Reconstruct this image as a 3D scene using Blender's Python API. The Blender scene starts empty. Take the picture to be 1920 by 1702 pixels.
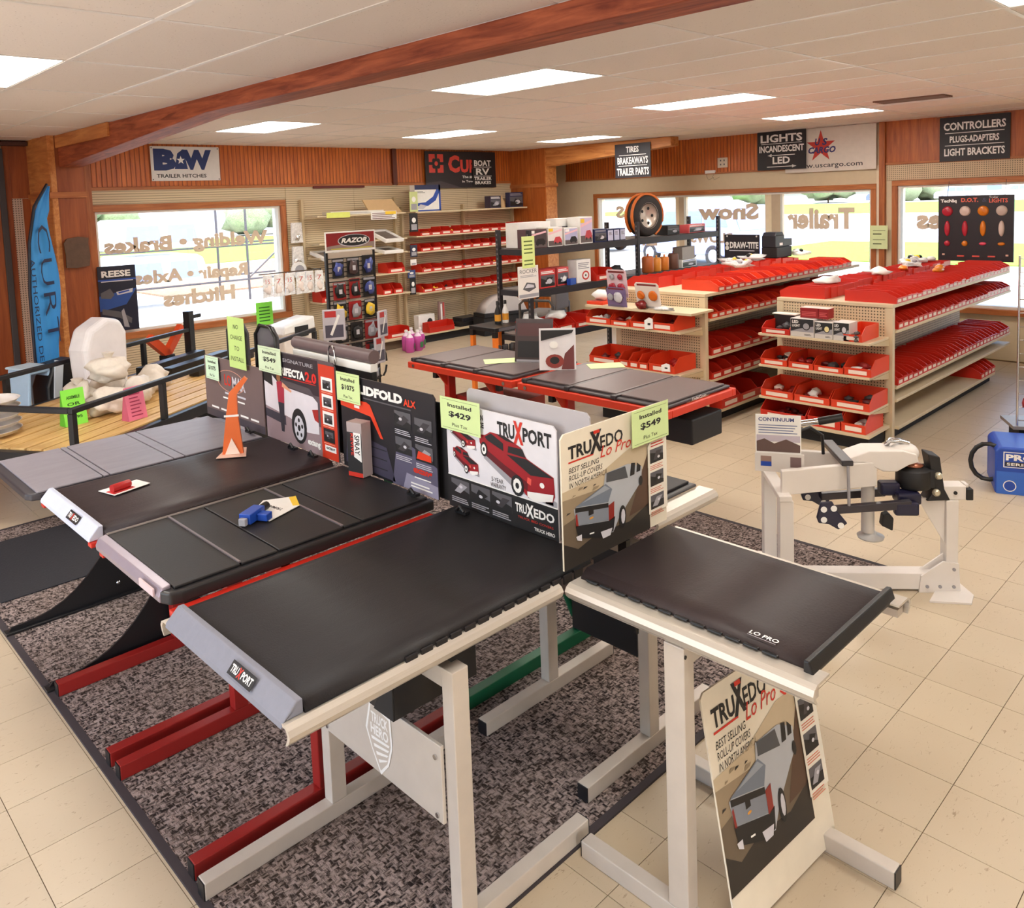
import bpy, bmesh, math, random
from mathutils import Matrix, Vector
R = math.radians
rnd = random.Random(7)
SC = bpy.context.scene
COL = SC.collection

# ---------------------------------------------------------------- camera, sky, sun, exposure
cam_data = bpy.data.cameras.new('camera')
cam = bpy.data.objects.new('camera', cam_data)
COL.objects.link(cam)
SC.camera = cam
YAW, PITCH, ROLL, CAM_Z = 0.7972, 0.0857, -0.0357, 2.1652
FOCAL, PCX, PCY = 1530.7541, 965.3892, 503.592
fw = Vector((math.cos(YAW) * math.cos(PITCH), math.sin(YAW) * math.cos(PITCH), -math.sin(PITCH)))
rt = Vector((math.sin(YAW), -math.cos(YAW), 0))
up = rt.cross(fw)
rt2 = math.cos(ROLL) * rt + math.sin(ROLL) * up
up2 = -math.sin(ROLL) * rt + math.cos(ROLL) * up
cm = Matrix((rt2, up2, -fw)).transposed().to_4x4()
cm.translation = (0, 0, CAM_Z)
cam.matrix_world = cm
cam_data.sensor_fit = 'HORIZONTAL'
cam_data.sensor_width = 36.0
cam_data.lens = 36.0 * FOCAL / 1920.0
cam_data.shift_x = (960 - PCX) / 1920.0
cam_data.shift_y = (PCY - 851) / 1920.0
cam_data.clip_start = 0.05
cam_data.clip_end = 500

world = bpy.data.worlds.new('sky')
SC.world = world
world.use_nodes = True
wn = world.node_tree
sky = wn.nodes.new('ShaderNodeTexSky')
sky.sky_type = 'NISHITA'
sky.sun_disc = False
sky.sun_elevation = R(48)
sky.sun_rotation = R(200)
sky.air_density = 1.0
sky.dust_density = 2.5
bg = wn.nodes['Background']
wn.links.new(sky.outputs[0], bg.inputs[0])
bg.inputs[1].default_value = 1.15

sun_d = bpy.data.lights.new('sun', 'SUN')
sun_d.energy = 11.0
sun_d.angle = R(1.5)
sun_d.color = (1.0, 0.94, 0.84)
sun = bpy.data.objects.new('sun', sun_d)
COL.objects.link(sun)
sun.rotation_euler = (R(38), R(0), R(-155))

SC.view_settings.view_transform = 'Standard'
SC.view_settings.look = 'None'
SC.view_settings.exposure = 0.0
SC.view_settings.gamma = 1.0
SC.view_settings.use_curve_mapping = False
SC.cycles.use_denoising = True
SC.cycles.max_bounces = 8
SC.cycles.caustics_reflective = False
SC.cycles.caustics_refractive = False
SC.cycles.transparent_max_bounces = 12
LAMP = 19.5            # radiance of the fluorescent diffusers

# ---------------------------------------------------------------- materials
def lin(c):
    return tuple(((v / 255) / 12.92 if v / 255 <= 0.04045 else (((v / 255) + 0.055) / 1.055) ** 2.4) for v in c)

class NT:
    def __init__(s, name):
        s.m = bpy.data.materials.new(name); s.m.use_nodes = True
        s.t = s.m.node_tree; s.b = s.t.nodes['Principled BSDF']
    def n(s, typ, **kw):
        x = s.t.nodes.new('ShaderNode' + typ)
        for k, v in kw.items():
            if k in x.inputs: x.inputs[k].default_value = v
            else: setattr(x, k, v)
        return x
    def l(s, a, b): s.t.links.new(a, b)
    def coord(s, scale=(1, 1, 1), out='Object'):
        c = s.n('TexCoord'); m = s.n('Mapping'); m.inputs['Scale'].default_value = scale
        s.l(c.outputs[out], m.inputs[0]); return m.outputs[0]
    def mix(s, fac, a, b):
        x = s.n('Mix', data_type='RGBA')
        for i, v in ((0, fac), (6, a), (7, b)):
            if isinstance(v, (tuple, list)): x.inputs[i].default_value = (*v, 1)
            elif isinstance(v, (int, float)): x.inputs[i].default_value = v
            else: s.l(v, x.inputs[i])
        return x.outputs[2]
    def ramp(s, src, stops):
        r = s.n('ValToRGB'); e = r.color_ramp.elements
        while len(e) > len(stops): e.remove(e[-1])
        while len(e) < len(stops): e.new(0.5)
        for el, (p, c) in zip(e, stops):
            el.position = p; el.color = (c, c, c, 1) if isinstance(c, (int, float)) else (*c, 1)
        s.l(src, r.inputs[0]); return r.outputs[0]
    def base(s, v):
        if isinstance(v, (tuple, list)): s.b.inputs['Base Color'].default_value = (*v, 1)
        else: s.l(v, s.b.inputs['Base Color'])
    def bump(s, h, strength=0.3, dist=0.01):
        x = s.n('Bump'); x.inputs['Strength'].default_value = strength; x.inputs['Distance'].default_value = dist
        s.l(h, x.inputs['Height']); s.l(x.outputs[0], s.b.inputs['Normal'])
    def fin(s, rough=0.5, metal=0.0, spec=0.5):
        s.b.inputs['Roughness'].default_value = rough; s.b.inputs['Metallic'].default_value = metal
        s.b.inputs['Specular IOR Level'].default_value = spec
        return s.m

_M = {}
def P(rgb, rough=0.5, metal=0.0, var=0.08, scale=14.0, bump=0.0, spec=0.5):
    """painted / plastic / metal surface with slight procedural mottling"""
    key = (rgb, rough, metal, var, scale, bump, spec)
    if key in _M: return _M[key]
    t = NT('surface_%d_%d_%d' % rgb)
    nz = t.n('TexNoise', Scale=scale, Detail=3.0)
    t.l(t.coord(), nz.inputs['Vector'])
    c = lin(rgb)
    t.base(t.mix(nz.outputs[0], tuple(v * (1 - var) for v in c), tuple(min(1, v * (1 + var)) for v in c)))
    if bump: t.bump(nz.outputs[0], bump, 0.004)
    _M[key] = t.fin(rough, metal, spec); return _M[key]

def wood(name, dark, light, axis=2, scale=6.0, rough=0.42, groove=0.0, gaxis=0, rand=False, knots=0.0):
    t = NT(name)
    sc = [scale * 5] * 3; sc[axis] = scale * 0.45
    v = t.coord(tuple(sc))
    if rand:
        oi = t.n('ObjectInfo'); ad = t.n('VectorMath', operation='ADD'); mu = t.n('VectorMath', operation='SCALE')
        cb = t.n('CombineXYZ'); t.l(oi.outputs['Random'], cb.inputs[0]); t.l(oi.outputs['Random'], cb.inputs[1]); t.l(cb.outputs[0], mu.inputs[0]); mu.inputs['Scale'].default_value = 40
        t.l(v, ad.inputs[0]); t.l(mu.outputs[0], ad.inputs[1]); v = ad.outputs[0]
    nz = t.n('TexNoise', Scale=1.0, Detail=6.0, Roughness=0.62, Distortion=0.6); t.l(v, nz.inputs['Vector'])
    big = t.n('TexNoise', Scale=1.3, Detail=2.0); t.l(t.coord(), big.inputs['Vector'])
    f = t.ramp(nz.outputs[0], [(0.32, 0.0), (0.68, 1.0)])
    c = t.mix(f, lin(dark), lin(light))
    c = t.mix(t.ramp(big.outputs[0], [(0.35, 0.0), (0.7, 0.4)]), c, lin(dark))
    if knots:
        vo = t.n('TexVoronoi', Scale=2.2); t.l(t.coord((1, 1, 1)), vo.inputs['Vector'])
        c = t.mix(t.ramp(vo.outputs['Distance'], [(0.03, knots), (0.09, 0.0)]), c, lin((70, 28, 14)))
    h = nz.outputs[0]
    if groove:
        g = t.n('TexWave', wave_type='BANDS', bands_direction='XYZ'[gaxis], Scale=groove, Distortion=0.0); t.l(t.coord(), g.inputs['Vector'])
        gr = t.ramp(g.outputs[0], [(0.0, 0.0), (0.22, 1.0)])
        c = t.mix(gr, tuple(x * 0.62 for x in lin(dark)), c)
        mx = t.n('Math', operation='MULTIPLY_ADD'); t.l(gr, mx.inputs[0]); mx.inputs[1].default_value = 2.5; t.l(nz.outputs[0], mx.inputs[2]); h = mx.outputs[0]
    t.base(c); t.bump(h, 0.35, 0.006)
    return t.fin(rough)

def pegboard(name, rgb, axes=(0, 2), pitch=0.0254, lines=False):
    """perforated hardboard (dots) or slatwall (lines), in object space"""
    t = NT(name); c = lin(rgb)
    co = t.n('TexCoord'); sp = t.n('SeparateXYZ'); t.l(co.outputs['Object'], sp.inputs[0])
    def cell(i):
        a = t.n('Math', operation='MULTIPLY'); t.l(sp.outputs[i], a.inputs[0]); a.inputs[1].default_value = 1 / pitch
        b = t.n('Math', operation='FRACT'); t.l(a.outputs[0], b.inputs[0])
        d = t.n('Math', operation='SUBTRACT'); t.l(b.outputs[0], d.inputs[0]); d.inputs[1].default_value = 0.5
        e = t.n('Math', operation='MULTIPLY'); t.l(d.outputs[0], e.inputs[0]); t.l(d.outputs[0], e.inputs[1]); return e.outputs[0]
    z = cell(axes[1])
    if lines: r2 = z
    else:
        ad = t.n('Math', operation='ADD'); t.l(cell(axes[0]), ad.inputs[0]); t.l(z, ad.inputs[1]); r2 = ad.outputs[0]
    lim = 0.012 if lines else 0.055
    f = t.ramp(r2, [(lim * 0.8, 0.0), (lim * 1.3, 1.0)])
    t.base(t.mix(f, tuple(v * (0.42 if lines else 0.2) for v in c), c)); t.bump(f, 0.5, 0.004)
    return t.fin(0.55)

def m_floor():
    t = NT('vinyl_floor_tile')
    oi = t.n('ObjectInfo')
    geo = t.n('NewGeometry')
    fl = t.n('TexNoise', Scale=26.0, Detail=4.0, Roughness=0.7, Distortion=1.2)
    mp = t.n('Mapping'); mp.inputs['Scale'].default_value = (1.0, 2.6, 1.0); mp.inputs['Rotation'].default_value = (0, 0, R(35)); t.l(geo.outputs['Position'], mp.inputs[0]); t.l(mp.outputs[0], fl.inputs['Vector'])
    lo = t.n('TexNoise', Scale=1.3, Detail=3.0); t.l(geo.outputs['Position'], lo.inputs['Vector'])
    a = t.mix(lo.outputs[0], lin((186, 168, 142)), lin((204, 187, 162)))
    a = t.mix(t.ramp(oi.outputs['Random'], [(0, 0.0), (1, 0.3)]), a, lin((212, 194, 166)))
    a = t.mix(t.ramp(fl.outputs[0], [(0.62, 0.0), (0.70, 0.6)]), a, lin((124, 94, 66)))
    t.base(a)
    rg = t.ramp(lo.outputs[0], [(0.3, 0.32), (0.7, 0.42)]); t.l(rg, t.b.inputs['Roughness'])
    t.bump(lo.outputs[0], 0.08, 0.01)
    m = t.m; t.b.inputs['Specular IOR Level'].default_value = 0.45
    return m

def m_carpet():
    t = NT('woven_carpet')
    v = t.coord((1, 1, 1))
    a = t.n('TexNoise', Scale=85.0, Detail=3.0, Roughness=0.6)
    mp1 = t.n('Mapping'); mp1.inputs['Scale'].default_value = (1.0, 0.28, 1); t.l(v, mp1.inputs[0]); t.l(mp1.outputs[0], a.inputs['Vector'])
    b = t.n('TexNoise', Scale=85.0, Detail=3.0, Roughness=0.6)
    mp2 = t.n('Mapping'); mp2.inputs['Scale'].default_value = (0.28, 1.0, 1); mp2.inputs['Location'].default_value = (9, 3, 0); t.l(v, mp2.inputs[0]); t.l(mp2.outputs[0], b.inputs['Vector'])
    ck = t.n('TexChecker', Scale=46.0); t.l(v, ck.inputs['Vector'])
    m = t.n('Mix', data_type='FLOAT'); t.l(ck.outputs['Fac'], m.inputs[0]); t.l(a.outputs[0], m.inputs[2]); t.l(b.outputs[0], m.inputs[3])
    f = t.ramp(m.outputs[0], [(0.4, 0.0), (0.6, 1.0)])
    big = t.n('TexNoise', Scale=2.0, Detail=2.0); t.l(v, big.inputs['Vector'])
    c = t.mix(f, lin((42, 35, 35)), lin((176, 158, 152)))
    c = t.mix(t.ramp(big.outputs[0], [(0.4, 0.0), (0.75, 0.3)]), c, lin((110, 92, 76)))
    t.base(c); t.bump(f, 0.9, 0.006)
    return t.fin(0.95, 0, 0.1)

def m_ceiling():
    t = NT('mineral_ceiling_tile')
    geo = t.n('NewGeometry')
    n1 = t.n('TexNoise', Scale=70.0, Detail=2.0); t.l(geo.outputs['Position'], n1.inputs['Vector'])
    vo = t.n('TexVoronoi', Scale=38.0); t.l(geo.outputs['Position'], vo.inputs['Vector'])
    oi = t.n('ObjectInfo')
    a = t.mix(t.ramp(oi.outputs['Random'], [(0, 0.0), (1, 1.0)]), lin((238, 228, 220)), lin((246, 237, 230)))
    a = t.mix(t.ramp(vo.outputs['Distance'], [(0.06, 0.55), (0.13, 0.0)]), a, lin((150, 130, 116)))
    t.base(a); t.bump(n1.outputs[0], 0.25, 0.004)
    return t.fin(0.9, 0, 0.2)

def m_vinyl(rgb, rough=0.42, sc=240.0, spec=0.5):
    t = NT('grained_vinyl')
    nz = t.n('TexNoise', Scale=sc, Detail=2.0); t.l(t.coord(), nz.inputs['Vector'])
    w = t.n('TexNoise', Scale=7.0, Detail=3.0, Distortion=0.8); t.l(t.coord((0.6, 2.2, 1)), w.inputs['Vector'])
    c = lin(rgb)
    t.base(t.mix(w.outputs[0], tuple(x * 0.82 for x in c), tuple(x * 1.2 for x in c)))
    m = t.n('Math', operation='MULTIPLY_ADD'); t.l(w.outputs[0], m.inputs[0]); m.inputs[1].default_value = 1.6; t.l(nz.outputs[0], m.inputs[2])
    t.bump(m.outputs[0], 0.22, 0.003)
    return t.fin(rough, 0, spec)

def m_alu(rgb=(216, 208, 198), rough=0.34, metal=0.45, axis=0):
    t = NT('brushed_aluminium')
    s = [260.0] * 3; s[axis] = 5.0
    nz = t.n('TexNoise', Scale=1.0, Detail=2.0); t.l(t.coord(tuple(s)), nz.inputs['Vector'])
    c = lin(rgb); t.base(t.mix(nz.outputs[0], tuple(x * 0.86 for x in c), c)); t.bump(nz.outputs[0], 0.06, 0.002)
    return t.fin(rough, metal)

def m_glass(name, tint=(1, 1, 1), refl=0.1):
    t = NT(name); t.t.nodes.remove(t.b)
    tr = t.n('BsdfTransparent'); tr.inputs[0].default_value = (*tint, 1)
    gl = t.n('BsdfGlossy', Roughness=0.02)
    fr = t.n('Fresnel', IOR=1.45); mx = t.n('MixShader')
    sc = t.n('Math', operation='MULTIPLY'); t.l(fr.outputs[0], sc.inputs[0]); sc.inputs[1].default_value = refl * 10
    nz = t.n('TexNoise', Scale=3.0); t.l(t.coord(), nz.inputs['Vector'])
    ra = t.ramp(nz.outputs[0], [(0, tuple(x * 0.985 for x in tint)), (1, tint)]); t.l(ra, tr.inputs[0])
    t.l(sc.outputs[0], mx.inputs[0]); t.l(tr.outputs[0], mx.inputs[1]); t.l(gl.outputs[0], mx.inputs[2])
    t.l(mx.outputs[0], t.t.nodes['Material Output'].inputs[0]); return t.m

def m_film(rgb=(235, 235, 240), alpha=0.55, rough=0.15):
    t = NT('clear_plastic_film')
    nz = t.n('TexNoise', Scale=30.0, Detail=3.0, Distortion=1.0); t.l(t.coord(), nz.inputs['Vector'])
    t.base(lin(rgb)); t.bump(nz.outputs[0], 0.5, 0.01)
    t.l(t.ramp(nz.outputs[0], [(0.3, alpha * 0.7), (0.7, min(1, alpha * 1.3))]), t.b.inputs['Alpha'])
    return t.fin(rough)

def m_lamp(strength, rgb=(255, 250, 240)):
    t = NT('lit_lamp_diffuser'); c = lin(rgb)
    nz = t.n('TexNoise', Scale=8.0); t.l(t.coord(), nz.inputs['Vector'])
    t.base((0.9, 0.9, 0.9)); t.l(t.ramp(nz.outputs[0], [(0, tuple(x * 0.96 for x in c)), (1, c)]), t.b.inputs['Emission Color'])
    t.b.inputs['Emission Strength'].default_value = strength
    return t.fin(0.5)

def m_ground(name, a, b, scale=6.0, rough=0.9, bump=0.3):
    t = NT(name); nz = t.n('TexNoise', Scale=scale, Detail=8.0, Roughness=0.7); geo = t.n('NewGeometry'); t.l(geo.outputs['Position'], nz.inputs['Vector'])
    t.base(t.mix(t.ramp(nz.outputs[0], [(0.35, 0.0), (0.65, 1.0)]), lin(a), lin(b))); t.bump(nz.outputs[0], bump, 0.03)
    return t.fin(rough, 0, 0.2)

BLACK = P((24, 23, 26), 0.4); BLACKM = P((30, 29, 31), 0.75); CHAR = P((62, 58, 62), 0.5)
STEEL = P((48, 44, 48), 0.5, 0.2); WHITE = P((236, 230, 224), 0.4); CREAM = P((216, 197, 165), 0.5, 0, 0.05)
CREAM_D = P((205, 184, 148), 0.5); PAPER = P((240, 236, 228), 0.7); RED = P((196, 40, 26), 0.42, 0, 0.1)
BINRED = P((205, 44, 28), 0.38, 0, 0.08, 9.0); BINORG = P((226, 66, 34), 0.38, 0, 0.08, 9.0)
BRICK = P((146, 28, 24), 0.45); ORANGE = P((234, 122, 40), 0.45); BLUE = P((30, 72, 170), 0.4)
NAVY = P((24, 34, 84), 0.45); GREEN = P((18, 96, 64), 0.45); LIME = P((212, 234, 168), 0.75, 0, 0.03)
LIME2 = P((140, 236, 80), 0.75, 0, 0.04); PINK = P((244, 130, 160), 0.75, 0, 0.04); YELLOW = P((240, 200, 50), 0.5)
CHROME = P((214, 214, 216), 0.14, 1.0); SILV = m_alu(); SILVY = m_alu(axis=1); SILVZ = m_alu(axis=2)
SILVP = P((202, 192, 182), 0.42, 0.12); TAN = P((206, 172, 128), 0.7); GREY = P((150, 146, 150), 0.5)
VINYL = m_vinyl((34, 31, 33), 0.5, 240.0, 0.32); VINYL_B = m_vinyl((54, 44, 45), 0.5, 120.0, 0.34)
HARD_B = P((38, 36, 38), 0.46, 0, 0.06, 200.0, 0.1, 0.35); HARD_G = m_vinyl((138, 133, 142), 0.42, 300.0)
FILM = m_film(); FILM_W = m_film((250, 248, 248), 0.92, 0.25); BAG = P((226, 216, 204), 0.5, 0, 0.12, 26.0, 0.9)
PANEL = wood('wood_panelling', (150, 72, 24), (204, 114, 50), 2, 4.0, 0.4)
RIBBED = wood('ribbed_wood_panelling', (176, 84, 24), (230, 132, 54), 2, 4.0, 0.42, 5.6, 0)
RIBBED_Y = wood('ribbed_wood_panelling_side', (176, 84, 24), (230, 132, 54), 2, 4.0, 0.42, 5.6, 1)
PANEL_D = wood('dark_wood_panelling', (126, 56, 24), (170, 90, 44), 2, 3.0, 0.4)
TRIMW = wood('window_trim_wood', (158, 86, 40), (208, 132, 74), 0, 5.0, 0.45, knots=0.5)
TRIMY = wood('window_trim_wood_y', (158, 86, 40), (208, 132, 74), 1, 5.0, 0.45, knots=0.5)
TRIMZ = wood('window_trim_wood_z', (150, 78, 36), (200, 122, 66), 2, 5.0, 0.45, knots=0.5)
BEAMW = wood('rough_beam_wood', (116, 44, 20), (192, 104, 66), 1, 5.0, 0.6, knots=0.8)
BEAML = wood('light_beam_wood', (176, 100, 44), (226, 158, 92), 1, 4.0, 0.5, knots=0.5)
PINE = wood('pine_deck_board', (196, 150, 84), (232, 198, 136), 0, 5.0, 0.5, rand=True)
PEG_X = pegboard('pegboard_side', (216, 192, 158), (1, 2)); PEG_Y = pegboard('pegboard_front', (220, 202, 172), (0, 2))
SLAT = pegboard('slatwall', (222, 202, 168), (0, 2), 0.03, True)
PEG_G = pegboard('pegboard_grey', (200, 178, 164), (0, 2))
M_FLOOR, M_CARPET, M_CEIL = m_floor(), m_carpet(), m_ceiling()
GROUT = P((96, 72, 50), 0.85); GLASS = m_glass('window_glass', (0.97, 0.99, 1.0), 0.08)
LAMPM = m_lamp(LAMP)

# ---------------------------------------------------------------- mesh helpers
class MB:
    """collects simple solids into ONE mesh object; every face keeps its material"""
    def __init__(s): s.v = []; s.f = []; s.mi = []; s.mats = []; s.sm = []
    def m(s, mat):
        if mat not in s.mats: s.mats.append(mat)
        return s.mats.index(mat)
    def add(s, vs, fs, mat, T=None, smooth=False):
        o = len(s.v); i = s.m(mat)
        s.v += [tuple(T @ Vector(p)) if T else tuple(p) for p in vs]
        for f in fs: s.f.append(tuple(o + k for k in f)); s.mi.append(i); s.sm.append(smooth)
        return s
    def box(s, a, b, mat, T=None):
        x0, y0, z0 = (min(p, q) for p, q in zip(a, b)); x1, y1, z1 = (max(p, q) for p, q in zip(a, b))
        v = [(x0, y0, z0), (x1, y0, z0), (x1, y1, z0), (x0, y1, z0), (x0, y0, z1), (x1, y0, z1), (x1, y1, z1), (x0, y1, z1)]
        return s.add(v, [(0, 3, 2, 1), (4, 5, 6, 7), (0, 1, 5, 4), (1, 2, 6, 5), (2, 3, 7, 6), (3, 0, 4, 7)], mat, T)
    def prism(s, pts, axis, d0, d1, mat, T=None, smooth=False):
        """2-D polygon swept along an axis; pts are the two other coordinates in xyz order"""
        n = len(pts)
        def pt(p, d): q = list(p); q.insert(axis, d); return tuple(q)
        v = [pt(p, d0) for p in pts] + [pt(p, d1) for p in pts]
        area = sum(pts[i][0] * pts[(i + 1) % n][1] - pts[(i + 1) % n][0] * pts[i][1] for i in range(n))
        flip = (area > 0) ^ (axis == 1) ^ (d1 < d0)
        caps = [tuple(range(n))[::-1], tuple(range(n, 2 * n))]
        side = [(i, (i + 1) % n, n + (i + 1) % n, n + i) for i in range(n)]
        if not flip: caps = [c[::-1] for c in caps]; side = [c[::-1] for c in side]
        s.add(v, caps, mat, T); o = len(s.v) - len(v)
        i = s.m(mat)
        for f in side: s.f.append(tuple(o + k for k in f)); s.mi.append(i); s.sm.append(smooth)
        return s
    def tube(s, pts, r, mat, n=10, T=None, cap=True):
        pts = [Vector(p) for p in pts]; rs = r if isinstance(r, (list, tuple)) else [r] * len(pts)
        v = []; ref = Vector((0.13, 0.21, 0.97))
        for i, p in enumerate(pts):
            d = (pts[min(i + 1, len(pts) - 1)] - pts[max(i - 1, 0)]).normalized()
            if abs(d.dot(ref)) > 0.95: ref = Vector((0.97, 0.2, 0.1))
            a = d.cross(ref).normalized(); b = d.cross(a)
            v += [tuple(p + rs[i] * (math.cos(2 * math.pi * k / n) * a + math.sin(2 * math.pi * k / n) * b)) for k in range(n)]
        f = [(i * n + k, i * n + (k + 1) % n, (i + 1) * n + (k + 1) % n, (i + 1) * n + k) for i in range(len(pts) - 1) for k in range(n)]
        s.add(v, f, mat, T, True)
        if cap: s.add(v[:n], [tuple(range(n))[::-1]], mat, T); s.add(v[-n:], [tuple(range(n))], mat, T)
        return s
    def lathe(s, prof, mat, n=20, T=None, smooth=True, cap=True):
        v = [(r * math.cos(2 * math.pi * k / n), r * math.sin(2 * math.pi * k / n), z) for r, z in prof for k in range(n)]
        f = [(i * n + k, i * n + (k + 1) % n, (i + 1) * n + (k + 1) % n, (i + 1) * n + k) for i in range(len(prof) - 1) for k in range(n)]
        s.add(v, f, mat, T, smooth)
        for row, rev in ((0, True), (len(prof) - 1, False)):
            if cap and prof[row][0] > 1e-4:
                c = tuple(range(n)); s.add(v[row * n:(row + 1) * n], [c[::-1] if rev else c], mat, T)
        return s
    def blob(s, c, r, mat, jit=0.18, seed=0, sub=2, T=None):
        bm = bmesh.new(); bmesh.ops.create_icosphere(bm, subdivisions=sub, radius=1.0); q = random.Random(seed)
        ph = [(q.uniform(2, 5), q.uniform(0, 6), Vector((q.gauss(0, 1), q.gauss(0, 1), q.gauss(0, 1))).normalized()) for _ in range(6)]
        v = []
        for x in bm.verts:
            k = 1 + jit * sum(math.sin(a * x.co.dot(d) * 2 + b) for a, b, d in ph) / 2.2
            v.append((c[0] + r[0] * x.co.x * k, c[1] + r[1] * x.co.y * k, c[2] + r[2] * max(-0.92, x.co.z * k)))
        s.add(v, [tuple(y.index for y in f.verts) for f in bm.faces], mat, T, True); bm.free(); return s
    def poly(s, pts, mat, y=0.0, T=None):
        """flat printed patch in the local x-z plane, facing -y"""
        a = sum(pts[i][0] * pts[(i + 1) % len(pts)][1] - pts[(i + 1) % len(pts)][0] * pts[i][1] for i in range(len(pts)))
        if a < 0: pts = pts[::-1]
        return s.add([(p[0], y, p[1]) for p in pts], [tuple(range(len(pts)))], mat, T)
    def rect(s, x0, z0, x1, z1, mat, y=0.0, T=None): return s.poly([(x0, z0), (x1, z0), (x1, z1), (x0, z1)], mat, y, T)
    def disc(s, x, z, rx, rz, mat, y=0.0, n=16, T=None):
        return s.poly([(x + rx * math.cos(2 * math.pi * k / n), z + rz * math.sin(2 * math.pi * k / n)) for k in range(n)], mat, y, T)
    def text(s, txt, x0, z0, x1, z1, mat, y=0.0, bold=0.0, shear=0.0, T=None, mirror=False, fit=True):
        vs, fs = glyphs(txt, bold, shear)
        xs = [p[0] for p in vs]; zs = [p[1] for p in vs]
        w = max(xs) - min(xs) or 1; h = max(zs) - min(zs) or 1
        sx, sz = (x1 - x0) / w, (z1 - z0) / h
        if not fit: sx = sz = min(sx, sz)
        q = []
        for p in vs:
            u = (p[0] - min(xs)) * sx
            q.append(((x1 - u) if mirror else (x0 + u), y, z0 + (p[1] - min(zs)) * sz))
        return s.add(q, [f[::-1] if mirror else f for f in fs], mat, T)
    def lines(s, x0, z0, x1, z1, k, mat, y=0.0, fill=0.5, T=None):
        """k rows of small unreadable print"""
        q = random.Random(int((x0 + z0) * 1e4)); dz = (z1 - z0) / k
        for i in range(k):
            e = x1 - (x1 - x0) * (q.random() * 0.25 if i % 3 else 0.02)
            s.rect(x0, z0 + i * dz, e, z0 + (i + fill) * dz, mat, y, T)
        return s
    def build(s, name, parent=None, bevel=0.0, seg=2, loc=None, rot=None):
        me = bpy.data.meshes.new(name); me.from_pydata(s.v, [], s.f)
        for m in s.mats: me.materials.append(m)
        me.polygons.foreach_set('material_index', s.mi); me.polygons.foreach_set('use_smooth', s.sm); me.update()
        o = bpy.data.objects.new(name, me); COL.objects.link(o)
        if parent: o.parent = parent
        if loc: o.location = loc
        if rot: o.rotation_euler = rot
        if bevel:
            b = o.modifiers.new('bevel', 'BEVEL'); b.width = bevel; b.segments = seg; b.limit_method = 'ANGLE'; b.angle_limit = R(40)
        return o

_G = {}
def glyphs(txt, bold, shear):
    k = (txt, bold, shear)
    if k not in _G:
        c = bpy.data.curves.new('lettering', 'FONT'); c.body = txt; c.resolution_u = 2; c.offset = bold; c.shear = shear
        o = bpy.data.objects.new('lettering', c); me = bpy.data.meshes.new_from_object(o)
        _G[k] = ([(v.co.x, v.co.y) for v in me.vertices], [tuple(p.vertices) if p.normal.z > 0 else tuple(p.vertices)[::-1] for p in me.polygons])
        bpy.data.objects.remove(o); bpy.data.curves.remove(c); bpy.data.meshes.remove(me)
        if bold and max(max(abs(p[0]) / len(txt), abs(p[1])) for p in _G[k][0]) > 1.6: _G[k] = glyphs(txt, 0.0, shear)
    return _G[k]

def tag(o, label=None, cat=None, group=None, kind=None):
    if label: o['label'] = label
    if cat: o['category'] = cat
    if group: o['group'] = group
    if kind: o['kind'] = kind
    return o
def thing(name, label, cat, loc=(0, 0, 0), rz=0.0, group=None, rot=None):
    o = bpy.data.objects.new(name, None); COL.objects.link(o); o.location = loc; o.rotation_euler = rot or (0, 0, R(rz))
    o.empty_display_size = 0.1
    return tag(o, label, cat, group)
def bx(name, parent, a, b, mat, bevel=0.0): return MB().box(a, b, mat).build(name, parent, bevel)
def dup(root, loc, rz=None, label=None, group=None, scale=None):
    r = root.copy(); COL.objects.link(r); r.location = loc
    if rz is not None: r.rotation_euler = (0, 0, R(rz))
    if label: r['label'] = label
    if group: r['group'] = group
    if scale: r.scale = scale
    for ch in list(root.children):
        c = ch.copy(); COL.objects.link(c); c.parent = r
        for g in ch.children:
            d = g.copy(); COL.objects.link(d); d.parent = c
    return r
def struct(name, mb, bevel=0.0, parent=None):
    o = mb.build(name, parent, bevel)
    if not parent: o['kind'] = 'structure'
    return o
def Tm(loc=(0, 0, 0), rz=0, rx=0, ry=0, sc=None):
    M = Matrix.Translation(loc) @ Matrix.Rotation(R(rz), 4, 'Z') @ Matrix.Rotation(R(ry), 4, 'Y') @ Matrix.Rotation(R(rx), 4, 'X')
    return M @ Matrix.Diagonal((*sc, 1)) if sc else M
# ---------------------------------------------------------------- room shell
YB, XR, XL, YF, ZC = 10.3, 11.05, -2.6, -4.0, 2.99
TX, TY, TS = 3.3292, 1.23, 0.3048        # floor tile grid origin and pitch

def in_view(x, y, z, pad=40):
    d = Vector((x, y, z - CAM_Z)); c = d.dot(fw)
    if c < 0.3: return None
    u = PCX + FOCAL * d.dot(rt2) / c; v = PCY - FOCAL * d.dot(up2) / c
    return (c, u, v) if -pad < u < 1920 + pad and -pad < v < 1702 + pad else None

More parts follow.
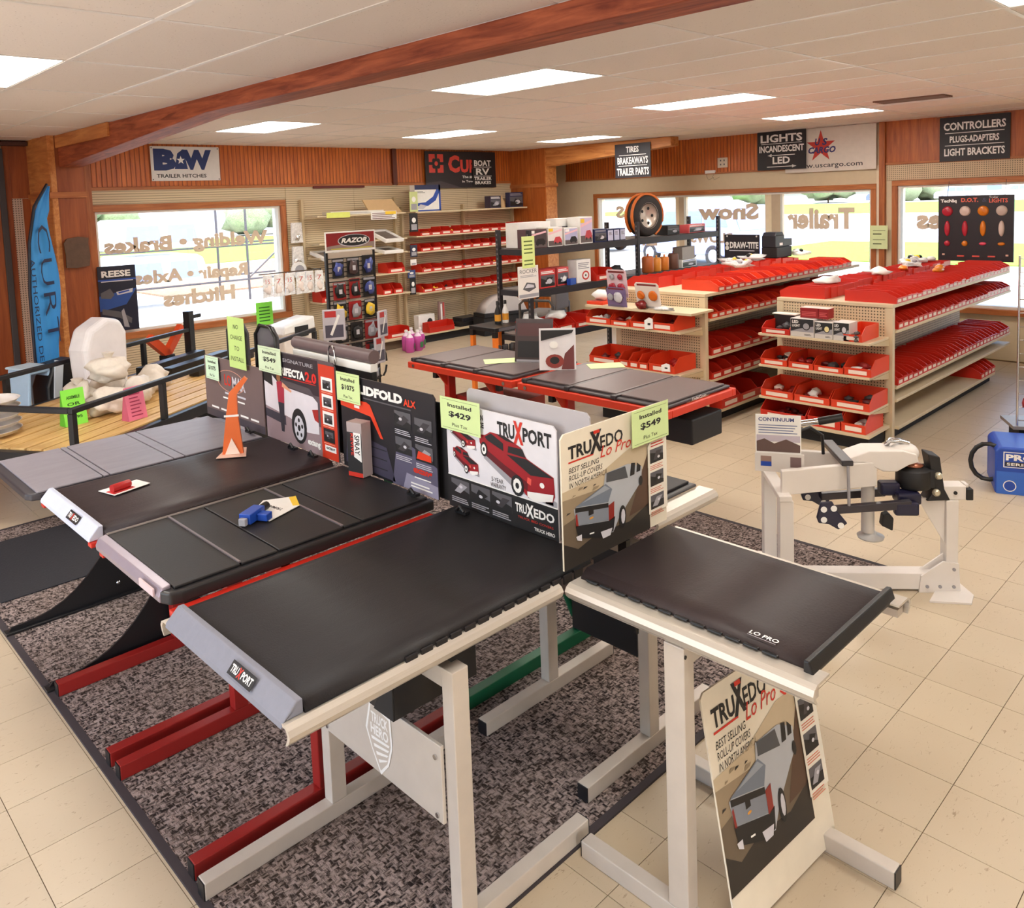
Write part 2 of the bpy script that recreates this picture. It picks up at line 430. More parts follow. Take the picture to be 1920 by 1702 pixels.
floor = struct('floor', MB().box((XL, YF, -0.12), (XR, YB, -0.0035), GROUT))
tile_bm = MB().box((-TS / 2 + .0013, -TS / 2 + .0013, -0.0035), (TS / 2 - .0013, TS / 2 - .0013, 0.0), M_FLOOR)
CARPET = (0.90, 1.72, 4.60, 6.46)
near, rest = [], []
for i in range(-24, 30):
    for j in range(-20, 32):
        x, y = TX + (i + .5) * TS, TY + (j + .5) * TS
        if not (XL < x - TS / 2 and x + TS / 2 < XR and YF < y - TS / 2 and y + TS / 2 < YB): continue
        if CARPET[0] + .16 < x < CARPET[2] - .16 and CARPET[1] + .16 < y < CARPET[3] - .16: continue
        c = in_view(x, y, 0)
        (near if c else rest).append((c[0] if c else 99, x, y))
near.sort()
rest += near[300:]
proto = None
for c, x, y in near[:300]:
    if proto is None: o = proto = tile_bm.build('floor_tile', floor)
    else: o = proto.copy(); COL.objects.link(o)
    o.location = (x, y, 0)
mb = MB()
for c, x, y in rest: mb.box((x - TS / 2 + .0013, y - TS / 2 + .0013, -0.0035), (x + TS / 2 - .0013, y + TS / 2 - .0013, 0), M_FLOOR)
tag(mb.build('floor_tile_field', floor), kind='stuff')

# ceiling: slab, grid of tee bars, lay-in panels, lamps
ceiling = struct('ceiling', MB().box((XL, YF, ZC + .03), (XR, YB, ZC + .15), M_CEIL))
GX, GY, PX_, PY_ = 2.053, 3.63, 0.6125, 1.222
LX = [(-1, 1), (3, 0), (7, 0), (11, 0), (3, 3), (7, 3), (11, 3), (-2, 1), (3, -3), (-1, -3), (7, -3), (-5, 3)]
LX = [(3, 0), (7, 0), (11, 0), (3, 3), (7, 3), (11, 3), (-2, 1), (3, -3), (7, -3), (-2, -3), (-5, -1)]
pan = None; bars = MB(); panels = []
for i in range(-8, 16):
    x0 = max(XL, GX + i * PX_); x1 = min(XR, GX + (i + 1) * PX_)
    if x1 - x0 < .05: continue
    bars.box((x0 - .012, YF, ZC - .004), (x0 + .012, YB, ZC + .012), WHITE)
    for j in range(-7, 7):
        y0 = max(YF, GY + j * PY_); y1 = min(YB, GY + (j + 1) * PY_)
        if y1 - y0 < .05: continue
        if i == -8 or x0 == XL: bars.box((XL, y0 - .012, ZC - .0035), (XR, y0 + .012, ZC + .0125), WHITE)
        if (i, j) in LX or (i, j) == (10, -1): continue
        full = x1 - x0 > PX_ - .001 and y1 - y0 > PY_ - .001
        if full and pan: o = pan.copy(); COL.objects.link(o); o.location = (x0, y0, ZC)
        else:
            o = MB().box((.008, .008, 0), (x1 - x0 - .008, y1 - y0 - .008, .02), M_CEIL).build('ceiling_tile', ceiling, loc=(x0, y0, ZC))
            if full: pan = o
bars.build('ceiling_grid', ceiling)
lampname = {(3, 0): 'ceiling light panel nearest the camera right of the beam', (7, 0): 'ceiling light panel in the middle of the right front row', (11, 0): 'ceiling light panel above the window wall signs, front row',
            (3, 3): 'ceiling light panel just right of the beam in front of the blue and white sign', (7, 3): 'ceiling light panel in the middle of the back row', (11, 3): 'rearmost ceiling light panel in the far right corner', (-2, 1): 'ceiling light panel left of the wooden beam', (3, -3): 'ceiling light panel cut by the top right edge of the view'}
lp = None
for k, (i, j) in enumerate(LX):
    x0, y0 = GX + i * PX_, GY + j * PY_
    lab = lampname.get((i, j), {(7, -3): 'ceiling light panel behind the camera on the right', (-2, -3): 'ceiling light panel behind the camera in the middle', (-5, -1): 'ceiling light panel behind the camera on the left'}.get((i, j)))
    if lp is None:
        lp = thing('ceiling_light', lab, 'ceiling light', (x0, y0, ZC), group='fluorescent panels in the ceiling')
        fr = MB()
        for a, b in (((0, 0), (PX_, .022)), ((0, PY_ - .022), (PX_, PY_)), ((0, .022), (.022, PY_ - .022)), ((PX_ - .022, .022), (PX_, PY_ - .022))):
            fr.box((a[0], a[1], -.002), (b[0], b[1], .025), WHITE)
        fr.build('frame', lp)
        MB().box((.023, .023, .001), (PX_ - .023, PY_ - .023, .02), LAMPM).build('diffuser', lp)
    else: dup(lp, (x0, y0, ZC), label=lab)
vx, vy = GX + 10 * PX_, GY - PY_
vt = thing('air_vent', 'slotted air vent set in the ceiling near the right wall', 'vent', (vx, vy, ZC))
f = MB().box((.008, .008, .012), (PX_ - .008, PY_ - .008, .02), M_CEIL); f.build('vent_panel', vt)
f = MB()
for k in range(6): f.box((.16 + k * .05, .3, -.004), (.185 + k * .05, .95, .012), P((120, 86, 66), .6))
f.build('louvre', vt)

# walls with openings
def wall_x(name, y, yo, x0, x1, holes, mat):
    mb = MB(); xs = x0
    for a, b, z0, z1 in sorted(holes):
        mb.box((xs, y, 0), (a, yo, ZC + .1), mat); mb.box((a, y, 0), (b, yo, z0), mat); mb.box((a, y, z1), (b, yo, ZC + .1), mat); xs = b
    mb.box((xs, y, 0), (x1, yo, ZC + .1), mat); return struct(name, mb)
def wall_y(name, x, xo, y0, y1, holes, mat):
    mb = MB(); ys = y0
    for a, b, z0, z1 in sorted(holes):
        mb.box((x, ys, 0), (xo, a, ZC + .1), mat); mb.box((x, a, 0), (xo, b, z0), mat); mb.box((x, a, z1), (xo, b, ZC + .1), mat); ys = b
    mb.box((x, ys, 0), (xo, y1, ZC + .1), mat); return struct(name, mb)
WB = (3.20, 5.58, 0.72, 2.18)                       # back window
W2 = (4.46, 9.19, 0.62, 2.12); W3 = (1.2, 4.12, 0.62, 2.15)
wall_back = wall_x('wall_back', YB, YB + .16, XL - .2, XR + .2, [WB], CREAM)
wall_right = wall_y('wall_right', XR, XR + .16, YF, YB, [W2, W3, (-3.2, .8, .62, 2.15)], CREAM)
wall_left = wall_y('wall_left', XL - .16, XL, YF, YB, [(1.0, 6.5, .05, 2.4)], CREAM)
wall_front = wall_x('wall_front', YF - .16, YF, XL - .2, XR + .2, [(-1.5, .5, .05, 2.3)], CREAM)  # unseen wall; its opening is added and sized to let in fill light

def boards(parent, a, b, axis, step, mat, name='wood_panel', gap=.004):
    """sheet panels side by side along an axis, each an object of its own"""
    p0, p1 = a[axis], b[axis]; n = max(1, round((p1 - p0) / step)); d = (p1 - p0) / n
    for k in range(n):
        q0, q1 = list(a), list(b); q0[axis] = p0 + k * d + gap / 2; q1[axis] = p0 + (k + 1) * d - gap / 2
        bx(name, parent, q0, q1, mat)
boards(wall_back, (3.18, YB - .012, 2.47), (7.48, YB - .001, ZC), 0, 1.22, RIBBED)
boards(wall_back, (7.57, YB - .012, 2.47), (10.10, YB - .001, ZC), 0, 1.22, RIBBED)
boards(wall_back, (5.67, YB - .02, 0.02), (10.10, YB - .001, 2.43), 0, 1.22, SLAT, 'slatwall_panel')
bx('slatwall_panel', wall_back, (3.18, YB - .015, 2.275), (5.67, YB - .001, 2.43), SLAT)
bx('slatwall_panel', wall_back, (3.18, YB - .015, .02), (5.67, YB - .001, .60), SLAT)
boards(wall_back, (XL, YB - .015, .0), (2.30, YB - .001, ZC), 0, 1.0, PANEL_D)
bx('wood_panel', wall_back, (2.31, YB - .013, 0), (2.37, YB - .001, ZC), PANEL_D); bx('wood_panel', wall_back, (2.371, YB - .013, 2.36), (2.55, YB - .001, ZC), PANEL_D)
bx('pegboard_panel', wall_back, (2.372, YB - .011, .3), (2.47, YB - .001, 2.355), PEG_G); bx('wood_panel', wall_back, (2.471, YB - .013, 0), (2.55, YB - .001, 2.355), PANEL_D)
tr = [((2.25, YB - .05, 0), (2.31, YB - .013, 2.9), CHAR), ((2.0, YB - .12, 2.93), (2.54, YB - .02, 2.975), P((70, 34, 22), .5)),
      ((3.11, YB - .05, 0), (3.18, YB - .001, ZC), TRIMZ), ((7.485, YB - .05, 2.44), (7.565, YB - .001, ZC), P((98, 40, 18), .5)),
      ((3.181, YB - .03, 2.43), (7.48, YB - .001, 2.468), TRIMW), ((7.57, YB - .03, 2.43), (10.1, YB - .001, 2.468), TRIMW),
      ((6.1, YB - .06, 2.405), (6.95, YB - .021, 2.44), P((104, 26, 22), .5))]
for k, (a, b, m) in enumerate(tr): struct('trim_%d' % (k + 1), MB().box(a, b, m), .004)

def window(n, horiz, lo, hi, z0, z1, wall, tr=.075, mull=(), inner=PAPER, sill=True):
    """trim boards, white jambs, mullions and a pane"""
    T = Matrix.Identity(4) if horiz else Matrix(((0, -1, 0, XR), (1, 0, 0, 0), (0, 0, 1, 0), (0, 0, 0, 1)))
    def q(mb, a, b, m):       # local: x along the wall, y depth out of the room, z up
        if horiz: mb.box((a[0], YB + a[1], a[2]), (b[0], YB + b[1], b[2]), m)
        else: mb.box((XR + a[1], a[0], a[2]), (XR + b[1], b[0], b[2]), m)
        return mb
    wood_h, wood_v = (TRIMW if horiz else TRIMY), TRIMZ
    root = q(MB(), (lo, .0, z0), (lo + .03, .16, z1), inner); q(root, (hi - .03, 0, z0), (hi, .16, z1), inner); q(root, (lo + .03, 0, z1 - .03), (hi - .03, .16, z1), inner); q(root, (lo + .03, 0, z0), (hi - .03, .16, z0 + .03), inner)
    w = struct('window_%d' % n, root)
    q(MB(), (lo - tr, -.035, z1), (hi + tr, -.002, z1 + tr), wood_h).build('window_trim', w, .004)
    if sill: q(MB(), (lo - tr, -.06, z0 - tr), (hi + tr, -.002, z0), wood_h).build('window_sill', w, .004)
    q(MB(), (hi, -.034, z0), (hi + tr, -.002, z1), wood_v).build('window_trim', w, .004)
    q(MB(), (lo - tr, -.034, z0), (lo, -.002, z1), wood_v).build('window_trim', w, .004)
    edges = [lo + .03] + [e for m in mull for e in m] + [hi - .03]
    for a, b in mull:
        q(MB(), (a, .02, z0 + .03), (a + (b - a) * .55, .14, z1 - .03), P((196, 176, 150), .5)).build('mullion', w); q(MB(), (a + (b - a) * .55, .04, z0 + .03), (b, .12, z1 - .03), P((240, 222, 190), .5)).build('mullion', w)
    for a, b in zip(edges[::2], edges[1::2]): q(MB(), (a, .075, z0 + .03), (b, .081, z1 - .03), GLASS).build('pane', w)
    return w
win1 = window(1, True, *WB, wall_back, .08)
win2 = window(2, False, *W2, wall_right, .07, mull=((5.78, 6.03), (7.43, 7.60)))
win3 = window(3, False, *W3, wall_right, .07)
window(4, False, -3.2, .8, .62, 2.15, wall_right, .07)

# right wall cladding
for a, b in ((4.40, 9.9), (.5, 4.27), (-4, .5)): boards(wall_right, (XR - .013, a, 2.455), (XR - .001, b, ZC), 1, 1.22, RIBBED_Y if a > 4.3 else PANEL)
struct('trim_8', MB().box((XR - .03, 4.40, 2.43), (XR - .001, 9.9, 2.455), TRIMY), .003)
struct('trim_9', MB().box((XR - .06, 4.27, 0), (XR - .001, 4.345, ZC), TRIMZ), .004)
struct('trim_10', MB().box((XR - .03, -4, 2.425), (XR - .001, 4.27, 2.455), TRIMY), .003)
bx('pegboard_panel', wall_right, (XR - .012, -4, 2.225), (XR - .001, 4.268, 2.424), PEG_X)
struct('trim_11', MB().box((XR - .02, 4.346, .55), (XR - .001, 4.39, 2.43), P((232, 214, 188), .5)))

# portal frames: tapered boxed columns and the long beam with its haunch
def column(name, x0, x1, y0, y1, lab):
    mb = MB().box((x0, y0, 0), (x1, y1, ZC), PANEL); c = struct(name, mb)
    bx('corner_board', c, (x0 - .004, y0 - .012, 0), (x0 + .05, y0 - .001, ZC), BEAML); bx('wood_panel', c, (x0 - .011, y0, 0), (x0 - .001, y1, ZC), BEAML if 'left' in lab else PANEL)  # left column's side face in paler wood: daylight painted into its colour
    bx('band', c, (x0 - .03, y0 - .035, 2.34), (x1 + .01, y0 - .013, 2.40), TRIMW); bx('band', c, (x0 - .03, y0 - .012, 2.34), (x0 - .012, y1, 2.40), TRIMY)
    bx('wood_panel', c, (x0 + .051, y0 - .011, 0), (x1, y0 - .001, ZC), BEAML if 'right' in lab else PANEL_D)
    return c
column('wall_column_left', 2.56, 2.88, 9.5, YB, 'left')
column('wall_column_right', 10.02, 10.28, 9.45, YB, 'right')
beam = struct('ceiling_beam', MB().prism([(YF, 2.872), (5.9, 2.872), (9.48, 2.66), (9.48, ZC - .005), (YF, ZC - .005)], 0, 2.64, 2.86, BEAMW), .008)
bx('beam_cap', beam, (2.62, 7.9, 2.86), (2.639, 9.48, ZC - .005), BEAML)
hz = MB().prism([(6.95, 2.85), (9.45, 2.68), (9.45, ZC - .005), (6.95, ZC - .005)], 0, 10.05, 10.25, BEAML)
struct('ceiling_beam_right', hz, .006)
# ---------------------------------------------------------------- carpet and mat
mb = MB().box((CARPET[0] + .03, CARPET[1] + .03, 0.0005), (CARPET[2] - .03, CARPET[3] - .03, 0.009), M_CARPET)
carpet = tag(mb.build('carpet'), 'large brown and grey flecked carpet under the row of display tables', 'carpet')
mb = MB(); EDGE = P((58, 50, 54), .8)
x0, y0, x1, y1 = CARPET
for a, b in (((x0, y0), (x1, y0 + .03)), ((x0, y1 - .03), (x1, y1)), ((x0, y0 + .03), (x0 + .03, y1 - .03)), ((x1 - .03, y0 + .03), (x1, y1 - .03))): mb.box((*a, .0005), (*b, .0095), EDGE)
mb.build('binding', carpet)
mat = tag(MB().box((.97, 5.2, .0097), (2.6, 6.2, .017), P((34, 34, 40), .85, 0, .1, 90, .4)).build('floor_mat', None, .004), 'black rubber mat on the carpet at the left edge of view', 'mat')

# ---------------------------------------------------------------- printing
INK = P((28, 26, 28), .55); INKR = P((206, 48, 30), .5); PW = P((244, 242, 240), .45); PRED = P((156, 24, 34), .45)
PG1 = P((92, 90, 96), .5); PG2 = P((160, 158, 166), .5); PGL = P((205, 203, 212), .45); DRED = P((96, 14, 24), .5)
def truck(mb, x, z, w, h, y, body=PRED, dark=DRED, bump=PW):
    q = lambda pts: [(x + a * w, z + b * h) for a, b in pts]
    e = .0004
    mb.poly(q([(.05, .5), (.5, .1), (1.02, .02), (1.02, .12), (.6, .3), (.1, .6)]), PG2, y)
    mb.poly(q([(0, .90), (.08, .91), (.16, .99), (.36, .985), (.58, .86), (.65, .70), (.99, .51), (1, .2), (.97, .1), (.66, .05), (.55, .18), (.42, .3), (.08, .56), (0, .76)]), body, y - e)
    mb.poly(q([(.02, .72), (.36, .48), (.66, .3), (.65, .16), (.42, .3), (.08, .56)]), dark, y - 2 * e)
    for p in ([(.08, .88), (.17, .97), (.34, .85), (.34, .72), (.12, .83)], [(.41, .83), (.60, .84), (.64, .71), (.40, .72)], [(.38, .68), (.645, .69), (.985, .5), (.70, .44)], [(.24, .985), (.36, .985), (.5, .9), (.38, .91)]): mb.poly(q(p), INK, y - 3 * e)
    mb.poly(q([(.70, .42), (.985, .475), (.985, .24), (.66, .17)]), body, y - 3 * e)
    mb.poly(q([(.65, .155), (.985, .23), (.97, .11), (.75, .02), (.65, .07)]), bump, y - 4 * e)
    mb.poly(q([(.66, .4), (.71, .38), (.70, .27), (.65, .3)]), P((230, 90, 80), .4), y - 5 * e)
    mb.disc(x + .845 * w, z + .33 * h, .03 * w, .045 * h, PW, y - 5 * e)
    for cx, cz, rx, rz in ((.52, .2, .085, .18), (.065, .66, .05, .13)):
        mb.disc(x + cx * w, z + cz * h, rx * w, rz * h, INK, y - 5 * e); mb.disc(x + cx * w, z + cz * h, rx * w * .68, rz * h * .7, PW, y - 6 * e, 10); mb.disc(x + cx * w, z + cz * h, rx * w * .3, rz * h * .3, INK, y - 7 * e, 8)
def lot(mb, x0, z0, x1, z1, y, seed):
    """small photo of a dark fitting"""
    q = random.Random(seed); w, h = x1 - x0, z1 - z0; e = .0004
    mb.rect(x0, z0, x1, z1, PG1, y)
    mb.poly([(x0, z0), (x1, z0), (x1, z0 + h * q.uniform(.2, .5)), (x0, z0 + h * q.uniform(.5, .9))], INK, y - e)
    mb.poly([(x0 + w * q.uniform(.1, .3), z0 + h * .2), (x0 + w * .5, z0 + h * .15), (x0 + w * .9, z0 + h * q.uniform(.5, .8)), (x0 + w * q.uniform(.4, .6), z0 + h * .8)], q.choice([PG2, INK, CHAR]), y - 2 * e)
    mb.disc(x0 + w * q.uniform(.3, .7), z0 + h * q.uniform(.3, .6), w * .1, h * .1, PGL, y - 3 * e, 8)

def board(name, label, cat, loc, rz, w, h, mat, th=.006, rot=None, corner=.015, cut=None, group=None):
    """upright sheet; local x right, z up, printed face towards -y"""
    c = corner; pts = cut or [(0, 0), (w, 0), (w, h - c), (w - c, h), (c, h), (0, h - c)]
    o = MB().prism(pts, 1, 0, th, mat).build(name, None, 0, loc=loc, rot=rot or (0, 0, R(rz)))
    return tag(o, label, cat, group)
def price_card(label, loc, rz, w, h, amount, mat=LIME, tilt=0, grp='green price cards on the signs', rows=('Installed', None, 'Plus Tax')):
    o = tag(MB().prism([(0, 0), (w, 0), (w, h * 1.02), (0, h)], 1, 0, .0012, mat).build('price_card', None, loc=loc, rot=(R(tilt), 0, R(rz))), label, 'price card', grp)
    m = MB(); y = -.0006
    for z in (.06, .93): m.rect(.05 * w, h * z, .95 * w, h * (z + .008), P((60, 90, 50), .6), y)
    m.text('Installed', .2 * w, h * .72, .8 * w, h * .84, INK, y, .02); m.text(amount, .22 * w, h * .4, .78 * w, h * .6, INK, y, .03); m.text('Plus Tax', .3 * w, h * .14, .68 * w, h * .24, INK, y)
    m.build('print', o); return o

# first row sign: white truck cover poster
SX = 2.02
s1 = board('sign_board', 'white poster with a big red pickup truck over a black strip', 'sign', (SX, 2.49, .948), -90, .595, .425, P((228, 226, 234), .4), group='posters along the display tables')
m = MB(); y = -.001
W, H = .595, .425
m.rect(0, 0, W, H * .31, INK, y); m.rect(0, H * .305, W, H * .315, PW, y - .0004)
m.text('TRU', .50 * W, H * .80, .655 * W, H * .93, INK, y, .035); m.text('X', .645 * W, H * .77, .73 * W, H * .97, INKR, y - .0004, .05); m.text('PORT', .725 * W, H * .80, .965 * W, H * .93, INK, y, .035)
m.text('AN', .32 * W, H * .90, .37 * W, H * .95, INK, y, .03); m.text('ICE', .31 * W, H * .83, .375 * W, H * .88, INK, y, .03)
truck(m, .33 * W, .30 * H, .65 * W, .52 * H, y); truck(m, .06 * W, .36 * H, .25 * W, .24 * H, y); truck(m, .04 * W, .60 * H, .25 * W, .2 * H, y)
m.text('5-YEAR', .43 * W, H * .37, .54 * W, H * .41, INK, y); m.text('WARRANTY', .42 * W, H * .32, .56 * W, H * .36, INK, y)
m.rect(.90 * W, .345 * H, .965 * W, .40 * H, BLUE, y); m.rect(.90 * W, .325 * H, .965 * W, .345 * H, P((232, 120, 120), .5), y)
for k in range(3):
    a = (.03 + .2 * k) * W; lot(m, a, .13 * H, a + .18 * W, .28 * H, y - .0006, 3 + k); m.lines(a, .06 * H, a + .17 * W, .115 * H, 3, PG2, y - .0006)
m.text('TRU', .64 * W, H * .17, .74 * W, H * .25, PW, y - .0006, .03); m.text('X', .735 * W, H * .155, .80 * W, H * .27, PW, y - .0008, .04); m.text('EDO', .80 * W, H * .17, .97 * W, H * .25, PW, y - .0006, .03)
m.text('TRUCK BED COVERS', .66 * W, H * .12, .96 * W, H * .14, INKR, y - .0006); m.text('TRUCK HERO', .80 * W, H * .055, .97 * W, H * .085, PW, y - .0006, .02)
m.build('print', s1)
board('sign_board', 'blank grey back of a poster standing behind the red truck poster', 'sign', (2.055, 2.40, .948), -90, .63, .485, P((178, 174, 180), .45), group='posters along the display tables')
price_card('green price card for $429 taped to the red truck poster', (SX - .012, 2.51, 1.265), -90, .235, .13, '$429')

def lopro(name, label, loc, rz, w, h, rot=None, extra=0.0, badge=False):
    o = board(name, label, 'sign', loc, rz, w, h, P((232, 222, 204), .4), rot=rot, group='posters along the display tables')
    m = MB(); y = -.001; z0 = extra * h; g = h - z0
    X = lambda u: u * w
    Z = lambda v: z0 + v * g
    pg = lambda pts, mt, d: m.poly([(X(a), Z(b)) for a, b in pts], mt, y - d * .0004)
    tan1, tan2, brn, drk = P((196, 178, 150), .5), P((150, 132, 108), .5), P((104, 90, 74), .5), P((44, 39, 36), .5)
    pg([(.0, 0), (.82, 0), (.80, .72), (.62, .72), (.3, .6), (0, .58)], tan1, 0)
    pg([(0, 0), (.815, 0), (.81, .5), (.55, .56), (.3, .5), (0, .52)], tan2, 1); pg([(0, 0), (.815, 0), (.81, .36), (.6, .42), (.35, .3), (.1, .36), (0, .34)], brn, 2)
    pg([(0, 0), (.815, 0), (.812, .22), (.6, .14), (.3, .17), (.12, .12), (0, .2)], drk, 3); pg([(.6, .18), (.78, .58), (.8, .62), (.8, .2)], P((86, 62, 48), .5), 3)
    q = random.Random(5)
    for k in range(16):
        a, b = q.uniform(.02, .4), q.uniform(.36, .56); s = q.uniform(.02, .06); pg([(a, b), (a + s, b + .006), (a + s * 1.3, b + s * .4), (a + s * .3, b + s * .5)], q.choice([brn, drk, tan2]), 4)
    sil, sil2, gl = P((176, 180, 188), .35), P((128, 134, 146), .4), P((70, 74, 82), .3)
    pg([(.09, .43), (.36, .50), (.38, .60), (.6, .605), (.74, .54), (.73, .42), (.66, .36), (.5, .21), (.44, .12), (.12, .2)], sil, 5)
    pg([(.10, .44), (.38, .52), (.44, .46), (.40, .37)], P((112, 122, 138), .3), 6); pg([(.16, .45), (.37, .51), (.42, .47)], P((150, 158, 170), .3), 7)
    pg([(.1, .435), (.4, .365), (.4, .33), (.1, .40)], INK, 7); pg([(.1, .40), (.4, .33), (.4, .23), (.11, .30)], sil2, 7)
    pg([(.385, .53), (.39, .6), (.57, .595), (.595, .495)], gl, 7); pg([(.615, .50), (.63, .6), (.67, .59), (.66, .5)], INK, 7); pg([(.68, .51), (.69, .585), (.725, .55), (.72, .51)], INK, 7)
    pg([(.4, .345), (.455, .36), (.45, .23), (.4, .22)], P((140, 40, 34), .4), 8); pg([(.1, .38), (.115, .39), (.125, .29), (.105, .29)], P((140, 40, 34), .4), 8)
    pg([(.1, .3), (.4, .225), (.46, .24), (.44, .13), (.34, .12), (.12, .2)], INK, 8); pg([(.1, .22), (.15, .22), (.15, .17), (.11, .19)], PGL, 9); pg([(.32, .17), (.43, .16), (.41, .11), (.34, .11)], PGL, 9); pg([(.22, .2), (.26, .195), (.26, .185), (.22, .19)], PW, 9)
    m.rect(X(.215), Z(.335), X(.26), Z(.375), INK, y - .0036); m.disc(X(.24), Z(.31), X(.02), .008 * g, P((214, 150, 60), .4), y - .0036, 8)
    m.disc(X(.53), Z(.21), .035 * w, .09 * g, INK, y - .004, 14); m.disc(X(.535), Z(.21), .02 * w, .06 * g, PGL, y - .0044, 10); m.disc(X(.72), Z(.43), .02 * w, .04 * g, INK, y - .004, 10)
    pg([(.80, .12), (1, .12), (1, .76), (.88, .76), (.80, .68)], P((236, 230, 218), .4), 10)
    for k in range(3):
        b = .53 - .19 * k; lot(m, X(.82), Z(b), X(.96), Z(b + .115), y - .0046, 20 + k); m.lines(X(.82), Z(b - .055), X(.96), Z(b - .012), 3, P((206, 110, 84), .5), y - .0046, .4)
    m.lines(X(.83), Z(.665), X(.97), Z(.73), 3, INKR, y - .0046, .4)
    m.text('TRU', X(.06), Z(.80), X(.265), Z(.90), INK, y, .035); m.text('X', X(.25), Z(.785), X(.36), Z(.955), INK, y - .0004, .05); m.text('EDO', X(.345), Z(.80), X(.56), Z(.90), INK, y, .02)
    m.rect(X(.285), Z(.93), X(.34), Z(.955), INKR, y - .0008); m.rect(X(.06), Z(.775), X(.28), Z(.787), INKR, y)
    m.text('Lo Pro QT', X(.34), Z(.715), X(.84), Z(.82), INKR, y - .0008, .015, .35)
    for k, tx in enumerate(('BEST SELLING', 'ROLL-UP COVERS', 'IN NORTH AMERICA')): m.text(tx, X(.06), Z(.70 - .055 * k), X((.33, .36, .40)[k]), Z(.74 - .055 * k), INK, y, .0, .2)
    if badge: truck(m, X(.74), Z(.78), .2 * w, .2 * g, y - .0004, PG1, INK, PG2); m.poly([(X(.83), Z(.97)), (X(.86), Z(.97)), (X(.87), Z(.86)), (X(.84), Z(.86))], INKR, y - .0036)
    m.build('print', o); return o
lopro('sign_board', 'cream poster with a silver pickup standing at the right end of the tables', (1.862, 1.728, .962), 0, .565, .447)
price_card('green price card for $549 clipped to the silver pickup poster', (2.212, 1.712, 1.285), 0, .215, .13, '$549')
lopro('leaning_sign', 'cream silver pickup poster leaning on the floor against a table leg', (1.93, 1.155, .012), 0, .56, .70, (R(-10), 0, R(-4)), .17, True)

# second sign: black folding cover poster
s2 = board('sign_board', 'black poster with an orange diagonal stripe and four small photos', 'sign', (SX, 3.26, .95), -90, .70, .435, P((34, 32, 38), .4), group='posters along the display tables')
m = MB(); W, H = .70, .435; y = -.001
m.poly([(.55 * W, 0), (W, 0), (W, .3 * H), (.8 * W, .42 * H), (.62 * W, .5 * H)], P((92, 88, 112), .45), y); m.poly([(.66 * W, 0), (W, 0), (W, .12 * H), (.7 * W, .16 * H)], P((150, 146, 170), .45), y - .0004)
m.poly([(.03 * W, .05 * H), (.58 * W, .02 * H), (.5 * W, .34 * H), (.06 * W, .42 * H)], P((66, 62, 82), .45), y)
for k in range(3): m.rect(.05 * W, (.1 + .1 * k) * H, .5 * W, (.11 + .1 * k) * H, INK, y - .0004)
m.poly([(.0, .74 * H), (.3 * W, .76 * H), (.34 * W, .74 * H), (.47 * W, .42 * H), (.44 * W, .42 * H), (.34 * W, .62 * H), (.0, .66 * H)], P((226, 66, 36), .4), y - .0006)
m.poly([(.16 * W, .70 * H), (.22 * W, .70 * H), (.22 * W, .67 * H), (.16 * W, .67 * H)], PW, y - .0008)
m.text('SOLIDFOLD', .06 * W, .83 * H, .69 * W, .93 * H, PW, y - .0004, .06); m.text('ALX', .70 * W, .825 * H, .82 * W, .895 * H, P((232, 70, 40), .4), y - .0004, .03); m.lines(.27 * W, .79 * H, .78 * W, .81 * H, 1, PG1, y - .0004, .7)
for k, (a, b) in enumerate(((.60, .60), (.80, .58), (.60, .34), (.80, .32))):
    lot(m, a * W, b * H, (a + .165) * W, (b + .16) * H, y - .001, 40 + k); m.lines(a * W, (b - .07) * H, (a + .16) * W, (b - .015) * H, 3, PGL, y - .001, .4)
m.poly([(.81 * W, .34 * H), (.95 * W, .34 * H), (.95 * W, .4 * H), (.83 * W, .42 * H)], P((226, 66, 36), .4), y - .0024)
m.text('extang', .77 * W, .17 * H, .95 * W, .25 * H, INKR, y - .001, .04); m.lines(.78 * W, .14 * H, .94 * W, .165 * H, 1, PW, y - .001); m.lines(.74 * W, .04 * H, .95 * W, .1 * H, 2, PW, y - .001, .5)
m.build('print', s2)
price_card('green price card for $1075 taped to the black poster', (SX - .012, 3.272, 1.262), -90, .19, .135, '$1075')
board('sign_board', 'plain black panel filling the gap behind the red truck poster', 'sign', (2.05, 3.2, .948), -90, .74, .40, INK, group='posters along the display tables')

# third sign: white truck photo with an orange strip
s3 = board('sign_board', 'poster of a white pickup with an orange strip down its right side', 'sign', (SX, 4.0, .95), -90, .70, .485, P((92, 82, 88), .4), group='posters along the display tables', cut=[(0, 0), (.70, 0), (.70, .455), (.68, .475), (.54, .475), (.0, .475)])
m = MB(); W, H = .70, .475; y = -.001
m.rect(0, .62 * H, .78 * W, H * .99, P((50, 42, 50), .45), y); m.poly([(0, 0), (.8 * W, 0), (.8 * W, .3 * H), (0, .42 * H)], P((150, 128, 134), .5), y)
m.poly([(0, .7 * H), (.1 * W, .74 * H), (.24 * W, .63 * H), (.70 * W, .60 * H), (.76 * W, .55 * H), (.76 * W, .22 * H), (.60 * W, .2 * H), (.5 * W, .24 * H), (.36 * W, .3 * H), (0, .36 * H)], P((222, 216, 224), .4), y - .0006)
m.poly([(.0, .84 * H), (.12 * W, .86 * H), (.13 * W, .6 * H), (0, .64 * H)], INK, y - .001); m.poly([(.24 * W, .64 * H), (.72 * W, .61 * H), (.66 * W, .68 * H), (.26 * W, .7 * H)], P((84, 76, 82), .45), y - .001); m.poly([(.0, .33 * H), (.3 * W, .30 * H), (.3 * W, .2 * H), (0, .24 * H)], P((56, 52, 66), .5), y - .001)
m.poly([(.68 * W, .46 * H), (.76 * W, .48 * H), (.76 * W, .34 * H), (.71 * W, .36 * H)], P((170, 44, 40), .4), y - .001)
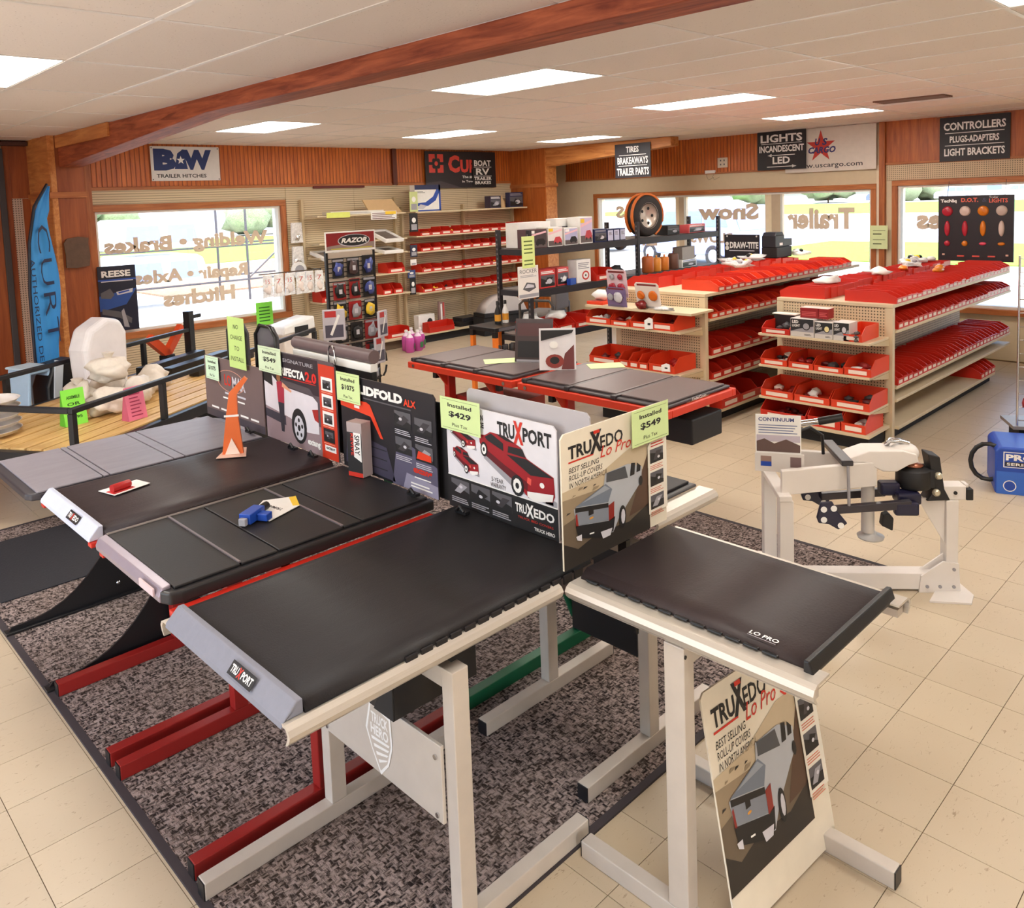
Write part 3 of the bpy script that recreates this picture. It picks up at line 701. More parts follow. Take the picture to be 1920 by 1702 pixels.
m.disc(.49 * W, .24 * H, .105 * W, .19 * H, INK, y - .0014, 20); m.disc(.49 * W, .22 * H, .07 * W, .135 * H, PGL, y - .0018, 14); m.disc(.49 * W, .22 * H, .02 * W, .035 * H, INK, y - .0022, 8)
for k in range(5): m.disc(.49 * W + .045 * W * math.cos(k * 1.257 + .3), .22 * H + .085 * H * math.sin(k * 1.257 + .3), .014 * W, .024 * H, INK, y - .0022, 8)
m.poly([(.19 * W, .66 * H), (.26 * W, .68 * H), (.30 * W, .6 * H), (.29 * W, .44 * H), (.2 * W, .44 * H)], P((170, 44, 66), .5), y - .0014); m.poly([(.2 * W, .44 * H), (.29 * W, .44 * H), (.27 * W, .12 * H), (.23 * W, .12 * H)], P((42, 40, 52), .5), y - .0014)
m.poly([(.27 * W, .62 * H), (.40 * W, .58 * H), (.41 * W, .60 * H), (.28 * W, .67 * H)], P((224, 160, 128), .5), y - .0018); m.disc(.225 * W, .71 * H, .03 * W, .045 * H, P((150, 96, 60), .5), y - .0018, 10)
m.text('TRIFECTA', .2 * W, .75 * H, .60 * W, .84 * H, PW, y - .001, .05); m.text('2.0', .61 * W, .74 * H, .76 * W, .85 * H, P((216, 44, 40), .4), y - .001, .04); m.text('SIGNATURE', .3 * W, .90 * H, .72 * W, .94 * H, PG2, y - .001, .02); m.rect(.3 * W, .725 * H, .75 * W, .735 * H, P((190, 40, 36), .4), y - .001)
m.text('extang', .60 * W, .06 * H, .77 * W, .14 * H, PW, y - .0014, .05)
m.rect(.79 * W, 0, W * .995, .965 * H, P((206, 60, 36), .42), y - .0004)
for k in range(4):
    b = .70 - .175 * k; m.rect(.82 * W, b * H, .96 * W, (b + .14) * H, (PW, PW, PW, INK)[k], y - .001); lot(m, .84 * W, (b + .02) * H, .94 * W, (b + .11) * H, y - .0014, 60 + k); m.lines(.82 * W, (b - .02) * H, .96 * W, (b - .005) * H, 1, P((240, 170, 140), .5), y - .001)
m.rect(.83 * W, .08 * H, .97 * W, .14 * H, PW, y - .001); m.text('extang', .845 * W, .09 * H, .955 * W, .13 * H, INK, y - .0014, .03)
m.build('print', s3)
price_card('pale price card for $549 taped between the brown and white pickup posters', (SX - .012, 4.03, 1.305), -90, .24, .135, '$549', P((206, 224, 190), .75))

# fourth sign: brown oval logo poster
s4 = board('sign_board', 'plain brown poster with an oval outline logo', 'sign', (SX, 4.745, .95), -90, .72, .36, P((112, 94, 94), .45), group='posters along the display tables')
m = MB(); W, H = .72, .36; y = -.001
for k in range(40):
    a0, a1 = 2 * math.pi * k / 40 + .15, 2 * math.pi * (k + .9) / 40 + .15
    if -.2 < math.sin(a0) < .5 and math.cos(a0) > .2: continue
    m.poly([((.47 + r * .23 * math.cos(a)) * W, (.66 + r * .17 * math.sin(a)) * H) for r, a in ((1, a0), (1.05, a0), (1.05, a1), (1, a1))], P((224, 160, 140), .5), y)
m.text('LO', .36 * W, .58 * H, .48 * W, .76 * H, INKR, y, .02); m.text('MAX', .50 * W, .55 * H, .72 * W, .75 * H, PGL, y, .03); m.lines(.36 * W, .44 * H, .72 * W, .5 * H, 1, PGL, y); m.lines(.32 * W, .36 * H, .7 * W, .41 * H, 1, PW, y)
for k in range(5): m.rect((.1 + .17 * k) * W, .15 * H, (.23 + .17 * k) * W, .18 * H, PW, y)
m.rect(0, 0, W, .12 * H, P((70, 62, 70), .5), y); m.build('print', s4)
price_card('pale price card for $1075 at the left corner of the brown poster', (SX - .012, 4.70, 1.175), -90, .17, .135, '$1075', P((200, 226, 196), .75))
b = tag(MB().box((0, 0, 0), (.2, .0012, .285), P((186, 214, 130), .75, 0, .04)).build('notice_card', None, loc=(SX - .02, 4.36, 1.285), rot=(0, 0, R(-90))), 'tall green handwritten no charge to install card above the brown poster', 'notice')
m = MB()
for k, tx in enumerate(('NO', 'CHARGE', 'TO', 'INSTALL')): m.text(tx, (.07, .03, .07, .02)[k], .22 - .06 * k, (.13, .17, .13, .18)[k], .245 - .06 * k, INK, -.0006, .0, .1)
m.build('print', b)
for k, (y0, w, h) in enumerate(((4.50, .22, .30), (4.16, .22, .29))):
    p = tag(MB().prism([(0, 0), (w, 0), (w, h - .05), (w - .05, h), (.05, h), (0, h - .05)], 1, 0, .018, P((94, 90, 98), .5)).build('sample_panel', None, .004, loc=(2.07, y0, 1.24 if k else 1.22), rot=(0, 0, R(-90))), ('grey sample panel standing behind the left of the green card', 'grey sample panel standing behind the right of the green card')[k], 'panel', 'grey sample panels behind the brown poster')
    mb = MB().tube([(0, -.004, -.27), (0, -.004, h - .05), (.05, -.004, h), (w - .05, -.004, h), (w, -.004, h - .05), (w, -.004, -.27)], .011, BLACK, 8); mb.box((.02, -.002, -.27), (w - .02, .016, -.001), P((94, 90, 98), .5)); mb.build('frame', p)
# cover sample standing behind the white pickup poster
p = thing('cover_sample', 'rolled cover sample with a white stripe standing behind the orange strip poster', 'cover sample', (2.09, 3.80, .96), -90)
MB().box((0, 0, 0), (.70, .03, .435), INK).build('panel', p, .004); MB().box((0, -.006, .435), (.70, .036, .475), PW).build('rail', p, .004); MB().tube([(0, .018, .505), (.70, .018, .505)], .032, P((108, 90, 92), .5), 14).build('roll', p)
MB().tube([(.36, -.012, .44), (.36, -.014, .5), (.375, -.014, .53), (.40, -.014, .53), (.415, -.014, .5), (.415, -.012, .44)], .004, CHROME, 6).build('carabiner', p)

# ---------------------------------------------------------------- display tables
def foot(parent, x0, x1, y, mat, w=.05, h=.058, z=.0095):
    o = MB().box((x0, y - w / 2, z), (x1, y + w / 2, z + h), mat).build('foot', parent, .003)
    for xx in (x0 - .004, x1): MB().box((xx, y - w / 2 + .002, z + .002), (xx + .004, y + w / 2 - .002, z + h - .002), BLACK).build('end_cap', o)
    return o
FZ = .0095; Z1 = FZ + .058
def steel_table(label, x0, x1, ya, yb, px, mat, railmat, ztop=.90, grp='welded steel display stands', arms=True):
    t = thing('display_table', label, 'display stand', ((x0 + x1) / 2, (ya + yb) / 2, 0), 0, grp)
    t_inv = Matrix.Translation((-(x0 + x1) / 2, -(ya + yb) / 2, 0))
    def put(o): o.matrix_local = t_inv; return o
    for y in (ya, yb):
        put(foot(t, x0, x1, y, mat)); put(bx('post', t, (px - .03, y - .025, Z1), (px + .03, y + .025, ztop - .05), mat, .003))
        if arms: put(bx('arm', t, (x0 + .12, y - .02, ztop - .05), (x1, y + .02, ztop - .005), mat, .003))
    put(bx('crossbar', t, (px - .02, ya + .025, ztop - .12), (px + .02, yb - .025, ztop - .06), mat, .003))
    return t, put

def rail_profile(y, side, z):
    """rounded box-side rail seen end on: flat lip, bullnose towards 'side'"""
    pts = [(y - side * .05, z), (y + side * .018, z), (y + side * .034, z - .008), (y + side * .042, z - .022), (y + side * .036, z - .038), (y + side * .024, z - .05), (y + side * .018, z - .05), (y + side * .026, z - .036), (y + side * .03, z - .022), (y + side * .022, z - .008), (y - side * .05, z - .006)]
    return pts
# front silver table
t1, put = steel_table('silver display stand nearest the camera with a shield logo plate', .92, 1.94, 1.75, 2.45, 1.41, SILVP, SILV, .885, arms=False)
for y, s in ((1.755, -1), (2.455, 1)): put(MB().prism(rail_profile(y, s, .93), 0, .872, 1.84 if s < 0 else 1.98, SILV).build('side_rail', t1))
pl = put(bx('logo_plate', t1, (1.366, 1.776, .36), (1.378, 2.424, .60), SILVP, .002))
bl_ = MB()
for a, b in ((1.80, .38), (1.80, .56), (2.40, .38), (2.40, .57)): bb = MB().lathe([(.008, 0), (.008, .005)], CHROME, 8, Tm((1.3655, a, b), -90, 90)).build('bolt', pl); bb.matrix_local = Matrix.Identity(4)
m = MB(); T = Matrix.Translation((1.365, 2.13, .36)) @ Matrix.Rotation(R(-90), 4, 'Z')
m.poly([(0, .07), (.045, .0), (.09, .05), (.115, .12), (.11, .215), (.0, .235), (-.03, .13)], PW, -.001, T)
m.poly([(.004, .075), (.045, .014), (.084, .055), (.106, .12), (.101, .205), (.006, .224), (-.02, .13)], SILVP, -.0014, T)
m.text('TRUCK', .005, .165, .095, .20, PW, -.0018, .03, 0, T); m.text('HERO', .0, .125, .095, .16, PW, -.0018, .03, 0, T)
for k in range(4): m.poly([(.0 + .012 * k, .115 - .022 * k), (.10 - .004 * k, .122 - .018 * k), (.096 - .006 * k, .113 - .018 * k), (.004 + .012 * k, .105 - .022 * k)], PW, -.0018, T)
m.build('emblem', pl)
tray = thing('parts_tray', 'black metal tray hung under the front table cover', 'tray', (1.30, 1.90, .655))
MB().box((0, 0, 0), (.32, .13, .006), BLACK).box((0, 0, .006), (.006, .13, .2), BLACK).box((.314, 0, .006), (.32, .13, .2), BLACK).box((.006, 0, .006), (.314, .006, .2), BLACK).box((.006, .124, .006), (.314, .13, .2), BLACK).build('tray', tray)
MB().prism([(0, 0), (.1, 0), (0, .19)], 0, -.006, -.001, BLACKM).poly([(0.01, .02), (.03, .05), (.035, .02)], PGL, -.001, Matrix.Translation((-.007, .1, .05)) @ Matrix.Rotation(R(-90), 4, 'Z')).build('bracket', tray)

def soft_cover(label, x0, x1, y0, y1, zb, zt, endmat, grp='tonneau covers on display', wide=.06, badge='', along='x', vin=VINYL):
    """roll-up vinyl cover with rounded long edges and a rail at one end"""
    t = thing('tonneau_cover', label, 'tonneau cover', ((x0 + x1) / 2, (y0 + y1) / 2, zb), 0, grp)
    inv = Matrix.Translation((-(x0 + x1) / 2, -(y0 + y1) / 2, -zb))
    h = zt
    def put(o): o.matrix_local = inv; return o
    if along == 'x':
        prof = [(y0, zb), (y1, zb), (y1 + .004, h - .03), (y1 - .012, h - .008), (y1 - .05, h - .001)] + [(y1 - .05 - (y1 - y0 - .1) * k / 8, h - .004 * math.sin(k / 8 * math.pi)) for k in range(1, 8)] + [(y0 + .05, h - .001), (y0 + .012, h - .008), (y0 - .004, h - .03)]
        put(MB().prism(prof, 0, x0 + wide, x1, vin, None, True).build('vinyl_top', t))
        e = MB().prism([(x0 + wide - .002, zb), (x0 + wide - .002, h + .003), (x0 + wide - .02, h + .004), (x0, h - .035), (x0 - .004, h - .05), (x0 + .01, zb)], 1, y0 + .002, y1 - .002, endmat); put(e.build('end_rail', t, .004))
        n = 14; fl = MB()
        for k in range(n): a = x0 + .36 + k * (x1 - x0 - .4) / n; fl.box((a, y0 - .011, h - .052), (a + (x1 - x0 - .4) / n - .012, y0 - .004, h - .022), vin)
        put(fl.build('hook_strip', t, .002))
        if badge:
            m = MB(); Tt = Matrix.Translation((x0 + .018, y0 + .30, h - .018)) @ Matrix.Rotation(R(-90), 4, 'Z') @ Matrix.Rotation(R(-42), 4, 'X')
            m.rect(0, -.018, .13, .018, INK, -.007, Tt); m.text('TRU', .008, -.010, .045, .010, PW, -.0075, .03, 0, Tt); m.text('X', .046, -.013, .064, .013, INKR, -.0075, .03, 0, Tt); m.text(badge, .066, -.010, .122, .010, PW, -.0075, .03, 0, Tt)
            put(m.build('badge', t))
    else:
        prof = [(x0, zb), (x1, zb), (x1, h - .02), (x1 - .03, h)] + [(x1 - .03 - (x1 - x0 - .06) * k / 8, h - .003 * math.sin(k / 8 * math.pi)) for k in range(1, 8)] + [(x0 + .03, h), (x0, h - .02)]
        put(MB().prism(prof, 1, y0 + wide, y1, vin, None, True).build('vinyl_top', t))
        put(MB().prism([(y0 + wide, zb), (y0 + wide, h + .002), (y0 + .012, h + .004), (y0, h - .03), (y0 + .012, zb - .02)], 0, x0 - .012, x1 + .012, BLACK).build('end_rail', t, .004))
        fl = MB(); n = 12
        for k in range(n): a = y0 + .1 + k * (y1 - y0 - .12) / n; fl.box((x0 - .012, a, zb + .004), (x0 - .001, a + (y1 - y0 - .12) / n - .01, h - .016), BLACK)
        put(fl.build('hook_strip', t, .003))
        m = MB(); Tt = Matrix.Translation((x0 + .022, y0 + .2, h + .0012)) @ Matrix.Rotation(R(-90), 4, 'Z') @ Matrix.Rotation(R(-90), 4, 'X')
        m.text('LO PRO', 0, -.004, .085, .014, PW, 0, .02, 0, Tt); m.lines(0, -.012, .085, -.007, 1, PG2, 0, .5, Tt); put(m.build('badge', t))
    return t
soft_cover('black vinyl roll-up cover on the stand nearest the camera', .872, 2.012, 1.745, 2.455, .9305, .965, P((128, 130, 144), .5, 0, .08, 40, .3), badge='PORT')

# red double stand carrying the second and third covers
t2, put = steel_table('dark red display stand under the black folding cover', .93, 2.0, 2.55, 3.22, 1.42, BRICK, RED, .89)
for y, s in ((2.56, -1), (3.22, 1)): put(bx('side_rail', t2, (.93, y - .02, .885), (1.98, y + .02, .905), RED, .003))
t3, put = steel_table('dark red display stand under the brown-black soft cover', .93, 2.0, 3.33, 4.0, 1.48, BRICK, RED, .89)
for y in (3.35, 3.98): put(bx('side_rail', t3, (.93, y - .02, .885), (1.98, y + .02, .905), RED, .003))
def hard_cover(label, x0, x1, y0, y1, zb, zt, mat, seams, edge, front, grp='tonneau covers on display', rib=.03):
    t = thing('tonneau_cover', label, 'tonneau cover', ((x0 + x1) / 2, (y0 + y1) / 2, zb), 0, grp); inv = Matrix.Translation((-(x0 + x1) / 2, -(y0 + y1) / 2, -zb))
    def put(o): o.matrix_local = inv; return o
    c = .05; out = [(x0, y0 + c), (x0 + c * .3, y0 + c * .3), (x0 + c, y0), (x1, y0), (x1, y1), (x0 + c, y1), (x0 + c * .3, y1 - c * .3), (x0, y1 - c)]
    put(MB().prism(out, 2, zb, zt - .012, edge).build('frame', t, .008, 3))
    xs = [x0 + .035] + [s for s in seams] + [x1 - .01]
    for a, b in zip(xs[:-1], xs[1:]): put(bx('panel', t, (a + .003, y0 + rib, zt - .0119), (b - .003, y1 - rib, zt - .003), mat, .003))
    if front: put(MB().prism([(x0 + .035, zt + .001), (x0 + .006, zt - .006), (x0 - .006, zt - .03), (x0 - .004, zb + .004), (x0 + .03, zb + .004)], 1, y0 + c, y1 - c * .6, front).build('end_rail', t, .004))
    return t, put
c2, put = hard_cover('black folding cover with a blue card pack lying on it', .925, 2.012, 2.58, 3.27, .9055, .96, HARD_B, (1.19, 1.33, 1.60, 1.68), P((34, 33, 36), .35), P((150, 138, 150), .35, .2))
for x in (1.19, 1.60): put(MB().box((x - .004, 2.62, .955), (x + .004, 3.23, .961), P((150, 140, 146), .35, .6)).build('hinge_strip', c2))
put(MB().tube([(.96, 3.235, .958), (1.96, 3.235, .958)], .006, P((140, 132, 130), .4, .5), 8).build('seal', c2)); put(bx('badge', c2, (.912, 2.66, .925), (.918, 2.78, .95), P((214, 190, 196), .5)))
soft_cover('brown-black leather grained cover with a white end rail', .93, 2.012, 3.345, 4.0, .9055, .955, P((196, 202, 222), .5, 0, .05), badge='EDO', vin=VINYL_B, wide=.055)
# black stand with swept gussets under the grey cover
t4 = thing('display_table', 'black display stand with swept side gussets under the grey cover', 'display stand', (1.45, 4.43, 0), 0, 'welded steel display stands'); inv = Matrix.Translation((-1.45, -4.43, 0))
def put4(o): o.matrix_local = inv; return o
for y in (4.075, 4.79):
    put4(MB().box((.9, y - .03, FZ), (2.0, y + .03, FZ + .012), BLACK).build('foot', t4, .002))
    prof = [(.915, FZ + .012)] + [(.93 + .5 * k / 8, FZ + .03 + .30 * (k / 8) ** 2.6) for k in range(9)] + [(1.5, FZ + .33)] + [(1.5 + .5 * k / 8, FZ + .03 + .30 * (1 - k / 8) ** 2.6) for k in range(1, 9)] + [(2.0, FZ + .012)]
    put4(MB().prism(prof, 1, y - .006, y + .006, BLACK).build('gusset', t4)); put4(bx('post', t4, (1.43, y + .007, FZ + .1), (1.5, y + .047, .88), BLACK, .003))
    mb = MB()
    for z in (.09, .24): mb.lathe([(.012, 0), (.012, .006), (.004, .008)], CHROME, 8, Tm((1.46, y - .006, z), 0, 90))
    put4(mb.build('bolt', t4))
put4(bx('crossbar', t4, (1.44, 4.13, .82), (1.49, 4.78, .87), BLACK)); put4(bx('arm', t4, (1.0, 4.08, .8805), (1.95, 4.12, .905), BLACKM)); put4(bx('arm', t4, (1.0, 4.6, .8805), (1.95, 4.64, .905), BLACKM))
c4, put = hard_cover('flat grey folding cover at the left end of the tables', .885, 2.012, 4.02, 4.70, .9055, .95, HARD_G, (1.20, 1.23, 1.53, 1.585), P((52, 48, 54), .45), None, rib=.004)
put(MB().tube([(1.0, 4.06, .895), (1.0, 4.2, .895)], .014, BLACK, 8).build('latch', c4))

# right-hand silver table carrying the low profile cover
t5 = thing('display_table', 'silver display stand at the right end with its feet turned sideways', 'display stand', (2.15, 1.3, 0), 0, 'welded steel display stands'); inv5 = Matrix.Translation((-2.15, -1.3, 0))
def put5(o): o.matrix_local = inv5; return o
for x, px in ((1.885, 1.885), (2.445, 2.445)):
    f = MB().box((x - .025, .905, .001), (x + .025, 1.69, .059), SILVP).build('foot', t5, .003); put5(f)
    for yy in (.901, 1.69): MB().box((x - .023, yy, .003), (x + .023, yy + .004, .057), BLACK).build('end_cap', f)
    put5(bx('post', t5, (x - .025, 1.275, .059), (x + .025, 1.345, .875), SILVP, .003))
    s = -1 if x < 2 else 1
    put5(MB().prism(rail_profile(x, s, .93), 1, .885, 1.712, SILVY).build('side_rail', t5))
    put5(bx('rail_channel', t5, (x + s * .0 - .02, .90, .876), (x + .02, 1.70, .9), SILVP))
put5(bx('crossbar', t5, (1.911, 1.29, .80), (2.419, 1.33, .86), SILVP, .003)); mb = MB()
for z in (.85,): mb.lathe([(.006, 0), (.006, .002)], INK, 8, Tm((1.865, 1.274, z), 0, 90))
put5(mb.build('bolt', t5))
soft_cover('low black vinyl cover between silver rails at the right end', 1.91, 2.425, .91, 1.70, .9305, .958, BLACK, along='y', wide=.028, vin=VINYL_B)

# the stands that back on to the first row
t6, put = steel_table('silver display stand behind the red truck poster', 2.05, 2.86, 1.845, 2.38, 2.45, SILVP, SILV, .885, arms=False)
for y, s in ((1.83, -1), (2.42, 1)): put(MB().prism(rail_profile(y, s, .93), 0, 2.46 if s < 0 else 2.1, 2.88, SILV).build('side_rail', t6))
put(bx('panel', t6, (2.13, 1.86, .70), (2.16, 2.36, .86), P((92, 78, 74), .5))); put(bx('back_plate', t6, (2.52, 1.95, .30), (2.53, 2.30, .78), BLACK))
t7, put = steel_table('green display stand seen through the legs of the silver ones', 2.06, 2.95, 2.56, 3.16, 2.86, GREEN, GREEN, .885)
put(MB().tube([(2.86, 2.60, .80), (2.72, 2.60, .45), (2.86, 2.60, .12)], .018, GREEN, 6).build('brace', t7))
hard_cover('black folded cover lying on the stand behind the posters', 2.12, 2.86, 1.88, 2.36, .9305, .955, HARD_B, (2.45, 2.62), P((40, 38, 40), .4), None)[0]
hard_cover('thin cover on the green stand behind the black poster', 2.12, 2.9, 2.56, 3.2, .9, .94, HARD_G, (2.5,), P((60, 56, 58), .4), None)
for k, (x, y) in enumerate(((2.02, 2.36), (2.35, 1.87))):
    mb = MB().box((x - .012, y - .02, .66), (x + .012, y + .02, .872), BLACK).tube([(x, y - .03, .80), (x + .01, y - .05, .70), (x, y - .05, .52)], .009, BLACK, 6).box((x - .014, y - .06, .62), (x + .014, y - .03, .66), BLACK)
    tag(mb.build('clamp', None), ('black cover clamp hanging between the first two posts', 'black cover clamp hanging behind the right-hand stand')[k], 'clamp', 'clamps hanging under the covers')

# things lying on the covers
card = tag(MB().prism([(0, 0), (.17, 0), (.17, .10), (0, .12)], 2, 0, .002, PW).build('parts_card', None, loc=(1.13, 3.66, .958), rot=(0, 0, R(14))), 'small white card with a red part lying on the brown-black cover', 'card')
m = MB().prism([(0, 0), (.10, 0), (.10, .06), (0, .06)], 2, 0, .001, P((200, 60, 60), .5)).lathe([(.018, 0), (.018, .08), (.015, .085)], P((190, 40, 40), .3), 10, Tm((.01, .03, .016), 0, 0, 90)); m.build('red_part', card, loc=(.005, .012, .0022))
pk = thing('card_pack', 'white and yellow card pack with a blue plug on the black cover', 'card pack', (1.42, 2.93, .9605), 30)
MB().prism([(-.02, -.06), (.15, -.09), (.24, -.02), (.17, .09), (.0, .05)], 2, 0, .002, PW).build('backing_card', pk)
MB().prism([(.15, -.09), (.24, -.02), (.22, .0), (.14, -.066)], 2, .0021, .003, YELLOW).build('yellow_band', pk)
MB().box((-.07, -.01, .0021), (.03, .04, .042), BLUE).box((-.03, -.055, .0021), (.01, -.011, .03), BLUE).lathe([(.016, 0), (.016, .05)], BLACK, 10, Tm((.03, .015, .022), 0, 0, 90)).box((-.09, .0, .0021), (-.071, .03, .03), PG2).build('plug', pk, .003)
m = MB(); m.text('TRIMAX', 0, 0, .1, .018, INK, 0, .02, 0, Tm((.1, -.05, .0026), 70, -90)); m.build('print', pk)
hg = thing('plastic_hanger', 'orange plastic hanger shaped stand on the brown-black cover', 'stand', (1.74, 3.82, .957), -35)
mb = MB().prism([(-.05, 0), (.05, 0), (.034, .2), (.036, .30), (.09, .37), (.075, .385), (.0, .31), (-.02, .2)], 1, -.012, .012, P((226, 112, 60), .35)); mb.build('upright', hg)
MB().prism([(-.07, -.06), (.07, -.06), (.05, .09), (-.05, .09)], 2, 0, .004, P((230, 190, 170), .3)).build('base', hg)
MB().prism([(-.035, .005), (.035, .005), (.0, .085)], 1, -.02, -.0125, P((250, 224, 210), .3)).box((-.03, -.014, .19), (.04, -.0125, .2), PW).build('label', hg)
bxp = thing('product_box', 'tall grey spray bottle box with red lettering before the black poster', 'box', (1.972, 3.05, .9606), -78)
MB().box((-.045, -.03, 0), (.045, .03, .245), P((176, 160, 160), .5)).build('carton', bxp, .002)
m = MB(); y = -.0306; m.rect(-.044, .02, .044, .2, INK, y); m.poly([(-.005, .09), (.04, .07), (.04, .2), (-.005, .2)], PW, y - .0004); m.rect(-.044, .0, .044, .02, INKR, y - .0002)
Tt = Matrix.Translation((-.02, 0, .1)) @ Matrix.Rotation(R(-90), 4, 'Y'); m.text('REVIVE', 0, 0, .1, .018, INKR, y - .0006, .02, 0, Matrix.Translation((-.022, 0, .195)) @ Matrix.Rotation(R(90), 4, 'Y')); m.text('SPRAY', 0, 0, .09, .03, INK, y - .0008, .02, 0, Matrix.Translation((.002, 0, .19)) @ Matrix.Rotation(R(90), 4, 'Y')); m.build('print', bxp)
for k, (x, y) in enumerate(((1.996, 3.64), (1.996, 3.45), (1.996, 4.10), (1.996, 2.66), (1.996, 2.35))):
    tag(MB().box((-.012, -.03, 0), (.012, .03, .012), BLACK).tube([(-.01, -.02, .012), (-.012, 0, .03), (-.01, .02, .012)], .007, BLACK, 6).build('clip', None, loc=(x - .03, y, .9655 if y < 2.5 else .962)), ('black spring clip under the white pickup poster, left of two', 'black spring clip under the white pickup poster, right of two', 'black spring clip at the right corner of the brown poster', 'black spring clip at the foot of the black poster', 'black spring clip at the foot of the red truck poster')[k], 'clip', 'clips at the foot of the posters')
# ---------------------------------------------------------------- shelving and plastic bins
_B = {}
def bin_mesh(w, d, h, mat, card=True):
    k = (w, d, h, mat.name, card)
    if k not in _B:
        t = .004; m = MB(); f = h * .5
        side = [(0, 0), (d, 0), (d, h), (d * .22, h), (.012, f + .012), (0, f)]
        m.box((-w / 2 + t, .002, 0), (w / 2 - t, d - t, t), mat)
        m.prism(side, 0, -w / 2, -w / 2 + t, mat); m.prism(side, 0, w / 2 - t, w / 2, mat)
        m.box((-w / 2 + t, d - t, 0), (w / 2 - t, d, h), mat); m.box((-w / 2 + t, 0, 0), (w / 2 - t, t, f), mat)
        m.box((-w / 2, -.006, f - .01), (w / 2, 0, f), mat)
        if card: m.rect(-w * .34, f * .22, w * .34, f * .72, P((246, 226, 214), .6), -.0012)
        _B[k] = m
    return _B[k]
_BO = {}
NTH = lambda k: ('first second third fourth fifth sixth seventh eighth ninth tenth eleventh twelfth thirteenth fourteenth fifteenth sixteenth seventeenth eighteenth nineteenth twentieth'.split() + ['twenty-' + x for x in 'first second third fourth fifth sixth seventh eighth ninth'.split()])[k - 1]
def place_bin(x, y, z, rz, w, d, h, label, group, mat=None, card=True):
    mat = mat or BINRED; k = (w, d, h, mat.name, card)
    if k not in _BO: o = _BO[k] = bin_mesh(*k[:3], mat, card).build('parts_bin')
    else: o = _BO[k].copy(); COL.objects.link(o)
    o.location = (x, y, z); o.rotation_euler = (0, 0, R(rz)); return tag(o, label, 'bin', group)
def bin_row(p0, p1, n, z, rz, d, h, label, group, mats=(BINRED,), fill=.35, colors=None, seed=0, fmat=None):
    """n bins side by side from p0 to p1 (front line), with loose contents as one heap per row"""
    q = random.Random(seed); L = math.dist(p0, p1); w = L / n; m = MB(); a = R(rz)
    colors = colors or [INK, CHAR, P((226, 214, 200), .5), P((220, 150, 50), .4), P((170, 26, 26), .4), PG2, P((120, 20, 24), .4)]
    for i in range(n):
        t = (i + .5) / n; x, y = p0[0] + (p1[0] - p0[0]) * t, p0[1] + (p1[1] - p0[1]) * t
        v = q.choice((0, 0, 1, 2)); dx, dh = (0, .006, -.012)[v], (0, -.018, .008)[v]; k = i + 1 if p1[0] > p0[0] else n - i
        lab = label.replace('parts bin ', 'bin %s ' % NTH(k), 1); lab = lab.replace('on the', 'from the left on the' if 'back wall' in label else 'from the near end on the', 1) if ' on the' in lab and 'row' not in lab else lab.replace(' in the', (' from the left' if 'back wall' in label or 'steel' in label else ' from the near end') + ' in the', 1) if ' in the' in lab else lab.replace(' at the', ' at the', 1)
        place_bin(x, y, z, rz + q.uniform(-1.2, 1.2), round(w - .003, 4), d + dx, h + dh, lab, group, mats[i % len(mats)])
        if q.random() < fill:
            c = q.choice(colors)
            for _ in range(q.randint(2, 4)):
                lx, ly = q.uniform(-.25, .25) * w, q.uniform(.2, .8) * d
                X, Y = x + lx * math.cos(a) - ly * math.sin(a), y + lx * math.sin(a) + ly * math.cos(a)
                r = q.uniform(.02, .034) * min(1, w / .11)
                m.blob((X, Y, z + .006 + r * .9), (r, r * q.uniform(1, 1.5), r), c if q.random() < .7 else q.choice(colors), .3, q.random(), 1)
    if m.v: tag(m.build('loose_parts'), 'loose small parts heaped in the bins ' + label.split(' bin ')[-1], 'parts', kind='stuff')

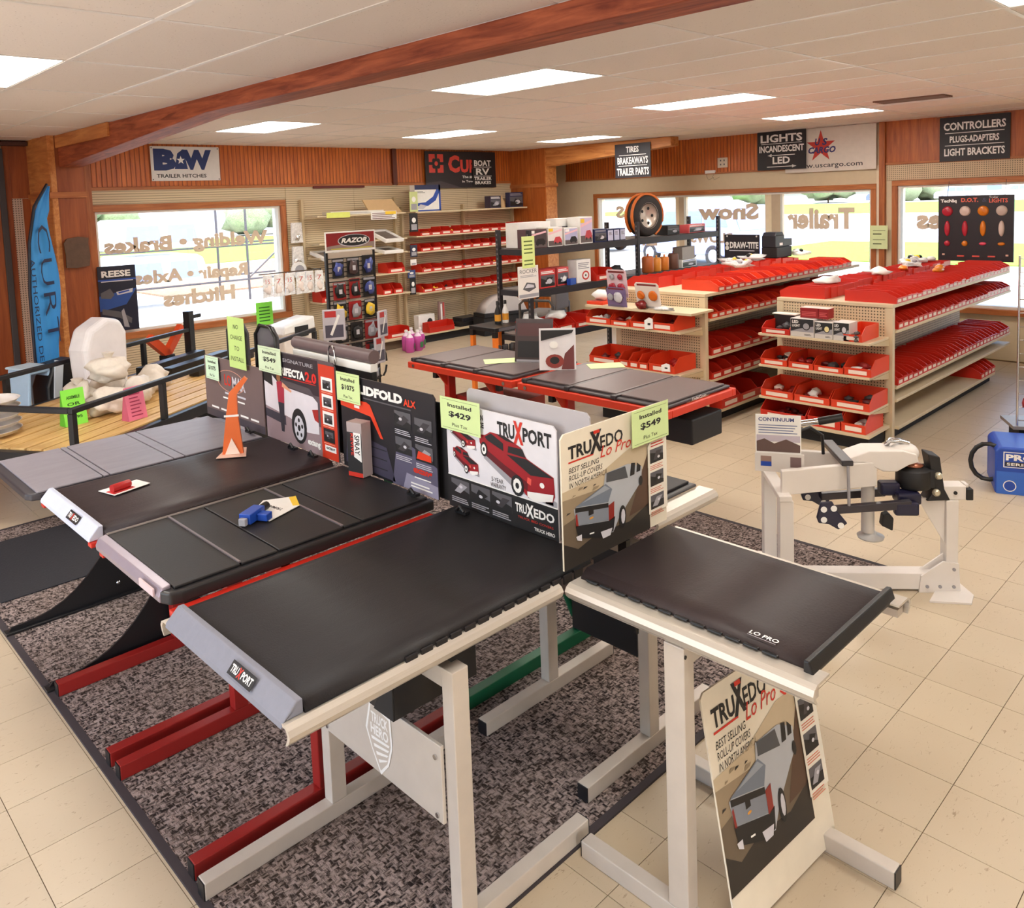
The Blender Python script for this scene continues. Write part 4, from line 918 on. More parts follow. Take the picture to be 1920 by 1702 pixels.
def gondola(label, x0, x1, y0, y1, ztop, side_z, end_z, deep=.40, empties=(), end_top=None, end_over=0.0):
    """double sided shelving run along x with an end cap facing -x"""
    t = thing('shelving_gondola', label, 'shelving', ((x0 + x1) / 2, (y0 + y1) / 2, 0), 0, 'cream shelving gondolas'); inv = Matrix.Translation((-(x0 + x1) / 2, -(y0 + y1) / 2, 0)); ym = (y0 + y1) / 2
    def put(o): o.matrix_local = inv; return o
    for y in (y0 + .03, y1 - .03):
        u = put(bx('upright', t, (x0, y - .03, 0), (x0 + .05, y + .03, ztop - .032), CREAM, .003)); s = MB()
        n = int(ztop / .05)
        for k in range(n): s.box((x0 - .0012, y - .004 + (.016 if y > ym else -.0), .04 + k * .05), (x0 - .0002, y + .006 + (.016 if y > ym else 0), .062 + k * .05), INK)
        put(s.build('slots', u))
    put(bx('end_panel', t, (x0 + .004, y0 + .061, .10), (x0 + .02, y1 - .061, ztop - .035), PEG_X))
    put(bx('back_panel', t, (x0 + .052, ym - .01, .12), (x1, ym + .01, ztop - .033), PEG_Y))
    put(bx('top_deck', t, (x0 + .0, y0 - .0, ztop - .03), (x1, y1, ztop), CREAM, .003))
    put(bx('base_deck', t, (x0 + .06, y0 - .03, .10), (x1 - .6, y1 + .03, .13), CREAM, .003)); put(bx('kick_plate', t, (x0 + .06, y0 + .05, .0005), (x1 - .5, y1 - .05, .099), BLACKM))
    for z in side_z:
        for s, e in ((y0 - .015, ym - .011), (ym + .011, y1 + .015)):
            f = put(bx('shelf', t, (x0 + .055, min(s, e), z - .025), (x1, max(s, e), z), CREAM, .003))
    for z in end_z:
        put(bx('shelf', t, (x0 - deep, y0 + .03 - (end_over if z == end_top else 0), z - .022), (x0 - .002, y1 - .03 + end_over, z), CREAM, .003))
        for y in (y0 + .028, y1 - .034): put(MB().prism([(x0 - .002, z - .08), (x0 - .002, z - .023), (x0 - deep + .05, z - .023), (x0 - deep + .1, z - .035)], 1, y, y + .006, CREAM_D).build('bracket', t))
    put(bx('base_shelf', t, (x0 - deep - .03, y0 + .02, .12), (x0 - .002, y1 - .02, .15), CREAM, .003)); put(bx('kick_plate', t, (x0 - deep + .05, y0 + .06, .0005), (x0 - .01, y1 - .06, .119), BLACKM))
    return t, put

# near gondola (right)
GX0, GX1, GY0, GY1 = 6.95, 10.3, 2.63, 3.67
gondola('cream shelving gondola nearest the camera full of red bins', GX0, GX1, GY0, GY1, 1.17, (.95, .47, .36), (.90, .62, .335), .40)
N = 'nearest gondola'
bin_row((7.02, 2.625), (10.28, 2.625), 28, 1.1705, 0, .44, .095, 'red parts bin in the front row atop the nearest gondola', 'bins on top of the nearest gondola, front row', seed=1, fill=.25)
bin_row((10.28, 3.675), (7.02, 3.675), 28, 1.1705, 180, .44, .095, 'red parts bin in the back row atop the nearest gondola', 'bins on top of the nearest gondola, back row', seed=2, fill=.5)
bin_row((7.05, 2.622), (10.28, 2.622), 28, .9505, 0, .38, .11, 'red parts bin on the second shelf of the nearest gondola', 'bins on the second shelf of the nearest gondola', seed=3, fill=.3)
bin_row((7.05, 2.622), (10.28, 2.622), 28, .4705, 0, .44, .11, 'red parts bin on the third shelf of the nearest gondola', 'bins on the third shelf of the nearest gondola', seed=4, fill=.25)
bin_row((9.22, 2.60), (9.69, 2.60), 4, .1305, 0, .42, .13, 'red parts bin at the far end of the bottom deck, nearest gondola', 'bins at the far end of the bottom deck', seed=5, fill=.2)
def end_bins(x, z, specs, seed=0):
    """specs: (y centre, width, depth, height, label, mat, content colours)"""
    q = random.Random(seed)
    for y, w, d, h, lab, mat, cols in specs:
        place_bin(x, y, z, -90, w, d, h, lab, None, mat)
        if cols:
            o = thing('part_heap', 'loose parts in the ' + lab.split(' with')[0].replace('orange ', '').replace('red ', ''), 'parts', (x + d / 2, y, z + .005)); m = MB()
            for k in range(7):
                r = q.uniform(.02, .04); m.blob((q.uniform(-.3, .3) * d, q.uniform(-.36, .36) * w, r * .9), (r, r * 1.3, r * .9), q.choice(cols), .3, q.random(), 1)
            e = m.build('heap', o); e['kind'] = 'stuff'; o['kind'] = 'stuff'
DK, WT, RDK = [INK, CHAR, P((92, 16, 20), .4)], [PW, P((225, 210, 200), .5), P((160, 40, 40), .5)], [P((120, 18, 22), .35), P((160, 30, 30), .35), INK]
AMB = [P((210, 70, 30), .3), P((120, 20, 20), .4), PW]
end_bins(6.56, .9005, [(3.48, .26, .34, .10, 'red end bin left of the lamp boxes on the top end shelf', BINRED, DK), (2.80, .15, .34, .12, 'orange end bin at the right of the top end shelf', BINORG, None)], 1)
end_bins(6.56, .6205, [(3.50, .25, .36, .11, 'orange end bin first from left on the second end shelf', BINORG, [PW, INK]), (3.25, .22, .36, .11, 'orange end bin second from left on the second end shelf', BINORG, RDK), (3.005, .25, .36, .10, 'orange end bin third from left on the second end shelf with black parts', BINORG, DK), (2.76, .22, .37, .13, 'orange end bin at the right of the second end shelf', BINORG, WT)], 2)
end_bins(6.555, .3355, [(3.47, .30, .36, .13, 'orange wide end bin at the left of the third end shelf', BINORG, WT), (3.15, .31, .36, .12, 'orange wide end bin in the middle of the third end shelf', BINORG, AMB), (2.82, .32, .37, .13, 'orange wide end bin at the right of the third end shelf', BINORG, DK)], 3)
end_bins(6.525, .1505, [(3.40, .42, .38, .14, 'red wide end bin at the left of the bottom end deck', BINRED, [P((92, 16, 20), .4)]), (3.03, .28, .40, .17, 'red end bin in the middle of the bottom end deck', BINRED, None), (2.78, .20, .36, .15, 'orange end bin at the right of the bottom end deck', BINORG, [PW])], 4)
def lamp_box(x, y, z, w, h, label, lens, group='lamp boxes on the top end shelf'):
    t = thing('lamp_box', label, 'box', (x, y, z), -90, group)
    MB().box((-w / 2, 0, 0), (w / 2, .16, h), P((214, 208, 204), .5)).build('carton', t, .002)
    m = MB(); m.rect(-w / 2 + .003, h * .28, w / 2 - .003, h - .003, P((38, 38, 42), .5), -.001); m.poly([(-w / 2 + .003, h * .28), (w / 2 - .003, h * .28), (w / 2 - .003, h * .62), (-w * .1, h * .45)], PG2, -.0014)
    m.disc(w * .18, h * .6, w * .17, h * .22, INK, -.0018); m.disc(w * .18, h * .6, w * .13, h * .17, lens, -.0022); m.text('LED', -w * .42, h * .74, -w * .15, h * .9, PW, -.0018, .03); m.text('LIGHT', -w * .42, h * .54, -w * .08, h * .68, PW, -.0018, .02); m.lines(w * .1, h * .1, w * .4, h * .2, 2, INK, -.001)
    m.build('print', t)
lamp_box(6.56, 3.235, .9005, .21, .155, 'black and white lamp box at the left of the row of three', PG2)
lamp_box(6.56, 3.045, .9005, .155, .14, 'black and white lamp box in the middle showing a pale lens', P((236, 224, 170), .4))
lamp_box(6.56, 2.90, .9005, .13, .15, 'black and white lamp box at the right of the row of three', PGL) if False else lamp_box(6.56, 2.955 - .06, .9005, .135, .15, 'black and white lamp box at the right of the row of three', PGL)
for k, (y, w) in enumerate(((3.20, .16), (3.075, .085))):
    o = thing('red_carton', ('wide red carton lying on top of the lamp boxes', 'small red carton beside the wide one on top of the lamp boxes')[k], 'box', (6.62, y, 1.0585), -90)
    MB().box((-w / 2, 0, 0), (w / 2, .11, .085), P((150, 24, 30), .45)).build('carton', o, .002); MB().box((-w / 2, 0, .0852), (w / 2, .11, .088), P((240, 214, 206), .4)).build('lid', o)
    m = MB(); m.lines(-w * .4, .02, w * .4, .06, 3, P((210, 90, 90), .5), -.001); m.build('print', o)
bxk = thing('black_case', 'black carton behind the bin at the left of the top end shelf', 'box', (6.80, 3.52, .9005), -90); MB().box((-.1, 0, 0), (.1, .10, .14), INK).build('carton', bxk, .003); MB().box((-.11, -.01, .1402), (.11, .09, .148), PAPER).build('paper', bxk)
for k in range(5):
    o = thing('shrink_pack', 'shrink-wrapped lamp pack %s in the pile right of the lamp boxes' % ('lowest at left', 'lowest at right', 'in the middle at left', 'in the middle at right', 'topmost')[k], 'pack', (6.57 + .03 * (k % 2), 2.77 - .0 + .045 * (k % 2), .9005 + .03 * (k // 2) + .0002), 0, 'shrink-wrapped packs by the lamp boxes')
    MB().blob((0, 0, .0145), (.035, .022, .0155), P((80, 74, 76), .25), .12, k, 2).build('wrap', o)

# far gondola (left)
HX0, HX1, HY0, HY1 = 6.39, 9.75, 4.08, 5.12
gondola('cream shelving gondola behind with blister packs on its end', HX0, HX1, HY0, HY1, 1.235, (1.0, .655, .43), (1.105, .93, .545), .36, end_top=1.105, end_over=.12)
F = 'rear gondola'
bin_row((6.6, 4.07), (9.5, 4.07), 24, 1.2355, 0, .40, .10, 'red parts bin in the front row atop the rear gondola', 'bins on top of the rear gondola, front row', seed=6, fill=.6, mats=(BINORG, BINRED))
bin_row((9.5, 5.13), (6.6, 5.13), 22, 1.2355, 180, .40, .10, 'red parts bin in the back row atop the rear gondola', 'bins on top of the rear gondola, back row', seed=7, fill=.6)
bin_row((6.47, 4.068), (9.7, 4.068), 26, 1.0005, 0, .38, .10, 'red parts bin on the second shelf of the rear gondola', 'bins on the second shelf of the rear gondola', seed=8, fill=.3, mats=(BINORG, BINRED))
bin_row((6.47, 4.068), (9.0, 4.068), 14, .6555, 0, .40, .12, 'red parts bin on the third shelf of the rear gondola', 'bins on the third shelf of the rear gondola', seed=9, fill=1.0, colors=[INK, P((140, 26, 30), .4), PW, CHAR, P((30, 100, 70), .4), INK])
bin_row((6.47, 4.068), (9.0, 4.068), 14, .4305, 0, .40, .12, 'red parts bin on the fourth shelf of the rear gondola', 'bins on the fourth shelf of the rear gondola', seed=10, fill=.7, colors=RDK + [YELLOW, PW])
bin_row((6.6, 4.05), (7.6, 4.05), 3, .1305, 0, .36, .15, 'red parts bin on the bottom deck of the rear gondola', 'bins on the bottom deck of the rear gondola', seed=11, fill=.5, colors=DK)
R2 = 'rear end shelf'
end_bins(6.03, .9305, [(5.05, .30, .32, .12, 'orange end bin first from left under the blister packs', BINORG, [PW, RDK[0]]), (4.78, .22, .30, .10, 'orange end bin second from left under the blister packs', BINORG, AMB), (4.55, .22, .32, .12, 'orange end bin third from left under the blister packs with a white tag', BINORG, RDK), (4.30, .25, .34, .14, 'orange end bin at the right under the blister packs', BINORG, DK)], 5)
end_bins(6.03, .5455, [(4.99, .36, .33, .13, 'orange wide end bin at the left of the rear gondola lower end shelf', BINORG, DK), (4.745, .115, .33, .13, 'orange narrow end bin second from left on the rear gondola lower end shelf', BINORG, RDK), (4.63, .105, .33, .13, 'orange narrow end bin third from left on the rear gondola lower end shelf', BINORG, None), (4.52, .105, .33, .13, 'orange narrow end bin fourth from left on the rear gondola lower end shelf', BINORG, None), (4.315, .28, .34, .14, 'orange wide end bin at the right of the rear gondola lower end shelf', BINORG, RDK)], 6)
for k, (y, h, z) in enumerate(((4.44, .10, .93), (4.26, .07, .56))):
    tag(MB().prism([(-.04, 0), (.05, .01), (.04, h), (.0, h * 1.1), (-.05, h * .8)], 1, -.003, .003, PW).box((-.01, -.0045, h * .4), (.02, -.0031, h * .6), INK).build('tag_card', None, loc=(6.012, y, z), rot=(R(-8), 0, R(-90))), ('white tag card hanging over the front of the upper end bins', 'white tag card hanging over the front of the lower end bins')[k], 'tag')
def blister(label, x, y, z, w, h, rx, back, parts, group='blister packs on the rear end shelf'):
    t = thing('blister_pack', label, 'blister pack', (x, y, z), 0, group, rot=(R(rx), 0, R(-90)))
    MB().prism([(-w / 2, 0), (w / 2, 0), (w / 2, h - .02), (w / 2 - .02, h), (-w / 2 + .02, h), (-w / 2, h - .02)], 1, 0, .003, back).build('backing_card', t)
    for (a, b, r, c) in parts: MB().blob((a * w, -.012, b * h), (r, .014, r), c, .06, a, 2).build('lamp', t)
    m = MB(); m.rect(-w * .4, h * .88, w * .4, h * .95, P((120, 40, 40), .5), -.001); m.lines(-w * .4, h * .03, w * .4, h * .1, 2, PG1, -.001); m.build('print', t)
LR = P((170, 40, 60), .25); LA = P((220, 110, 30), .25)
blister('clear pack of two red lamps standing at the back of the end shelf', 6.12, 4.86, 1.19, .24, .27, 8, P((220, 190, 200), .4), [(-.23, .36, .045, LR), (.22, .36, .045, LR), (-.2, .75, .03, PG2), (.2, .75, .03, LR)])
blister('purple pack with a round white lamp in front of the red lamps', 6.075, 4.84, 1.1055, .23, .19, 8, P((120, 100, 140), .4), [(.12, .5, .055, PGL), (-.28, .5, .035, PG2)])
blister('white pack with two amber lamps beside the purple pack', 6.12, 4.50, 1.1055, .27, .25, 12, P((226, 216, 208), .4), [(-.26, .52, .045, LA), (.24, .52, .05, LA)])
o = thing('lens_pile', 'dark red lens cover lying before the amber lamp pack', 'lens', (6.07, 4.55, 1.1055)); MB().blob((0, 0, .035), (.045, .06, .04), P((130, 26, 26), .25), .25, 3, 2).build('lens', o)
o = thing('film_packet', 'clear packet lying at the right end of the end shelf', 'packet', (6.08, 4.33, 1.1055)); MB().blob((0, 0, .018), (.05, .10, .02), FILM_W, .3, 4, 2).build('film', o)
o = thing('film_packet', 'white wrapped bundle in an orange tray at the left end of the end shelf', 'packet', (6.18, 5.13, 1.1055)); MB().box((-.1, -.1, 0), (.1, .1, .03), BINORG).build('tray', o, .004); MB().blob((0, 0, .085), (.08, .09, .055), PW, .2, 5, 2).build('wrap', o)

# loose packets lying on top of the gondolas
spots = [(7.45, 3.42, 1.27, 'crumpled white paper packet on the bins of the nearest gondola, closest to the camera', PW), (8.35, 3.3, 1.27, 'crumpled white paper packet midway along the nearest gondola', PW), (9.35, 3.35, 1.27, 'clear bag of small parts toward the far end of the nearest gondola', FILM_W), (9.9, 3.5, 1.27, 'white bag at the far end of the nearest gondola', FILM_W),
         (8.15, 4.85, 1.34, 'clear bag of hooks on top of the rear gondola', FILM_W), (9.6, 4.75, 1.34, 'clear bag at the far end of the rear gondola', FILM_W), (8.72, 4.9, 1.34, 'clear bag between the hook bag and the black boxes', FILM_W), (7.9, 4.6, 1.34, 'white bag of fittings in front of the hook bag on the rear gondola', FILM_W)]
for k, (x, y, z, lab, mt) in enumerate(spots):
    o = thing('parts_packet', lab, 'packet', (x, y, z), 20 * k); q = random.Random(k)
    MB().blob((0, 0, .03), (.14, .10, .035), mt, .38, k + 11, 2).build('wrap', o)
    if mt is FILM_W:
        m = MB()
        for j in range(4): m.blob((q.uniform(-.08, .08), q.uniform(-.06, .06), .06), (.03, .03, .025), q.choice([PW, PG2, YELLOW, INK]), .3, j, 1)
        tag(m.build('contents', o), kind='stuff')
for k, (x, y) in enumerate(((8.9, 2.92), (9.2, 3.0), (9.0, 3.3))):
    o = thing('amber_lens', ('amber lens nearest the front edge among the top bins', 'amber lens behind the first among the top bins', 'amber lens in the back row of the top bins')[k], 'lens', (x, y, 1.265), 10 * k, 'amber lenses in the top bins'); MB().blob((0, 0, .02), (.10, .05, .028), P((236, 140, 40), .3), .1, k, 2).build('lens', o)
for k in range(3): tag(MB().lathe([(.0, 0), (.05, .004), (.055, .03), (.03, .05), (0, .052)], PW, 14).build('marker_disc', None, loc=(9.6 + .26 * k, 3.40, 1.268)), ('white round cap first of three at the far end of the top bins', 'white round cap second of three at the far end of the top bins', 'white round cap last of three at the far end of the top bins')[k], 'cap', 'white caps at the far end of the top bins')
bc = thing('brake_controller', 'stack of black plastic boxes standing on top of the rear gondola', 'boxes', (9.25, 4.88, 1.338))
MB().box((-.19, -.10, 0), (.19, .10, .13), INK).build('lower_box', bc, .01); MB().box((-.20, -.09, .1305), (.02, .09, .27), P((36, 36, 44), .4)).prism([(-.2, .27), (.02, .27), (-.01, .31), (-.16, .31)], 1, -.085, .085, P((36, 36, 44), .4)).build('upper_box', bc, .006); MB().box((.03, -.08, .1305), (.24, .08, .22), P((46, 44, 50), .4)).build('side_box', bc, .008); MB().box((-.1, -.094, .15), (-.03, -.0901, .18), PW).build('label', bc)
# ---------------------------------------------------------------- wall shelving along the back wall
YFR = 9.86
ws = thing('wall_shelving', 'cream slatted wall shelving left unit between the window and the bin wall', 'shelving', (6.67, 10.06, 0), 0, 'wall shelving units'); wi = Matrix.Translation((-6.67, -10.06, 0))
def wput(o): o.matrix_local = wi; return o
for x in (5.88, 7.47): wput(bx('upright', ws, (x - .02, 10.21, 0), (x + .02, 10.272, 2.25), CREAM_D, .003))
for z, a, b in ((2.02, 5.73, 7.42), (1.64, 5.92, 7.42), (1.44, 5.73, 7.42), (1.13, 5.91, 7.44), (.82, 5.91, 7.44)):
    s = wput(bx('shelf', ws, (max(a, 5.91), YFR + .02, z - .02), (b, 10.2, z), CREAM, .003))
wput(bx('base_deck', ws, (5.91, YFR - .05, .13), (7.46, 10.2, .16), CREAM, .003)); wput(bx('kick_plate', ws, (6.0, YFR, .0005), (7.4, 10.1, .129), P((110, 92, 74), .6)))
w2 = thing('wall_shelving', 'cream slatted wall shelving right unit with four rows of red bins', 'shelving', (8.8, 10.06, 0), 0, 'wall shelving units'); wi2 = Matrix.Translation((-8.8, -10.06, 0))
def wput2(o): o.matrix_local = wi2; return o
for x in (7.60, 8.85, 9.98): wput2(bx('upright', w2, (x - .02, 10.21, 0), (x + .02, 10.272, 2.1), CREAM_D, .003))
for z in (2.02, 1.65, 1.41, 1.09, .78): wput2(bx('shelf', w2, (7.58, YFR, z - .022), (9.98, 10.2, z), CREAM, .003))
wput2(bx('base_deck', w2, (7.60, YFR - .03, .12), (9.98, 10.2, .145), CREAM, .003)); wput2(bx('kick_plate', w2, (7.65, YFR + .02, .0005), (9.98, 10.1, .119), BLACKM))
for k, z in enumerate((1.65, 1.41, 1.09, .78)):
    nm = ('top', 'second', 'third', 'bottom')[k]
    bin_row((7.66, YFR + .01), (9.93, YFR + .01), 11, z + .0005, 0, .27, .11, 'red parts bin in the %s row of the back wall shelving' % nm, 'bins in the %s row of the back wall shelving' % nm, seed=30 + k, fill=1.0, colors=[INK, P((150, 26, 30), .4), INK, PW, P((196, 110, 50), .4), YELLOW])
# boxes on the top shelf
def carton(name, label, cat, loc, rz, w, d, h, mat, prints=None, group=None):
    t = thing(name, label, cat, loc, rz, group); MB().box((-w / 2, 0, 0), (w / 2, d, h), mat).build('carton', t, .002)
    if prints: m = MB(); prints(m, w, h); m.build('print', t)
    return t
def pr_white(m, w, h):
    m.rect(-w / 2, h * .82, w / 2, h, NAVY, -.001); m.poly([(-w / 2, h * .3), (-w * .1, h * .34), (w * .2, h * .55), (w * .34, h * .82), (w / 2, h * .82), (w * .3, h * .4), (0, h * .2), (-w / 2, h * .2)], BLUE, -.001); m.poly([(-w * .45, h * .1), (-w * .2, h * .08), (-w * .05, h * .2), (-w * .3, h * .27)], PGL, -.0014); m.rect(w * .43, 0, w / 2, h, BLUE, -.001); m.rect(-w / 2, 0, w / 2, h * .05, BLUE, -.001); m.lines(-w * .45, h * .7, -w * .1, h * .76, 2, INK, -.001)
carton('breakaway_kit_box', 'tall white box with a blue swoosh on the top wall shelf', 'box', (7.86, 9.9, 2.0205), 0, .50, .12, .40, PW, pr_white)
def pr_photo(seed, a=None, b=None):
    def f(m, w, h):
        q = random.Random(seed); lot(m, -w * .46, h * .08, w * .46, h * .7, -.001, seed); m.lines(-w * .44, h * .78, w * .44, h * .94, 2, a or PW, -.001, .6); m.disc(w * .1, h * .35, w * .18, h * .14, b or PGL, -.0022)
    return f
carton('purple_carton', 'small black and purple carton on the top wall shelf', 'box', (9.3, 9.92, 2.0205), 0, .24, .14, .20, P((60, 50, 74), .5), pr_photo(3)); carton('clamshell_pack', 'dark blue clamshell pack at the right end of the top wall shelf', 'pack', (9.78, 9.92, 2.0205), 0, .32, .10, .25, P((48, 50, 84), .4), pr_photo(4, PG2, PGL))
o = thing('silver_cone', 'small tan funnel beside the purple carton on the top shelf', 'funnel', (9.5, 10.0, 2.0205)); MB().lathe([(.07, 0), (.06, .1), (.03, .14), (.02, .2)], TAN, 14).build('cone', o)
# things on the lower deck
for k, (x, y) in enumerate(((7.12, 9.62), (7.22, 9.48), (7.36, 9.60), (7.06, 9.46), (7.30, 9.74))):
    j = thing('fluid_jug', ('pink fluid jug at the back left of the group', 'pink fluid jug in the front middle of the group', 'pink fluid jug at the right of the group', 'pink fluid jug at the front left of the group', 'pink fluid jug at the back right of the group')[k], 'jug', (x, y, .0005), 15 * k, 'pink fluid jugs on the floor')
    if k == 0:
        MB().lathe([(.06, 0), (.068, .01), (.07, .17), (.066, .195), (.055, .215)], P((206, 84, 170), .2), 14).lathe([(.055, .215), (.035, .245), (.022, .26), (.022, .275)], P((240, 214, 232), .25), 14).build('bottle', j)
        MB().lathe([(.025, .2751), (.025, .30), (.02, .305)], PW, 12).build('cap', j); MB().tube([(.02, 0, .265), (.055, 0, .255), (.062, 0, .21)], .008, P((236, 204, 228), .25), 6).build('handle', j)
        MB().prism([(-.035, .05), (.035, .05), (.035, .13), (-.035, .13)], 1, -.072, -.0705, P((60, 120, 70), .5)).build('label', j); jug0 = j
    else:
        for c in jug0.children: cc = c.copy(); COL.objects.link(cc); cc.parent = j
o = place_bin(7.98, 9.84, .1455, 0, .50, .17, .15, 'red bin with black parts on the lowest deck of the bin wall', None, BINRED, False)
o = thing('boxed_set', 'white carton standing behind the red bin on the lowest deck', 'box', (7.84, 10.04, .1455)); MB().box((-.16, 0, 0), (.16, .12, .26), PW).build('carton', o, .003); MB().lathe([(.05, .0), (.05, .004)], INK, 14, Tm((.06, -.001, .15), 0, 90)).build('print', o)
o = thing('bagged_tool', 'tall bagged tool standing in the red bin on the lowest deck', 'tool', (8.14, 10.04, .1455), 0); MB().prism([(-.07, 0), (.08, 0), (.06, .42), (-.06, .44)], 1, -.02, .02, P((150, 120, 116), .3)).build('bag', o, .008); MB().box((-.03, -.024, .1), (.0, -.0205, .4), PW).box((.015, -.024, .2), (.04, -.0205, .42), P((196, 70, 60), .4)).build('print', o)
o = thing('black_tray_set', 'low black plastic trays at the right of the lowest deck', 'tray', (8.62, 9.9, .1455)); MB().box((-.22, 0, 0), (.2, .26, .07), INK).box((-.14, .02, .0702), (.24, .28, .13), P((44, 42, 46), .4)).build('tray', o, .006); MB().lathe([(.022, 0), (.022, .01)], P((236, 210, 160), .4), 10, Tm((.12, -.0, .1), 0, 90)).build('knob', o)
fd = thing('trailer_fender', 'grey plastic domed fender standing over black trim at the end of the wall', 'fender', (9.05, 9.62, .0005), -8)
MB().box((-.45, -.16, 0), (.45, .16, .30), BLACKM).build('stand', fd, .01); MB().prism([(-.45, .301), (.45, .301), (.45, .34), (-.45, .36)], 1, -.18, .14, INK).build('trim', fd)
MB().prism([(-.42, .362)] + [(-.42 + .84 * k / 12, .362 + .26 * math.sin(k / 12 * math.pi) ** .6) for k in range(1, 12)] + [(.42, .342)], 1, -.14, .12, P((196, 188, 186), .3), None, True).build('dome', fd)
# left unit contents
def lid(label, x, y, z, s, rz, tilt, group='roof vent lids on the wall shelving'):
    t = thing('roof_vent', label, 'vent lid', (x, y, z), 0, group, rot=(R(tilt), 0, R(rz))); a = s / 2
    m = MB()
    for p, q in (((-a, -a), (a, -a + .05)), ((-a, a - .05), (a, a)), ((-a, -a + .05), (-a + .05, a - .05)), ((a - .05, -a + .05), (a, a - .05))): m.box((*p, 0), (*q, .05), PW)
    m.build('rim', t, .008); MB().box((-a + .05, -a + .05, .01), (a - .05, a - .05, .03), P((120, 108, 104), .35)).build('lid', t)
lid('white framed vent lid on the second wall shelf at left', 6.12, 10.0, 1.4405, .38, 0, 14); lid('white and black vent lid propped at the right of the second wall shelf', 7.1, 10.0, 1.66, .40, 12, 22); lid('white framed vent lid under the propped one', 7.12, 10.01, 1.445, .36, 4, 8)
for k in range(4): tag(MB().box((0, 0, 0), (.72, .3, .018), P((238, 226, 208), .5)).build('vent_strip', None, loc=(5.93 + .02 * k, YFR + .03 + .01 * k, 1.1305 + .021 * k)), ('lowest of four white strips stacked on the third wall shelf', 'second white strip from the bottom of the stack', 'third white strip from the bottom of the stack', 'topmost of four white strips stacked on the third wall shelf')[k], 'strip', 'white strips stacked on the wall shelf')
for k, (x, w, z) in enumerate(((6.05, .26, .8205), (6.25, .30, .4), (7.02, .16, .8205), (7.22, .16, .8205), (7.2, .3, 1.1305), (7.2, .42, .1605))):
    if z == .4: z, x, w = .8205, 6.33, .26
    place_bin(x, YFR + .03, z, 0, w, .26, .14, ('red bin at the left end of the fourth wall shelf of the left unit', 'red bin second from left on the fourth wall shelf of the left unit', 'red bin left of a pair on the fourth wall shelf', 'red bin right of a pair on the fourth wall shelf', 'red bin at the right of the third wall shelf', 'red bin on the lowest deck of the left unit')[k], 'red bins on the left wall unit')
for k, (x, z, w, h, mt) in enumerate(((6.6, 2.0205, .9, .05, PAPER), (7.1, 2.0205, .55, .035, TAN), (6.1, .1605, .22, .25, PW), (6.35, .1605, .2, .28, PW), (6.55, .1605, .22, .24, P((190, 196, 220), .5)))):
    o = thing(('flat_pack', 'cardboard_sheet', 'white_carton', 'white_carton', 'white_carton')[k], ('long white flat pack on the top shelf of the left unit', 'brown cardboard sheet propped on the top shelf of the left unit', 'white carton at the left of the lowest deck of the left unit', 'white carton in the middle of the lowest deck of the left unit', 'bluish carton at the right of the lowest deck of the left unit')[k], 'box', (x, 9.95, z), 0)
    if k == 1: MB().prism([(-.27, 0), (.3, 0), (.12, .20), (-.4, .20)], 1, 0, .02, mt).build('sheet', o)
    else:
        MB().box((-w / 2, -.02, 0), (w / 2, .2, h), mt).build('carton', o, .004); m = MB(); m.lines(-w * .3, h * .3, w * .3, h * .7, 3, PG2, -.021); m.build('print', o)
tag(MB().box((0, 0, 0), (.38, .002, .075), P((224, 232, 120), .7)).build('shelf_sign', None, loc=(6.05, YFR + .012, 1.985)), 'yellow paper strip on the top shelf edge of the left unit', 'paper sign')
o = thing('sale_flyer', 'white flyer with dark print hanging from the top shelf edge', 'flyer', (6.78, YFR + .008, 1.93)); MB().box((0, 0, 0), (.45, .002, .12), PW).build('sheet', o); m = MB(); m.lines(.02, .01, .43, .11, 4, P((140, 110, 110), .5), -.001, .5); m.rect(.25, .07, .44, .115, YELLOW, -.0014); m.build('print', o)
# things hung on the uprights
for k, (x, z, w, h, mt) in enumerate(((7.54, 2.02, .15, .30, P((206, 216, 150), .5)), (7.54, 1.72, .15, .28, INK), (7.53, 1.34, .13, .18, P((50, 50, 72), .4)), (7.53, 1.21, .11, .09, PW), (7.50, 1.02, .14, .12, P((60, 76, 130), .4)), (7.53, .76, .11, .26, INK))):
    o = thing('hang_card', ('green topped hang card highest between the two wall units', 'black hang card second from the top between the two wall units', 'navy hang card third from the top between the two wall units', 'small white hang card between the two wall units', 'blue hang card beside the red bin between the two wall units', 'long black hang card lowest between the two wall units')[k], 'hang card', (x, YFR - .02 + .02 * k, z), 0, 'hang cards between the wall units')
    MB().box((-w / 2, 0, 0), (w / 2, .012, h), mt).build('card', o, .002); m = MB(); m.rect(-w * .35, h * .1, w * .35, h * .4, PG2, -.001); m.disc(0, h * .62, w * .25, h * .14, PW, -.001); m.build('print', o); MB().tube([(0, .012, h - .01), (0, .36, h + .0)], .003, CHROME, 6).build('hook', o)
